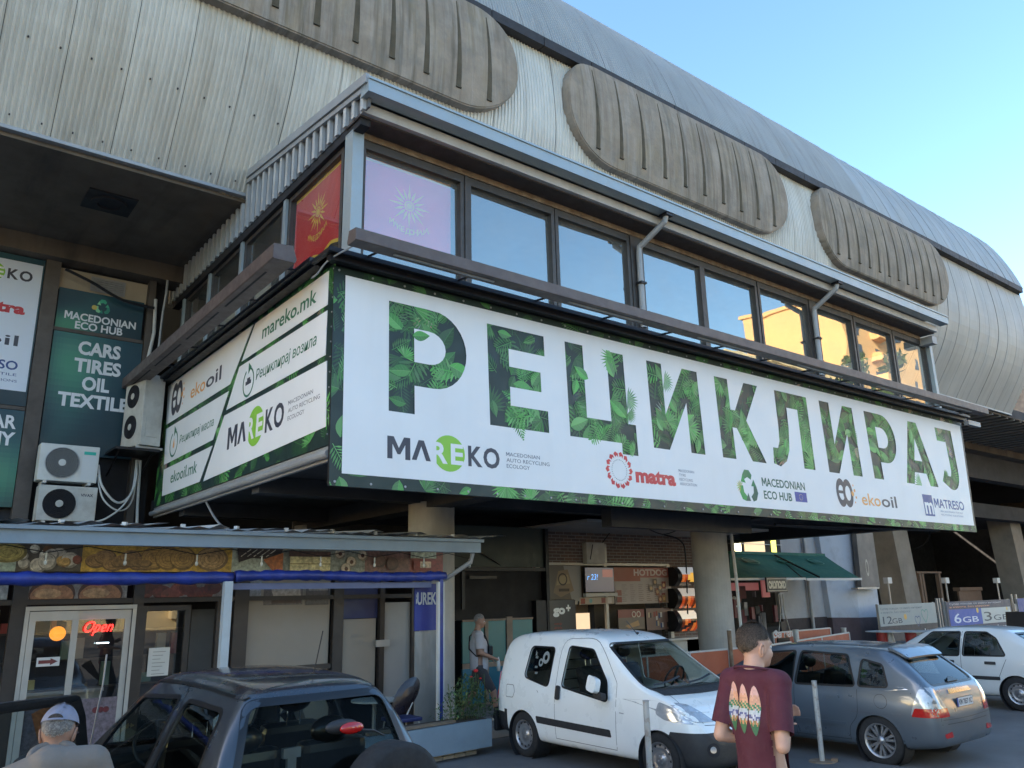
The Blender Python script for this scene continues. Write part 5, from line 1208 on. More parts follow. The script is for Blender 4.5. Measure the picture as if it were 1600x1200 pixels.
for sg_ in (-1, 1): MB().tube([(bx_.x+sg_*r_, 13.9, h_) for r_, h_ in prof], .018, 6).obj('side_wire', ALU, bt)
for r_, h_ in prof: MB().tube([(bx_.x-r_, 13.9, h_), (bx_.x+r_, 13.9, h_)], .012, 6).obj('hoop', ALU, bt)
MB().bx(bx_.x-.2, bx_.x+.02, 13.85, 13.88, .15, 1.3).obj('inner_board', BLACKM, bt)
q = atY(1222, 1005, 12.6); cb = thing('chalk_board', 'black board with white brush writing За нас by the fence', 'board', (q.x, 12.6, .12))
MB().bx(q.x-.15, q.x+.35, 12.6, 12.64, .12, .98).obj('board', BLACKM, cb)
p = Print((q.x-.38, 12.57, 1.0), (1, 0, 0), (0, 0, 1), (0, -1, 0)); p.text('За нас', 0, 0, (.6, .6, .6), .16, .95, bold=.035, shear=.25); p.obj('lettering', PRINT, cb)
# grey wall, white slanted pier, roller panel
YW = 16.6
gw = thing('grey_wall', 'pale grey wall with a dark base right of the green awning', 'wall', (26, YW, .12))
GW = mat('pale_grey_plaster', (.36, .37, .38), .85, 0, .1, 1, dirt=(1.5, .4, (.24, .24, .25)), bump=.1, bscale=20)
BASEB = mat('dark_brown_plinth', (.035, .028, .03), .7, 0, .2, 2)
gx0, gx1 = atY(1216, 900, YW).x, atY(1320, 950, YW).x
zb_ = atY(1280, 964, YW).z
MB().bx(gx0, gx1, YW, YW+.2, zb_, 4.7).obj('plaster_face', GW, gw); MB().bx(gx0, gx1, YW-.02, YW+.2, .12, zb_-.003).obj('plinth', BASEB, gw)
for px in (1262,): q = atY(px, 900, YW-.1); MB().tube([(q.x, YW-.1, 4.6), (q.x, YW-.1, .2)], .06, 10).obj('downpipe', GREYM, gw)
wp = thing('white_pier', 'white painted slanted pier with a brown base', 'pier', (29, 16, .12))
YP = 15.9
def Q(px, py, Y=YP): v = atY(px, py, Y); return (v.x, v.z)
tl, tm, tr = Q(1297, 822), Q(1328, 822), Q(1357, 822)
bl_, bm_, br_ = Q(1320, 965), Q(1343, 965), Q(1376, 964)
gl, gm, gr = Q(1326, 1008), Q(1347, 1012), Q(1378, 1008)
up = 1.25
def ext(t, b, z): k = (z-b[1])/(t[1]-b[1]); return (b[0]+(t[0]-b[0])*k, z)
WPM = mat('white_limewash', (.52, .55, .60), .8, 0, .06, 1, dirt=(2, .4, (.3, .3, .3)), bump=.1, bscale=15)
for nm, (a, b), (c, d), (e, f_), y0_, y1_, m_ in (('left_facet', (tl, tm), (bl_, bm_), (gl, gm), YP+.5, YP, GW), ('right_facet', (tm, tr), (bm_, br_), (gm, gr), YP, YP, WPM)):
    A, B = ext(a, c, 5.2), ext(b, d, 5.2)
    MB().add([(A[0], y0_, 5.2), (B[0], y1_, 5.2), (d[0], y1_, d[1]), (c[0], y0_, c[1])]+[(A[0], YP+1.5, 5.2), (B[0], YP+1.5, 5.2), (d[0], YP+1.5, d[1]), (c[0], YP+1.5, c[1])], [(0, 1, 2, 3), (4, 7, 6, 5), (0, 4, 5, 1), (3, 2, 6, 7), (0, 3, 7, 4), (1, 5, 6, 2)]).obj(nm, m_ if nm == 'right_facet' else WPM, wp)
    zc_ = .1; C_, D_ = ext(c, e, zc_), ext(d, f_, zc_)
    MB().add([(c[0], y0_-.01, c[1]-.004), (d[0], y1_-.01, d[1]-.004), (D_[0], y1_-.01, zc_), (C_[0], y0_-.01, zc_)]+[(c[0], YP+1.5, c[1]-.004), (d[0], YP+1.5, d[1]-.004), (D_[0], YP+1.5, zc_), (C_[0], YP+1.5, zc_)], [(0, 1, 2, 3), (4, 7, 6, 5), (0, 4, 5, 1), (3, 2, 6, 7), (0, 3, 7, 4), (1, 5, 6, 2)]).obj('brown_base', mat('brown_pier_base', (.10, .07, .075), .8, 0, .2, 2), wp)
rp = thing('shutter_panel', 'grubby grey brown metal panel hung on the white pier', 'panel', (28.8, 15.6, 2.3))
pts = [Q(1333, 815, 15.7), Q(1358, 815, 15.7), Q(1372, 917, 15.7), Q(1343, 918, 15.7)]
MB().prism(pts, 'y', 15.62, 15.80).obj('panel_body', mat('grubby_panel', (.17, .155, .14), .6, .1, .2, 2, streak=((2, 2, .5), .5, (.09, .08, .07))), rp)
q = Q(1357, 898, 15.6); p = Print((q[0], 15.61, q[1]), (1, 0, 0), (0, 0, 1), (0, -1, 0)); p.ring(0, .25, .07, .10, hexc('a8a498'), ry=3.0); p.obj('oval_mark', PRINT, rp)
q0, q1 = Q(1338, 918, 15.6), Q(1372, 918, 15.6); MB().bx(q0[0], q1[0], 15.55, 15.8, q0[1]-.06, q0[1]).obj('bottom_rail', ALU, rp)

# ------------------------------------------------------------------ advertising barriers, poles, tables
def ad(label, px0, py0, px1, py1, Y, fn, bgc):
    xa, xb, za, zb = rpx(px0, py0, px1, py1, Y); t = thing('advertising_barrier', label, 'barrier', ((xa+xb)/2, Y, .12))
    za = .35
    MB().bx(xa, xb, Y, Y+.04, za, zb).obj('panel', GREYM, t)
    for x in (xa+.06, xb-.06): MB().bx(x-.04, x+.04, Y+.045, Y+.1, .12, zb+.02).obj('leg', ALU, t)
    p = Print((xa, Y-.001, za), (1, 0, 0), (0, 0, 1), (0, -1, 0), step=.0005); fn(p, xb-xa, zb-za); p.obj('printed_face', PRINT, t); return t
def a12(p, W, H):
    p.rect(0, 0, W, H, hexc('8f9a9c')); p.rect(0, 0, W, H*.42, hexc('14243a'))
    p.text('Супер понуди, со многу интернет', W*.03, H*.86, hexc('4a5a66'), H*.055, W*.72); p.text('и минути, Без обврска!', W*.03, H*.76, hexc('5a6a74'), H*.055, W*.5)
    p.text('12', W*.05, H*.48, hexc('28364a'), H*.2, W*.15, bold=-.0); p.text('GB', W*.2, H*.48, hexc('28364a'), H*.14, W*.17); p.disc(W*.43, H*.64, H*.08, hexc('c8a050'))
    for x, y, s, c in ((W*.78, H*.66, H*.22, hexc('3a8a78')), (W*.64, H*.52, H*.17, hexc('2a4a7a'))):
        h = [(x+s*.9*math.sin(t)**3, y+s*(.8*math.cos(t)-.32*math.cos(2*t)-.12*math.cos(3*t))) for t in [2*PI*k/30 for k in range(31)]]; p.line(h, .025, c)
    p.text('Lyca', W*.74, H*.16, hexc('b0b8c0'), H*.12, W*.2, bold=.03)
ad('grey advertising barrier reading 12GB with two outline hearts', 1375, 943, 1465, 1000, 15.0, a12, None)
def a63(p, W, H):
    p.rect(0, 0, W, H, hexc('1c2c52')); p.text('Супер понуди, со многу интернет', W*.04, H*.90, hexc('a8b0c0'), H*.05, W*.8, bold=.01); p.text('и минути. Без обврска!', W*.04, H*.81, hexc('c89078'), H*.05, W*.6, bold=.01)
    p.rect(W*.02, H*.28, W*.50, H*.76, hexc('1a4aa8')); p.rect(W*.50, H*.28, W*.98, H*.76, hexc('b4bcbc'))
    p.text('6', W*.08, H*.36, hexc('c8d4e4'), H*.28, W*.10, bold=.01); p.text('GB', W*.2, H*.36, hexc('c8d4e4'), H*.17, W*.24, bold=.01); p.text('3', W*.53, H*.36, hexc('28364a'), H*.28, W*.12); p.text('GB', W*.68, H*.36, hexc('28364a'), H*.17, W*.24)
    p.disc(W*.44, H*.70, H*.08, hexc('d8b860')); p.disc(W*.92, H*.70, H*.06, hexc('d8b860')); p.text('Lyca', W*.72, H*.1, hexc('b0b8c0'), H*.11, W*.2, bold=.03)
ad('dark blue advertising barrier reading 6GB and 3GB', 1482, 938, 1583, 996, 15.0, a63, None)
ad('plain blue advertising barrier at the right edge', 1594, 934, 1640, 996, 15.0, lambda p, W, H: p.rect(0, 0, W, H, hexc('1a3a8a')), None)
gt = thing('barrier_gate', 'narrow pale metal gate between the 12GB and 6GB barriers', 'gate', (32, 15.2, .12))
for px in (1467, 1471, 1476): xx = atY(px, 960, 15.1).x; MB().bx(xx, xx+.07, 15.1, 15.16, .12, 1.75).obj('gate_bar', ALU, gt)
gt2 = thing('metal_stile', 'pale metal frame right of the 6GB barrier', 'gate', (36, 15.2, .12))
for px in (1584, 1591): xx = atY(px, 950, 15.1).x; MB().bx(xx, xx+.08, 15.1, 15.16, .12, 1.8).obj('upright', ALU, gt2)
MB().bx(atY(1584, 950, 15.1).x, atY(1592, 950, 15.1).x, 15.05, 15.1, 1.1, 1.4).obj('cross_plate', ALU, gt2)
for px, lab in ((1387, 'thin pole with a small white box behind the 12GB barrier'), (1477, 'thin pole with a small white box at the metal gate'), (1557, 'thin pole with a small white box behind the 3GB barrier')):
    c = atY(px, 907, 17.2); t = thing('box_pole', lab, 'pole', (c.x, 17.2, .12)); MB().cyl((c.x, 17.2, .12), (c.x, 17.2, c.z), .035).obj('pole', ALU, t); MB().bx(c.x-.16, c.x+.16, 17.1, 17.3, c.z-.12, c.z+.12).obj('white_box', PIPE, t)
# dim furniture inside the undercroft
dm = mat('dim_brown_wood', (.16, .11, .08), .8)
kq = thing('timber_stall', 'dim brown timber stall deep in the undercroft', 'stall', (40, 22, .12))
xk0, xk1 = atY(1437, 920, 22).x, atY(1475, 920, 22).x
MB().bx(xk0, xk1, 22, 22.6, 2.95, 3.05).obj('stall_roof', dm, kq)
for x in (xk0+.2, xk0+.5, xk1-.4): MB().bx(x, x+.22, 22, 22.2, .12, 2.94).obj('stall_post', dm, kq)
MB().bx(xk0, xk1, 22, 22.3, 1.0, 1.3).obj('stall_counter', dm, kq)
xk0, xk1 = atY(1500, 920, 22).x, atY(1535, 920, 22).x
MB().bx(xk0, xk1, 22, 22.4, 1.95, 2.15).bx(xk0, xk1, 22.1, 22.2, .12, 1.94).obj('dim_counter', dm, label='low dim counter deep in the undercroft behind the 6GB barrier', cat='counter')
REDP = mat('red_plastic', (.35, .03, .03), .4)
for (px, lab) in ((1388, 'thin topped high table with red and white base, left of the pair'), (1433, 'thin topped high table with red and white base, right of the pair')):
    c = atZ(px, 987, .93); t = thing('high_table', lab, 'table', (c.x, c.y, .12))
    MB().lathe([(.001, .95), (.62, .945), (.62, .93), (.001, .93)], (c.x, c.y, 0), 'z', 28).obj('table_top', PIPE, t)
    MB().cyl((c.x, c.y, .12), (c.x, c.y, .92), .26, .10).obj('white_cone', PIPE, t); MB().cyl((c.x-.24, c.y+.1, .12), (c.x-.2, c.y+.1, .925), .13, .15).obj('red_column', REDP, t)
c = atZ(1592, 985, .7); t = thing('sandwich_board', 'dark wooden sandwich board at the right edge', 'board', (c.x, c.y, .12))
for s in (-1, 1): MB().add([(c.x+s*.28, c.y-.3, .12), (c.x+s*.28, c.y+.3, .12), (c.x+s*.02, c.y+.3, 1.3), (c.x+s*.02, c.y-.3, 1.3)]+[(c.x+s*.31, c.y-.3, .12), (c.x+s*.31, c.y+.3, .12), (c.x+s*.05, c.y+.3, 1.3), (c.x+s*.05, c.y-.3, 1.3)], [(0, 1, 2, 3), (4, 5, 6, 7), (0, 1, 5, 4), (2, 3, 7, 6), (0, 3, 7, 4), (1, 2, 6, 5)]).obj('board_leaf', DKW, t)
# loose stays hanging under the right end of the banner
cable([(21.0, 9.6, 3.9), (21.2, 9.9, 3.3), (21.1, 10.2, 3.1)], .015, 'hanging_wire', 'loose wire hanging below the right end of the big banner')
# bottom edge rod behind the banner
MB().tube([(14.2, 9.6, 3.42), (20.8, 9.4, 3.5)], .03, 8).obj('stay_rod', BLACKM, label='dark rod running behind the lower edge of the big banner', cat='rod')
# ================================================================== vehicles
def rounded(poly, r, n=4):
    out = []; N = len(poly)
    for i in range(N):
        p, a, b = Vector(poly[i]), Vector(poly[i-1]), Vector(poly[(i+1) % N])
        da, db = (a-p), (b-p); k = min(r, da.length*.45, db.length*.45); s, e = p+da.normalized()*k, p+db.normalized()*k
        for j in range(n+1): t = j/n; q = s*(1-t)**2+p*2*t*(1-t)+e*t*t; out.append((q.x, q.y))
    return out
def inflate(poly, d):
    c = Vector((sum(p[0] for p in poly)/len(poly), sum(p[1] for p in poly)/len(poly))); N = len(poly); out = []
    area = sum(poly[i-1][0]*poly[i][1]-poly[i][0]*poly[i-1][1] for i in range(N))
    for i in range(N):
        t = (Vector(poly[(i+1) % N])-Vector(poly[i-1])).normalized(); n = Vector((t.y, -t.x)) if area > 0 else Vector((-t.y, t.x))
        q = Vector(poly[i])+n*d; out.append((q.x, q.y))
    return out
def apply_mods(o):
    dg = bpy.context.evaluated_depsgraph_get(); dg.update(); me = bpy.data.meshes.new_from_object(o.evaluated_get(dg)); return me
CGLASS = glass('tinted_car_glass', (.42, .47, .47), .01)
CGLASS2 = glass('clear_car_glass', (.60, .67, .66), -.036)
TYRE = mat('tyre_rubber', (.018, .018, .019), .85, 0, .2, 8)
CARBL = mat('black_car_plastic', (.022, .023, .026), .55, 0, .15, 6)
SEAL = mat('black_window_seal', (.008, .008, .009), .35, 0, 0)
CABIN = mat('dark_cabin_trim', (.02, .02, .022), .7, 0, .2, 5)
CHROME = mat('chrome', (.6, .6, .6), .12, 1, .05, 5)
LENS = mat('clear_lamp_lens', (.42, .44, .46), .12, .3, .2, 14, coat=1)
REDL = mat('red_lamp_lens', (.42, .012, .010), .15, 0, .15, 20, coat=1)
WHITEP = mat('white_plate', (.6, .62, .65), .4, 0, .03)
STEELR = mat('silver_rim', (.36, .36, .37), .35, .75, .12, 8)
def paint(name, c, metal=.0, dust=.25, rough=.32): return mat(name, c, rough, metal, .04, 1.5, coat=.8, dirt=(2.2, dust, tuple(min(1, v*.8+.05) for v in c)))
class Car:
    def __init__(s, name, label, loc, rotz, stations, tumble, paintm, group=None, lift=.12, cat='car', scale=1.0):
        s.root = thing(name, label, cat, loc, rotz, group=group, local=True); s.root.scale = (scale,)*3; s.paint = paintm
        rings = []
        for (x, zb, b, zt, w) in stations:
            b = min(b, zt-.035); H = zt-b; sh = b-zb
            side = [(0, zb), (w*.7, zb), (w-.05, zb+.015), (w-.012, zb+.12*sh+.02), (w, zb+.35*sh), (w+.004, zb+.62*sh), (w-.006, zb+.85*sh), (w-.028, b)]
            wr = w-.028-H*tumble; k = min(1, H/.35); cr_ = .10*k+.02
            side += [(w-.028-H*tumble*.3, b+H*.3), (w-.028-H*tumble*.65, b+H*.65), (wr-.0, zt-cr_*.75), (wr-cr_*.55, zt-cr_*.18), (wr*.70, zt-.008*k), (wr*.35, zt), (0, zt+.002)]
            rings.append([Vector((x, -y, z)) for y, z in side]+[Vector((x, y, z)) for y, z in reversed(side[1:-1])])
        mb = MB().rings(rings); me = mb.mesh('tmp', paintm); o = bpy.data.objects.new('tmp', me); COL.objects.link(o)
        bm = bmesh.new(); bm.from_mesh(me); bmesh.ops.recalc_face_normals(bm, faces=bm.faces); bm.to_mesh(me); bm.free()
        m = o.modifiers.new('s', 'SUBSURF'); m.levels = 2; m.render_levels = 2; m.subdivision_type = 'CATMULL_CLARK'
        s.outer = apply_mods(o); bpy.data.objects.remove(o)
        bm = bmesh.new(); bm.from_mesh(s.outer); s.bvh = BVHTree.FromBMesh(bm); bm.free()
        s.cut = MB(); s.splits = []
    def shoot(s, ax, side, a, b):
        if ax == 'y': o, d = Vector((a, side*3, b)), Vector((0, -side, 0))
        elif ax == 'x': o, d = Vector((side*8+2, a, b)), Vector((-side, 0, 0))
        else: o, d = Vector((a, b, 4)), Vector((0, 0, -1))
        h, n, _, _ = s.bvh.ray_cast(o, d)
        return (h, n) if h is not None else (None, None)
    def panel(s, name, poly, ax, side, m, off=.003, parent=None, maxlen=.10, thick=0, label=None, hole=None):
        loops = [[Vector((*p, 0)) for p in poly]]+([[Vector((*p, 0)) for p in hole]] if hole else [])
        flat = [v for l in loops for v in l]; bm = bmesh.new(); vs = [bm.verts.new(v) for v in flat]
        for t in tessellate_polygon(loops):
            try: bm.faces.new([vs[i] for i in t])
            except ValueError: pass
        for _ in range(5):
            e = [e for e in bm.edges if e.calc_length() > maxlen]
            if not e: break
            bmesh.ops.subdivide_edges(bm, edges=e, cuts=1); bmesh.ops.triangulate(bm, faces=bm.faces)
        bad = []; 
        for v in bm.verts:
            h, n = s.shoot(ax, side, v.co.x, v.co.y)
            if h is None: bad.append(v); continue
            v.co = h+n*off
        if bad: bmesh.ops.delete(bm, geom=bad, context='VERTS')
        if thick:
            bmesh.ops.recalc_face_normals(bm, faces=bm.faces); bmesh.ops.solidify(bm, geom=list(bm.faces), thickness=-thick)
        bmesh.ops.recalc_face_normals(bm, faces=bm.faces)
        me = bpy.data.meshes.new(name); bm.to_mesh(me); bm.free(); me.materials.append(m)
        me.polygons.foreach_set('use_smooth', [not thick]*len(me.polygons))
        return link(name, me, parent or s.root, label)
    def window(s, name, poly, ax, side, rng, g=None, seal=.022, r=.04):
        poly = rounded(poly, r)
        s.cut.prism(poly if ax == 'y' else poly, ax, *rng) if ax == 'x' else s.cut.prism([(p[0], p[1]) for p in poly], 'y', *rng)
        w = s.panel(name, poly, ax, side, g or CGLASS, off=-.010)
        s.panel('window_seal', inflate(poly, seal), ax, side, SEAL, off=.003, parent=w, hole=inflate(poly, -.004), maxlen=.12)
        return w
    def line(s, pts, ax, side, w=.006, m=None, name='door_seam', off=.0015, parent=None):
        q = dense3([Vector((*p, 0)) for p in pts], 5); L, Rr = [], []
        for i, p in enumerate(q):
            t = (q[min(i+1, len(q)-1)]-q[max(0, i-1)]).normalized(); n = Vector((-t.y, t.x, 0))*w/2
            a, na = s.shoot(ax, side, (p+n).x, (p+n).y); b, nb = s.shoot(ax, side, (p-n).x, (p-n).y)
            if a is None or b is None: continue
            L.append(a+na*off); Rr.append(b+nb*off)
        if len(L) > 1: return MB().grid([L, Rr]).obj(name, m or SEAL, parent or s.root, fix=False)
    def finish(s, arches, ra, parts=(), floor=.2, x0=.15, x1=3.8, w=.75, roofz=1.3):
        for x in arches: s.cut.cyl((x, -2, ra*.86), (x, 2, ra*.86), ra, ra, 40)
        o = bpy.data.objects.new('tmp', s.outer.copy()); COL.objects.link(o)
        sm = o.modifiers.new('t', 'SOLIDIFY'); sm.thickness = .022; sm.offset = -1
        cm = s.cut.mesh('cut', s.paint); bm = bmesh.new(); bm.from_mesh(cm); bmesh.ops.recalc_face_normals(bm, faces=bm.faces); bm.to_mesh(cm); bm.free()
        c = bpy.data.objects.new('cut', cm); COL.objects.link(c)
        b = o.modifiers.new('b', 'BOOLEAN'); b.operation = 'DIFFERENCE'; b.object = c; b.solver = 'EXACT'; b.use_self = True
        me = apply_mods(o); bpy.data.objects.remove(o); bpy.data.objects.remove(c)
        bm = bmesh.new(); bm.from_mesh(me)
        for co, no in s.splits: bmesh.ops.bisect_plane(bm, geom=bm.verts[:]+bm.edges[:]+bm.faces[:], plane_co=co, plane_no=no, dist=1e-5)
        groups = {}
        for f in bm.faces:
            c_ = f.calc_center_median(); k = next((i for i, (nm, fn, m) in enumerate(parts) if fn(c_)), -1); groups.setdefault(k, []).append(f.index)
        bm.to_mesh(me)
        for k, idx in groups.items():
            b2 = bm.copy(); b2.faces.ensure_lookup_table(); keep = set(idx)
            bmesh.ops.delete(b2, geom=[f for f in b2.faces if f.index not in keep], context='FACES')
            m2 = bpy.data.meshes.new('body'); b2.to_mesh(m2); b2.free(); nm, _, mt = parts[k] if k >= 0 else ('body_shell', None, s.paint)
            m2.materials.clear(); m2.materials.append(mt)
            m2.polygons.foreach_set('use_smooth', [True]*len(m2.polygons)); m2.set_sharp_from_angle(angle=R(38))
            link(nm, m2, s.root)
        bm.free()
        MB().bx(x0, x1, -w+.1, w-.1, floor, floor+.25).obj('cabin_floor', CABIN, s.root)
        for x in arches:
            for sd in (-1, 1): MB().lathe([(ra-.005, 0), (ra-.005, sd*-.26), (.05, sd*-.26)], (x, sd*(w+.03), ra*.86), 'y', 28).obj('wheel_well', CARBL, s.root)
    def wheel(s, x, y, side, r, wd, style, rim=.68):
        rr = r*rim; t = MB().lathe([(rr, -wd/2), (rr+.03, -wd/2-.004), (r-.03, -wd/2), (r, -wd/2+.03), (r, wd/2-.03), (r-.03, wd/2), (rr, wd/2)], (x, y, r), 'y', 44)
        root = s.root; w = t.obj('wheel', TYRE, root, smooth=True)
        def Y(d): return y+side*d
        f = wd/2
        MB().lathe([(rr+.002, side*(f-.0)), (rr-.018, side*(f-.005)), (rr-.028, side*(f-.03)), (rr-.03, side*(f-.09))], (x, y, r), 'y', 36).obj('rim', STEELR, w, smooth=True)
        MB().lathe([(rr-.02, side*(f-.10)), (.001, side*(f-.10))], (x, y, r), 'y', 30).obj('brake_shadow', VOID, w)
        if style == 'alloy':
            for k in range(7):
                a = 2*PI*k/7+.2
                for da in (-.12, .12):
                    c0, c1 = a+da*.6, a+da*1.5
                    m = MB(); P0, P1 = Vector((math.cos(c0), 0, math.sin(c0)))*.045, Vector((math.cos(c1), 0, math.sin(c1)))*(rr-.012); n = Vector((-math.sin(a), 0, math.cos(a)))*.013
                    q = [P0-n, P0+n, P1+n*1.3, P1-n*1.3]; m.add([Vector((x, Y(f-.018), r))+v for v in q]+[Vector((x, Y(f-.06), r))+v for v in q], [(0, 1, 2, 3), (7, 6, 5, 4), (0, 4, 5, 1), (1, 5, 6, 2), (2, 6, 7, 3), (3, 7, 4, 0)]).obj('spoke', STEELR, w)
            MB().lathe([(.001, side*(f-.005)), (.05, side*(f-.01)), (.058, side*(f-.05))], (x, y, r), 'y', 20).obj('hub', STEELR, w, smooth=True)
        else:
            MB().lathe([(.001, side*(f-.02)), (.05, side*(f-.02)), (.06, side*(f-.045)), (rr*.62, side*(f-.03)), (rr*.78, side*(f-.02)), (rr*.9, side*(f-.045)), (rr-.02, side*(f-.05))], (x, y, r), 'y', 36).obj('wheel_disc', STEELR, w, smooth=True)
            for k in range(12):
                a = 2*PI*k/12; MB().cyl((x+rr*.80*math.cos(a), Y(f-.03), r+rr*.80*math.sin(a)), (x+rr*.80*math.cos(a), Y(f-.017), r+rr*.80*math.sin(a)), .014, n=8).obj('rim_hole', VOID, w)
            for k in range(4):
                a = 2*PI*k/4+.4; MB().cyl((x+.04*math.cos(a), Y(f-.03), r+.04*math.sin(a)), (x+.04*math.cos(a), Y(f-.008), r+.04*math.sin(a)), .008, n=6).obj('wheel_bolt', GREYM, w)
        return w
    def seat(s, x, y, zc=.55, m=None, head=True, back=.62, face=1):
        m = m or CABIN
        b = MB().box((x, y, zc-.1), (.5, .48, .16)).obj('seat', m, s.root, bevel=.04)
        rt = Matrix.Rotation(-face*.22, 3, 'Y')
        MB().box((x-face*.26, y, zc+back/2-.05), (.13, .46, back), rot=rt).obj('seat_back', m, b, bevel=.05)
        if head: MB().ball((x-face*.36, y, zc+back+.10), (.065, .135, .085), 14, 10).obj('headrest', m, b, smooth=True); MB().cyl((x-face*.35, y-.05, zc+back-.1), (x-face*.36, y-.05, zc+back+.08), .007, n=6).cyl((x-face*.35, y+.05, zc+back-.1), (x-face*.36, y+.05, zc+back+.08), .007, n=6).obj('headrest_post', CHROME, b)
    def steering(s, x, y, z, r=.18):
        c = Vector((x, y, z)); rt = Matrix.Rotation(R(-62), 3, 'Y')
        MB().tube([c+rt @ Vector((r*math.cos(2*PI*k/24), r*math.sin(2*PI*k/24), 0)) for k in range(25)], .014, 6, caps=False).tube([c+rt @ Vector((-r, 0, 0)), c, c+rt @ Vector((r, 0, 0))], .018, 6).tube([c, c+Vector((.3, 0, -.12))], .03, 6).obj('steering_wheel', CARBL, s.root, smooth=True)
    def plate(s, ax_x, y, z, txt, face=-1, w=.46, h=.105, yaw=0):
        p = Print((ax_x, y+face*-w/2 if face > 0 else y+w/2, z), (0, 1 if face > 0 else -1, 0), (0, 0, 1), (face, 0, 0), step=.0006)
        p.rect(-.006, -.006, w+.006, h+.006, (.02, .02, .02)); p.rect(0, 0, w, h, (.62, .64, .66)); p.rect(0, 0, .04, h, hexc('28489a')); p.text(txt, .06, .022, (.03, .03, .05), .062, w-.08, bold=.02)
        return p.obj('number_plate', PRINT, s.root)

# ---- grey blue five door hatchback (rear towards the camera)
c = Car('parked_car', 'grey blue five door hatchback with its rear towards the street, right of the man', (11.12, 5.02, -.03), R(90.5),
    [(0.0, .36, .60, .66, .62), (.03, .30, .72, .80, .74), (.09, .27, .85, .97, .80), (.20, .25, .94, 1.09, .828), (.42, .22, .955, 1.28, .838), (.62, .2, .955, 1.42, .842), (.80, .2, .95, 1.462, .845), (1.3, .19, .94, 1.492, .848), (1.9, .19, .925, 1.495, .848), (2.4, .19, .91, 1.47, .846), (2.68, .19, .905, 1.40, .845), (3.0, .19, .90, 1.22, .842), (3.32, .19, .90, 1.03, .838), (3.5, .2, .87, .965, .832), (3.85, .22, .80, .885, .80), (4.08, .24, .70, .79, .74), (4.2, .28, .60, .68, .66), (4.27, .34, .5, .56, .5)],
    .34, scale=.962, paintm=paint('grey_blue_metallic_paint', (.115, .142, .172), .45, .15))
for sd in (1, -1):
    c.window('rear_quarter_window', [(.62, .985), (1.02, .975), (.98, 1.30), (.70, 1.24)], 'y', sd, (sd*.3, sd*1.2))
    c.window('rear_door_window', [(1.08, .972), (1.98, .952), (1.92, 1.372), (1.20, 1.345)], 'y', sd, (sd*.3, sd*1.2))
    c.window('front_door_window', [(2.04, .95), (3.05, .935), (2.80, 1.13), (2.45, 1.335), (2.02, 1.372)], 'y', sd, (sd*.3, sd*1.2))
    c.line([(1.06, .93), (1.06, .62), (.98, .40), (.97, .26)] if False else [(1.20, .28), (1.18, .45), (1.06, .62), (1.04, .93)], 'y', sd)
    c.line([(2.01, .26), (2.0, .6), (2.0, .93)], 'y', sd); c.line([(3.05, .26), (3.08, .55), (3.06, .9)], 'y', sd)
    c.line([(1.2, .29), (2.0, .285), (3.05, .28)], 'y', sd)
    c.panel('side_moulding', rounded([(1.24, .46), (1.99, .455), (1.99, .50), (1.24, .505)], .015), 'y', sd, c.paint, .006, thick=.01)
    c.panel('side_moulding', rounded([(2.02, .455), (3.0, .45), (3.0, .495), (2.02, .50)], .015), 'y', sd, c.paint, .006, thick=.01)
    for x in (1.30, 2.22): c.panel('door_handle', rounded([(x, .80), (x+.20, .80), (x+.20, .845), (x, .845)], .02), 'y', sd, c.paint, .02, thick=.018)
    c.panel('tail_lamp', rounded([(-.2, .66), (.34, .66), (.22, .98), (.10, .98)], .03), 'y', sd, LENS, .004)
    tl_ = c.panel('tail_lamp', rounded([(sd*.5, .66), (sd*.86, .66), (sd*.86, 1.0), (sd*.63, 1.0)], .03), 'x', -1, LENS, .004)
    c.panel('red_tail_lens', rounded([(sd*.5, .645), (sd*.86, .645), (sd*.86, .75), (sd*.52, .75)], .02), 'x', -1, REDL, .007, parent=tl_)
    c.panel('red_side_lens', rounded([(-.2, .645), (.33, .645), (.28, .75), (-.2, .75)], .02), 'y', sd, REDL, .007, parent=tl_)
    c.panel('reflector', rounded([(sd*.48, .40), (sd*.66, .40), (sd*.68, .45), (sd*.50, .47)], .02), 'x', -1, REDL, .005)
    c.panel('door_mirror', rounded([(2.86, .92), (3.06, .92), (3.06, 1.04), (2.88, 1.05)], .03), 'y', sd, c.paint, .12, thick=.08)
    c.panel('arch_lip', inflate([(.80+.335*math.cos(PI*k/20), .31+.335*math.sin(PI*k/20)) for k in range(21)]+[(.47, .2), (1.13, .2)][::1], .0)[:21]+[(.80+.318*math.cos(PI*k/20), .31+.318*math.sin(PI*k/20)) for k in range(20, -1, -1)], 'y', sd, c.paint, .006, thick=.006)
c.window('rear_window', [(-.60, 1.02), (.60, 1.02), (.49, 1.36), (-.49, 1.36)], 'x', -1, (-.3, .85), CGLASS, r=.07)
c.window('windscreen', [(-.66, 1.03), (.66, 1.03), (.56, 1.36), (-.56, 1.36)], 'x', 1, (2.5, 3.6), CGLASS2, r=.07)
c.line([(-.70, .60), (-.66, .90), (-.62, 1.0)], 'x', -1); c.line([(.70, .60), (.66, .90), (.62, 1.0)], 'x', -1); c.line([(-.66, .615), (0, .60), (.66, .615)], 'x', -1)
c.line([(-.80, .565), (0, .55), (.80, .565)], 'x', -1, .008)
c.panel('chrome_grip', rounded([(-.33, .895), (.33, .895), (.30, .945), (-.30, .945)], .02), 'x', -1, CHROME, .012, thick=.015)
c.panel('wiper_base', rounded([(-.16, 1.02), (.16, 1.02), (.05, 1.07), (-.05, 1.07)], .02), 'x', -1, SEAL, .02, thick=.02)
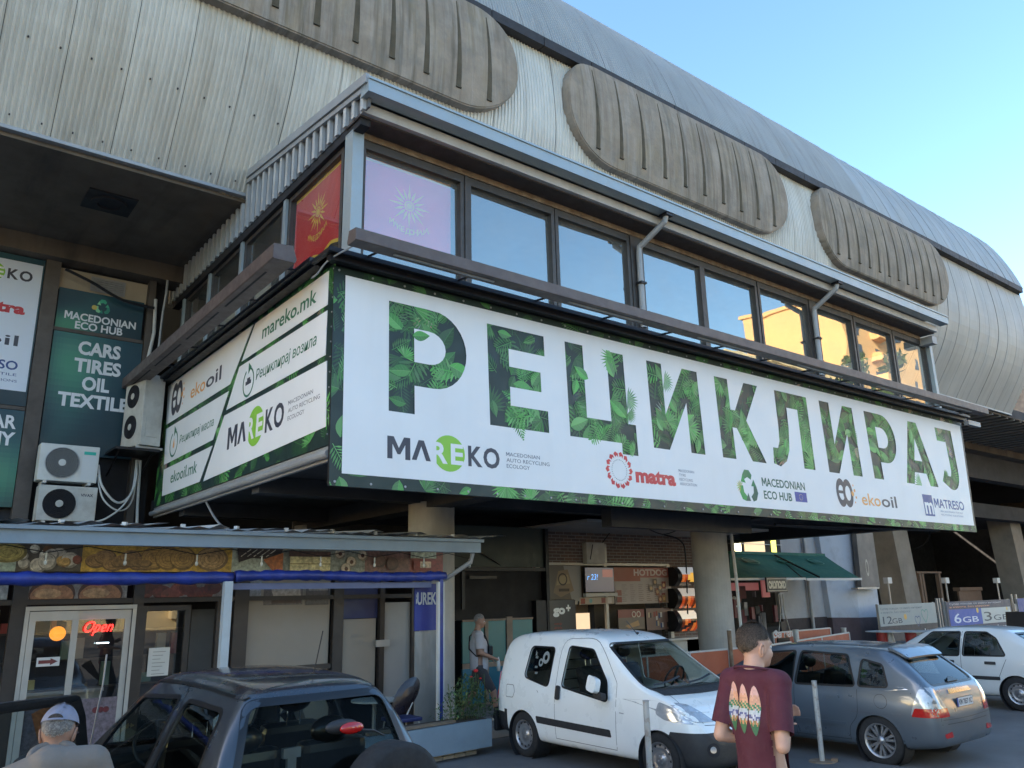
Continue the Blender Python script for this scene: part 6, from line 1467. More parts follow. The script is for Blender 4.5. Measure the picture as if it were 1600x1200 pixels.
c.panel('fuel_flap', [(.72+.085*math.cos(2*PI*k/24), .80+.085*math.sin(2*PI*k/24)) for k in range(24)], 'y', 1, c.paint, .0035)
c.panel('fuel_flap_gap', [(.72+.09*math.cos(2*PI*k/24), .80+.09*math.sin(2*PI*k/24)) for k in range(24)], 'y', 1, SEAL, .0015)
c.panel('spoiler', rounded([(.46, -.50), (.70, -.54), (.70, .54), (.46, .50)], .05), 'z', 1, c.paint, .018, thick=.03)
c.plate(.012, 0, .735, 'КМ 7857 АС', -1)
c.finish((.80, 3.46), .335, parts=(('rear_bumper', lambda v: v.x < .78 and v.z < .56, c.paint),), floor=.25, x0=.3, x1=3.5, w=.80)
for x, y in ((.80, .73), (.80, -.73), (3.46, .73), (3.46, -.73)): c.wheel(x, y, 1 if y > 0 else -1, .312, .185, 'alloy')
for x, y in ((2.35, .36), (2.35, -.36), (1.35, .36), (1.35, -.36)): c.seat(x, y, .50)
c.steering(2.85, .36, .90); MB().box((3.2, 0, .78), (.5, 1.4, .25)).obj('dashboard', CABIN, c.root, bevel=.06)
civic = c

# ---- white small van, nose towards the street
WP_ = paint('white_van_paint', (.80, .82, .80), 0, .05, .3)
c = Car('delivery_van', 'white compact delivery van with black bumper parked nose out', (8.21, 9.96, -.01), R(-90.6),
    [(0.0, .40, .8, .95, .70), (.02, .33, .9, 1.25, .78), (.06, .30, .98, 1.52, .825), (.16, .28, 1.0, 1.65, .845), (.45, .25, 1.0, 1.705, .855), (1.0, .22, 1.0, 1.735, .858), (1.7, .22, 1.0, 1.74, .858), (2.12, .22, 1.0, 1.695, .857), (2.36, .22, 1.0, 1.60, .856), (2.66, .22, 1.0, 1.38, .855), (2.96, .22, 1.0, 1.155, .852), (3.16, .22, .98, 1.06, .848), (3.5, .22, .90, .985, .83), (3.72, .22, .78, .87, .78), (3.86, .22, .62, .70, .70), (3.94, .27, .5, .57, .58), (3.96, .32, .45, .50, .45)],
    .27, WP_, cat='van', scale=.955)
for sd in (1, -1):
    c.window('rear_side_window', [(.70, 1.10), (1.25, 1.00), (1.28, 1.50), (.76, 1.50)], 'y', sd, (sd*.3, sd*1.2), glass('dark_van_glass', (.22, .25, .25), .03), r=.06)
    c.window('front_door_window', [(1.55, 1.02), (2.46, .90), (2.42, 1.12), (2.08, 1.50), (1.60, 1.53)], 'y', sd, (sd*.3, sd*1.2), CGLASS, r=.05)
    c.line([(1.42, .34), (1.42, 1.0), (1.46, 1.56), (1.75, 1.64), (2.15, 1.60), (2.55, 1.2), (2.62, 1.0), (2.60, .34)], 'y', sd)
    c.line([(1.42, .34), (2.60, .33)], 'y', sd)
    c.panel('side_moulding', rounded([(1.02, .50), (2.52, .47), (2.50, .56), (1.00, .59)], .02), 'y', sd, CARBL, .006, thick=.012)
    c.panel('door_handle', rounded([(1.46, .84), (1.54, .84), (1.54, 1.02), (1.46, 1.02)], .035), 'y', sd, CARBL, .018, thick=.02)
    c.panel('headlamp', rounded([(sd*.40, .74), (sd*.82, .76), (sd*.84, .97), (sd*.60, .93)], .04), 'x', 1, LENS, .005)
    c.panel('headlamp', rounded([(3.28, .82), (3.42, .76), (3.9, .72), (3.7, .86), (3.32, .96)], .04), 'y', sd, LENS, .005)
    c.panel('fog_recess', [(3.80+.0+sd*0, 0)]*0+[(sd*.58+.075*math.cos(2*PI*k/20), .46+.075*math.sin(2*PI*k/20)) for k in range(20)], 'x', 1, VOID, .009)
    c.panel('fog_lamp', [(sd*.59+.035*math.cos(2*PI*k/16), .465+.035*math.sin(2*PI*k/16)) for k in range(16)], 'x', 1, LENS, .014)
    c.panel('door_mirror', rounded([(2.30, .99), (2.47, .96), (2.48, 1.12), (2.32, 1.17)], .05), 'y', sd, WP_, .16, thick=.09)
    c.panel('mirror_arm', rounded([(2.36, .93), (2.52, .90), (2.52, .98), (2.38, .99)], .03), 'y', sd, CARBL, .08, thick=.09)
    c.panel('tail_lamp', rounded([(-.1, .72), (.055, .72), (.06, 1.15), (-.1, 1.15)], .02), 'y', sd, REDL, .006, thick=.01)
c.window('windscreen', [(-.74, 1.07), (.74, 1.07), (.60, 1.58), (-.60, 1.58)], 'x', 1, (2.2, 3.5), CGLASS2, r=.08)
c.window('rear_window', [(-.55, 1.08), (.55, 1.08), (.5, 1.5), (-.5, 1.5)], 'x', -1, (-.3, .4), CGLASS, r=.06)
c.line([(-.62, 1.02), (-.70, .9), (-.60, .74)], 'x', 1); c.line([(-.6, .72), (0, .69), (.6, .72)], 'x', 1)
c.panel('fuel_flap', rounded([(.30, .80), (.46, .80), (.50, .88), (.46, .96), (.30, .96)], .02), 'y', -1, WP_, .0035); c.panel('fuel_flap_gap', rounded([(.29, .79), (.465, .79), (.508, .88), (.465, .97), (.29, .97)], .02), 'y', -1, mat('grey_gap', (.2, .2, .2)), .0018)
MB().tube([(2.25, 0, 1.68), (2.05, 0, 1.86)], .006, 6).ball((2.25, 0, 1.70), (.03, .02, .015), 8, 6).obj('aerial', CARBL, c.root)
MB().bx(-.04, .0, -.84, .84, .28, .62).obj('rear_bumper', CARBL, c.root, bevel=.03)
c.line([(1.05, .9), (1.02, .93)], 'y', -1)
c.splits = [((0, 0, .64), (0, 0, 1)), ((3.14, 0, 0), (1, 0, -.55))]
c.finish((.69, 3.31), .345, parts=(('front_bumper', lambda v: v.x-.55*v.z > 3.14+.0 and v.z < .64, CARBL), ('rear_bumper_side', lambda v: v.x < .30 and v.z < .60, CARBL)), floor=.3, x0=.3, x1=3.3, w=.82)
for x, y in ((.69, .745), (.69, -.745), (3.31, .745), (3.31, -.745)): c.wheel(x, y, 1 if y > 0 else -1, .31, .18, 'steel', .64)
for y in (.36, -.36): c.seat(1.95, y, .72, back=.6)
c.steering(2.55, .36, 1.10); MB().box((2.95, 0, .90), (.5, 1.5, .28)).obj('dashboard', CABIN, c.root, bevel=.06)
MB().bx(1.35, 1.37, -.74, .74, .5, .9).obj('load_divider', CABIN, c.root)
for k in range(4): MB().tube([(1.36, -.7, .95+k*.13), (1.36, .7, .95+k*.13)], .007, 5).obj('grille_bar', CARBL, c.root)
# number stickers in the side window
vp = Print((.80, -.822, 1.10), (1, 0, 0), (0, 0, 1), (0, -1, 0)); vp.mb = MB()
for x_, z_, r_ in ((.32, .27, .075), (.22, .20, .05)): vp.ring(x_, z_, r_*.45, r_, hexc('8a9090'), ry=1.1)
for x_, z_ in ((.08, .25), (.10, .12), (.12, .04)): vp.rect(x_, z_, x_+.06, z_+.03, hexc('707878'))
vp.text('k', .07, .29, hexc('8a9090'), .06, bold=.03)
MBv = vp.mb
for i, v in enumerate(MBv.v):
    h, n = c.shoot('y', -1, v[0], v[2])
    if h is not None: MBv.v[i] = tuple(h+n*(.002))
MBv.obj('window_sticker', PRINT, c.root, fix=False)
c.line([(2.68, .78), (2.76, .775)], 'y', -1, .012, GREYM, 'badge')
for q0, q1 in (((-.62, 1.10), (-.02, 1.16)), ((.0, 1.09), (.58, 1.15))): c.line([q0, ((q0[0]+q1[0])/2, (q0[1]+q1[1])/2-.01), q1], 'x', 1, .016, CARBL, 'wiper', .02)
c.line([(-.70, 1.04), (0, 1.03), (.70, 1.04)], 'x', 1, .05, CARBL, 'scuttle_panel', .004)
c.panel('round_badge', [(.05*math.cos(2*PI*k/20), .80+.05*math.sin(2*PI*k/20)) for k in range(20)], 'x', 1, CHROME, .006)
van = c

# ---- dark blue three door off roader at the left, driver door open
SB = paint('slate_blue_paint', (.040, .050, .064), .35, .2, .30)
SBR = paint('dark_roof_paint', (.022, .022, .028), .2, .3, .28)
c = Car('off_road_car', 'dark slate blue three door off roader with spare wheel and open driver door', (2.45, 4.96, -.10), R(94),
    [(0.0, .50, .85, .92, .66), (.03, .45, .9, 1.0, .74), (.08, .42, .98, 1.12, .775), (.14, .40, 1.02, 1.30, .785), (.22, .40, 1.04, 1.54, .79), (.32, .40, 1.04, 1.635, .79), (.55, .38, 1.04, 1.67, .79), (1.1, .36, 1.03, 1.69, .79), (1.6, .36, 1.02, 1.685, .79), (1.85, .36, 1.01, 1.64, .79), (2.05, .36, 1.01, 1.50, .79), (2.35, .36, 1.0, 1.24, .788), (2.55, .36, .99, 1.09, .78), (2.9, .37, .95, 1.03, .76), (3.35, .40, .90, .98, .73), (3.52, .45, .80, .87, .66), (3.58, .5, .7, .76, .55)],
    .42, SB, scale=1.03)
for sd in (1, -1):
    c.window('rear_side_window', [(.36, 1.10), (1.05, 1.08), (1.02, 1.52), (.42, 1.50)], 'y', sd, (sd*.25, sd*1.2), CGLASS, r=.06)
    c.window('front_door_window', [(1.16, 1.07), (2.26, 1.03), (2.02, 1.32), (1.86, 1.49), (1.16, 1.53)], 'y', sd, (sd*.25, sd*1.2), CGLASS2, r=.05)
    c.line([(1.10, .42), (1.10, 1.0), (1.10, 1.56), (1.5, 1.60), (1.9, 1.54), (2.3, 1.08), (2.35, .9), (2.2, .42)], 'y', sd, .009)
    c.line([(.3, 1.575), (1.0, 1.61), (1.75, 1.60), (1.95, 1.50), (2.35, 1.10)], 'y', sd, .016, SEAL, 'drip_rail', .006)
    c.panel('tail_lamp', rounded([(sd*.66, .70), (sd*.80, .70), (sd*.80, 1.0), (sd*.68, 1.0)], .02), 'x', -1, REDL, .006)
    if sd < 0: c.panel('door_mirror', rounded([(2.05, 1.05), (2.2, 1.05), (2.2, 1.22), (2.05, 1.22)], .04), 'y', sd, CARBL, .10, thick=.08)
c.window('rear_window', [(-.60, 1.06), (.60, 1.06), (.46, 1.535), (-.46, 1.535)], 'x', -1, (-.3, .36), CGLASS2, seal=.04, r=.07)
c.window('windscreen', [(-.62, 1.09), (.62, 1.09), (.46, 1.52), (-.46, 1.52)], 'x', 1, (1.95, 2.7), CGLASS2, r=.06)
c.splits = [((0, 0, 1.60), (0, 0, 1))]
c.finish((.70, 2.90), .36, parts=(('roof', lambda v: v.z > 1.60, SBR),), floor=.38, x0=.2, x1=2.6, w=.76)
for x, y in ((.70, .66), (.70, -.66), (2.90, .66), (2.90, -.66)): c.wheel(x, y, 1 if y > 0 else -1, .335, .2, 'steel', .6)
LEATH = mat('black_leather', (.018, .017, .018), .35, 0, .2, 12, coat=.2)
for y in (.33, -.30):
    MB().box((.62, y, 1.0), (.14, .50, .50), rot=Matrix.Rotation(-.15, 3, 'Y')).obj('rear_seat_back', LEATH, c.root, bevel=.06)
    MB().ball((.58, y+.02, 1.30), (.07, .145, .09), 16, 10).obj('rear_headrest', LEATH, c.root, smooth=True)
    c.seat(1.55, y*1.1, .78, LEATH, back=.56)
MB().box((.72, .02, .84), (.5, 1.2, .2)).obj('rear_bench', LEATH, c.root, bevel=.05)
MB().bx(.50, .53, .0, .06, .8, 1.18).box((.52, .03, 1.2), (.04, .12, .06)).obj('seat_belt', GREYM, c.root)
c.steering(2.05, .33, 1.12); MB().box((2.3, 0, .95), (.35, 1.3, .25)).obj('dashboard', CABIN, c.root, bevel=.05)
# spare wheel, rear lamp, wiper, bumper, aerial
sw_ = MB().lathe([(.19, -.10), (.30, -.105), (.335, -.07), (.335, .07), (.30, .10), (.10, .10)], (-.13, -.32, .96), 'x', 40).obj('spare_wheel', TYRE, c.root, smooth=True)
MB().lathe([(.20, -.08), (.14, -.05), (.10, -.09), (.001, -.09)], (-.13, -.32, .96), 'x', 30).obj('spare_rim', mat('dark_rim', (.10, .09, .09), .4, .4), sw_, smooth=True)
MB().ball((.045, -.13, 1.375), (.03, .085, .036), 16, 10).obj('high_brake_lamp', REDL, c.root, smooth=True); MB().ball((.085, -.08, 1.385), (.035, .115, .044), 16, 10).obj('lamp_housing', CARBL, c.root, smooth=True)
MB().tube([(.05, -.18, 1.36), (.06, -.30, 1.34), (.06, -.38, 1.30)], .007, 6).obj('rear_wiper', CARBL, c.root)
MB().bx(-.10, .02, -.74, .74, .42, .62).obj('rear_bumper', CARBL, c.root, bevel=.03)
MB().tube([(2.25, .77, 1.03), (1.95, .80, 1.60), (1.90, .81, 1.80)], .006, 6).obj('aerial', GREYM, c.root)
MB().tube([(.5, -.1, 1.68), (.40, -.1, 1.95)], .004, 5).obj('rear_aerial', CARBL, c.root)
# open driver door, hinged at the front pillar
dm_ = Matrix.Translation((2.33, .80, 0)) @ Matrix.Rotation(R(-58), 4, 'Z') @ Matrix.Translation((-2.33, -.80, 0))
def dpt(x, z, t=0):
    h, n = c.shoot('y', 1, x, z); y = h.y if h is not None else .7
    return dm_ @ Vector((x, y+t, z))
out = [(1.15, .5), (1.12, 1.0), (1.13, 1.54), (1.25, 1.57), (1.86, 1.555), (2.05, 1.38), (2.30, 1.05), (2.30, .5)]
inn = [(1.22, 1.08), (1.22, 1.47), (1.30, 1.50), (1.82, 1.49), (1.98, 1.34), (2.18, 1.08)]
od = c.root
lp = [[Vector((*p, 0)) for p in rounded(out, .05)], [Vector((*p, 0)) for p in rounded(inn, .04)]]; fl_ = [v for l in lp for v in l]; tr_ = [tuple(t) for t in tessellate_polygon(lp)]
d = MB(); n_ = len(fl_); d.add([dpt(v.x, v.y) for v in fl_]+[dpt(v.x, v.y, -.06) for v in fl_], tr_+[tuple(i+n_ for i in t) for t in tr_])
for l0, cnt in ((0, len(lp[0])), (len(lp[0]), len(lp[1]))): d.add([dpt(v.x, v.y) for v in fl_[l0:l0+cnt]]+[dpt(v.x, v.y, -.06) for v in fl_[l0:l0+cnt]], [(i, (i+1) % cnt, (i+1) % cnt+cnt, i+cnt) for i in range(cnt)])
do = d.obj('open_door', CARBL, c.root)
q_ = rounded(inn, .04); MB().add([dpt(x, z, -.03) for x, z in q_], [tuple(t) for t in tessellate_polygon([[Vector((*p, 0)) for p in q_]])]).obj('door_glass', CGLASS2, do, fix=False)
mc = dm_ @ Vector((2.08, 1.0, 1.04)); MB().ball(mc, (.05, .12, .09), 14, 10).obj('door_mirror', CARBL, do, smooth=True)
MB().ball(mc+Vector((0, -.045, 0)), (.03, .10, .075), 14, 10).obj('mirror_glass', mat('cyan_reflection_mirror', (.6, .9, .85), .05, 1, 0), do, smooth=True)  # cyan reflection is put into the tint of the mirror
suv = c

# ---- white older hatchback at the right edge
WZ = paint('old_white_paint', (.60, .62, .61), 0, .2, .35)
c = Car('parked_car', 'older white five door hatchback cut by the right edge', (17.0, 5.62, 0), R(90),
    [(0.0, .38, .7, .78, .64), (.03, .32, .8, .88, .76), (.10, .28, .86, .95, .80), (.30, .25, .88, 1.0, .825), (.62, .22, .89, 1.22, .832), (.85, .2, .89, 1.355, .835), (1.15, .2, .885, 1.395, .838), (1.7, .2, .88, 1.405, .838), (2.2, .2, .87, 1.385, .838), (2.42, .2, .865, 1.31, .836), (2.75, .2, .86, 1.10, .834), (3.0, .2, .86, .955, .83), (3.4, .22, .82, .90, .81), (3.8, .25, .74, .82, .76), (3.98, .3, .64, .72, .68), (4.06, .36, .5, .58, .5)],
    .36, WZ)
for sd in (1, -1):
    c.window('rear_door_window', [(.90, .92), (1.62, .905), (1.58, 1.30), (1.22, 1.30), (1.05, 1.20)], 'y', sd, (sd*.3, sd*1.2), r=.03)
    c.window('front_door_window', [(1.70, .90), (2.66, .885), (2.42, 1.10), (2.20, 1.285), (1.68, 1.30)], 'y', sd, (sd*.3, sd*1.2), r=.03)
    c.line([(1.66, .26), (1.66, .6), (1.66, .88), (1.64, 1.32)], 'y', sd, .007); c.line([(2.70, .26), (2.70, .5), (2.69, .84)], 'y', sd, .007); c.line([(1.06, .5), (.96, .7), (.88, .86)], 'y', sd, .007)
    c.panel('side_moulding', rounded([(1.02, .50), (3.9, .49), (3.9, .55), (1.02, .56)], .015), 'y', sd, CARBL, .006, thick=.012)
    for x in (1.06, 1.78): c.panel('door_handle', rounded([(x, .76), (x+.19, .76), (x+.19, .81), (x, .81)], .015), 'y', sd, CARBL, .012, thick=.015)
    c.panel('door_mirror', rounded([(2.46, .88), (2.66, .87), (2.64, .98), (2.48, 1.0)], .03), 'y', sd, CARBL, .12, thick=.07)
c.window('windscreen', [(-.68, .98), (.68, .98), (.56, 1.28), (-.56, 1.28)], 'x', 1, (2.2, 3.2), CGLASS2, r=.05)
c.window('rear_window', [(-.62, 1.0), (.62, 1.0), (.52, 1.28), (-.52, 1.28)], 'x', -1, (-.2, 1.0), CGLASS, r=.05)
c.finish((.76, 3.30), .32, floor=.25, x0=.3, x1=3.2, w=.80)
for x, y in ((.76, .73), (.76, -.73), (3.30, .73), (3.30, -.73)): c.wheel(x, y, 1 if y > 0 else -1, .29, .17, 'steel', .62)
for x, y in ((2.05, .36), (2.05, -.36), (1.15, .34), (1.15, -.34)): c.seat(x, y, .46)

# ---- steel bollards
BOL = mat('scuffed_white_bollard_paint', (.42, .42, .40), .6, .1, .12, 5, dirt=(9, .8, (.20, .12, .07)), streak=((6, 6, 2), .4, (.22, .18, .14)))
def bollard(label, base, top, h):
    t = thing('bollard', label, 'bollard', base, group='scuffed steel bollards by the parked cars'); t['world_built'] = True
    MB().cyl(base, (base[0]+top[0], base[1]+top[1], h), .033, n=18).obj('post', BOL, t, smooth=False)
    MB().lathe([(.001, .012), (.16, .012), (.17, 0)], base, 'z', 20).box((base[0]+.12, base[1]-.1, .02), (.12, .08, .03), rot=.5).obj('base_plate', RUST, t)
    MB().cyl((base[0]+top[0]*.99, base[1]+top[1]*.99, h-.0), (base[0]+top[0], base[1]+top[1], h+.012), .036, n=18).obj('cap', GREYM, t)
b1 = Vector((6.87, 6.49, 0)); b2 = atZ(1285, 1190, 0)
b1t = hit(1009, 1096, (b1.x, b1.y, 0), (b1.x, b1.y, 0)); b2t = hit(1272, 1065, (b2.x, b2.y, 0), (b2.x, b2.y, 0))
bollard('white scuffed bollard in front of the white van', (b1.x, b1.y, 0), (0, 0), .98)
bollard('leaning white bollard between the man and the grey blue hatchback', (b2.x, b2.y, 0), (b2t.x-b2.x, b2t.y-b2.y), b2t.z)
# ================================================================== people
SKIN = mat('skin', (.52, .31, .23), .55, 0, .08, 12)
SKIN2 = mat('tanned_skin', (.30, .17, .12), .55, 0, .08, 12)
HAIR = mat('dark_short_hair', (.055, .042, .034), .8, 0, .45, 60, bump=.9, bscale=220)
GHAIR = mat('grey_short_hair', (.22, .21, .2), .8, 0, .3, 60, bump=.8, bscale=200)
def capsule(mb, p0, p1, r0, r1, sq=None, n=14):
    p0, p1 = Vector(p0), Vector(p1); d = (p1-p0); L = d.length or 1e-4; t = d/L; a = t.cross(Vector((0, 1, 0)) if abs(t.y) < .8 else Vector((1, 0, 0))).normalized(); b = t.cross(a).normalized()
    if sq: a, b = Vector((1, 0, 0)), Vector((0, 1, 0))
    sx, sy = sq or (1, 1); rings = []
    for k in range(1, 6): th = PI/2*k/5; rings.append((p0-t*r0*math.cos(th)*(.7 if sq else 1), r0*math.sin(th)))
    rings.append((p1, r1))
    for k in range(1, 5): th = PI/2*k/5; rings.append((p1+t*r1*math.sin(th)*(.7 if sq else 1), r1*math.cos(th)))
    mb.rings([[c+a*math.cos(2*PI*j/n)*r*sx+b*math.sin(2*PI*j/n)*r*sy for j in range(n)] for c, r in rings])
def blob(name, mb, m, parent, vox=.012, smooth=6, cuts=(), label=None, keep=False):
    """union of closed pieces as one continuous skin; cuts = [(point, normal)] remove what lies on the normal's side"""
    me = mb.mesh('t', m); bm = bmesh.new(); bm.from_mesh(me); bmesh.ops.recalc_face_normals(bm, faces=bm.faces); bm.to_mesh(me); bm.free()
    o = bpy.data.objects.new('t', me); COL.objects.link(o)
    r = o.modifiers.new('r', 'REMESH'); r.mode = 'VOXEL'; r.voxel_size = vox
    s = o.modifiers.new('s', 'SMOOTH'); s.factor = .6; s.iterations = smooth
    me = apply_mods(o); bpy.data.objects.remove(o)
    bm = bmesh.new(); bm.from_mesh(me)
    for co, no, fn in cuts:
        if fn is None: bmesh.ops.bisect_plane(bm, geom=bm.verts[:]+bm.edges[:]+bm.faces[:], plane_co=co, plane_no=no, clear_outer=True)
        else:
            g = [v for v in bm.verts if fn(v.co)]; gs = set(g); fs = [f for f in bm.faces if all(v in gs for v in f.verts)]
            es = list({e for f in fs for e in f.edges})
            bmesh.ops.bisect_plane(bm, geom=g+es+fs, plane_co=co, plane_no=no, clear_outer=True)
    bm.to_mesh(me); bm.free(); me.materials.clear(); me.materials.append(m)
    me.polygons.foreach_set('use_smooth', [True]*len(me.polygons))
    return link(name, me, parent, label)
def hand(mb, w, d, up, s=1.0, curl=.5, grip=True):
    """palm and five fingers rooted at the wrist w, pointing along d, palm normal up"""
    d, up = Vector(d).normalized(), Vector(up).normalized(); sd = d.cross(up).normalized(); w = Vector(w)
    capsule(mb, w, w+d*.05*s, .026*s, .032*s); 
    for k in (-1, 0, 1): capsule(mb, w+d*.03*s+sd*.018*k*s, w+d*.085*s+sd*.025*k*s, .019*s, .015*s, n=10)
    for k, (o, l) in enumerate(((-.033, .068), (-.011, .078), (.011, .074), (.032, .058))):
        p = w+d*.088*s+sd*o*s; dd = d
        for seg in range(3):
            ax = (d*math.cos(curl*(seg+.6))+up*-math.sin(curl*(seg+.6))).normalized(); q = p+ax*l*s/3*1.15; capsule(mb, p, q, .0095*s, .0082*s, n=8); p = q
    p = w+d*.03*s-sd*.03*s
    for seg in range(2): ax = (d*.7-sd*.5*(1-seg*.6)-up*.5*(seg+.3)).normalized(); q = p+ax*.034*s; capsule(mb, p, q, .0125*s, .010*s, n=8); p = q
def head_mesh(mb, c, yaw, pitch, s=1.0, ears=True):
    """c = centre of the skull; yaw about z (0 = +y), pitch down"""
    M = Matrix.Translation(c) @ Matrix.Rotation(yaw, 4, 'Z') @ Matrix.Rotation(-pitch, 4, 'X')
    def P(x, y, z): return M @ Vector((x*s, y*s, z*s))
    def E(ctr, r, nu=18, nv=12):
        mb.rings([[P(ctr[0]+r[0]*math.sin(PI*i/nv)*math.cos(2*PI*j/nu), ctr[1]+r[1]*math.sin(PI*i/nv)*math.sin(2*PI*j/nu), ctr[2]+r[2]*math.cos(PI*i/nv)) for j in range(nu)] for i in range(1, nv)])
    E((0, -.012, .02), (.076, .098, .092)); E((0, .022, -.045), (.062, .072, .075)); E((0, .058, -.092), (.034, .032, .028)); E((0, .0, -.06), (.055, .07, .06))
    E((0, .096, -.022), (.013, .016, .026)); E((0, .102, -.038), (.016, .015, .011)); E((0, .085, .018), (.05, .014, .012)); E((0, .086, -.068), (.024, .012, .007)); E((0, .086, -.079), (.02, .011, .007))
    for sg in (-1, 1): E((sg*.078, -.008, -.022), (.011, .020, .032), 10, 8); E((sg*.036, .066, -.04), (.024, .022, .025))
    return M
def face_bits(M, parent, s, iris=(.05, .03, .02)):
    for sg in (-1, 1):
        e_ = MB(); e_.tube([M @ Vector((sg*(.079+.010*math.sin(a)*.6)*s, (-.014-.014*math.cos(a))*s, (-.020+.032*math.sin(a))*s)) for a in [2*PI*k/14 for k in range(15)]], .006*s, 6, caps=False).ball(M @ Vector((sg*.078*s, -.010*s, -.022*s)), (.008*s, .014*s, .026*s), 10, 8); e_.obj('ear', parent.data.materials[0], parent, smooth=True)
        b = MB(); c = M @ Vector((sg*.031*s, .074*s, -.004*s)); b.ball(c, .0115*s, 12, 8); b.obj('eye', mat('eye_white', (.6, .58, .55), .3), parent, smooth=True)
        MB().ball(M @ Vector((sg*.031*s, .081*s, -.004*s)), .0058*s, 8, 6).obj('iris', mat('iris_brown', iris, .2), parent, smooth=True)
        MB().tube([M @ Vector((sg*(.016+.012*k)*s, (.096-.004*k)*s, (.018+.003*math.sin(k))*s)) for k in range(4)], .0035*s, 6).obj('eyebrow', HAIR, parent)
def figure(name, label, loc, bearing, H, J, skin, head_yaw, head_pitch, vox=.012, girth=1.0, hands=True, curl=.55):
    """J: joints in metres for the local frame (x right, y forward)"""
    t = thing(name, label, 'person', loc, -R(bearing), local=True); s = H/1.8; b = MB()
    g = girth
    capsule(b, J['neck'], J['headbase'], .062*s, .056*s)
    capsule(b, J['chest'], J['neckbase'], .125*s*g, .085*s*g, (1.25, .85)); capsule(b, J['waist'], J['chest'], .12*s*g, .135*s*g, (1.15, .85)); capsule(b, J['hip'], J['waist'], .135*s*g, .12*s*g, (1.2, .9))
    for k in 'LR':
        sh, el, wr = J['sh'+k], J['el'+k], J['wr'+k]
        capsule(b, J['neckbase'], sh, .06*s, .062*s*g); capsule(b, sh, el, .058*s*g, .042*s*g); capsule(b, el, wr, .043*s*g, .028*s)
        d = (Vector(wr)-Vector(el)).normalized()
        if hands: hand(b, Vector(wr)+d*.01, d+Vector(J.get('hd'+k, (0, 0, 0))), J.get('hu'+k, (0, 0, 1)), s, curl)
        capsule(b, J['hj'+k], J['kn'+k], .088*s*g, .058*s*g); capsule(b, J['kn'+k], J['an'+k], .060*s, .038*s)
        capsule(b, J['an'+k], Vector(J['an'+k])+Vector((0, .03, -.04)), .04*s, .035*s); capsule(b, Vector(J['an'+k])+Vector((0, -.02, -.05)), J['to'+k], .035*s, .026*s)
    M = head_mesh(b, J['head'], head_yaw, head_pitch, s)
    body = blob('body', b, skin, t, vox)
    face_bits(M, body, s)
    return t, body, M, s
def base_joints(H, **over):
    s = H/1.8
    J = dict(head=(0, .02, 1.69), headbase=(0, .0, 1.60), neck=(0, -.02, 1.50), neckbase=(0, -.02, 1.46), chest=(0, 0, 1.30), waist=(0, .0, 1.08), hip=(0, 0, .95),
             shL=(-.185, -.01, 1.45), shR=(.185, -.01, 1.45), elL=(-.25, -.05, 1.14), elR=(.25, -.05, 1.14), wrL=(-.26, .05, .88), wrR=(.26, .05, .88),
             hjL=(-.095, 0, .90), hjR=(.095, 0, .90), knL=(-.10, .02, .48), knR=(.10, .02, .48), anL=(-.10, 0, .10), anR=(.10, 0, .10), toL=(-.11, .16, .03), toR=(.11, .16, .03))
    J.update(over); return {k: (tuple(v*s for v in p) if k[:2] not in ('hd', 'hu') else p) for k, p in J.items()}

# ---- man in the maroon T-shirt, seen from behind
H = 1.90
J = base_joints(H, shL=(-.145, -.01, 1.485), shR=(.145, -.01, 1.485), neckbase=(0, -.02, 1.50), head=(.0, .035, 1.675), elL=(-.19, -.11, 1.20), elR=(.20, -.13, 1.18), wrL=(-.07, .15, 1.15), wrR=(.10, .12, 1.27), knL=(-.11, .16, .50), anL=(-.11, .10, .12), toL=(-.12, .27, .05), knR=(.11, -.02, .48), anR=(.11, -.16, .10), toR=(.12, .0, .03),
                huL=(0, 0, 1), huR=(-1, 0, 0))
man, body, M, s = figure('person', 'young man in a maroon T-shirt with three printed surfboards on the back, arms bent', (4.27, 3.13, .02), 84, H, J, SKIN, R(-24), .05, vox=.011, girth=.9)
SHIRT = mat('maroon_cotton', (.085, .018, .032), .85, 0, .12, 4, bump=.9, bscale=6)
b = MB(); g = 1.0
capsule(b, J['chest'], J['neckbase'], .126*s, .092*s, (1.22, .9)); capsule(b, J['waist'], J['chest'], .130*s, .142*s, (1.15, .92)); capsule(b, (0, 0, .86*s), J['waist'], .140*s, .130*s, (1.15, .92))
for k in 'LR':
    sh, el = Vector(J['sh'+k]), Vector(J['el'+k]); capsule(b, J['neckbase'], sh, .072*s, .074*s); capsule(b, sh, sh.lerp(el, .95), .068*s, .064*s)
# hem folds
for a, z, r in ((.4, .95, .02), (1.6, 1.0, .018), (2.6, .93, .02), (4.1, .98, .022), (5.0, .94, .02), (4.6, 1.08, .02), (3.5, 1.05, .018)):
    x, y = .142*math.cos(a)*s, .115*math.sin(a)*s; capsule(b, (x, y, (z-.08)*s), (x*.9, y*.9, (z+.12)*s), r, r*.6)
cuts = [(Vector((0, 0, .86*s)), Vector((0, 0, -1)), None), (Vector((0, .0, 1.56*s)), Vector((0, .25, 1)).normalized(), None)]
for k, sg in (('L', -1), ('R', 1)):
    sh, el = Vector(J['sh'+k]), Vector(J['el'+k]); d = (el-sh).normalized()
    cuts.append((sh.lerp(el, .80), d, (lambda sg_: (lambda v: v.x*sg_ > .118*s and v.z < 1.40*s))(sg)))
shirt = blob('tshirt', b, SHIRT, man, .012, 5, cuts)
MB().tube([Vector((.105*math.cos(a)*s*1.0, -.02*s+.085*math.sin(a)*s, (1.552-.02*math.sin(a))*s)) for a in [2*PI*k/24 for k in range(25)]], .008, 6, caps=False).obj('collar', SHIRT, shirt, smooth=True)
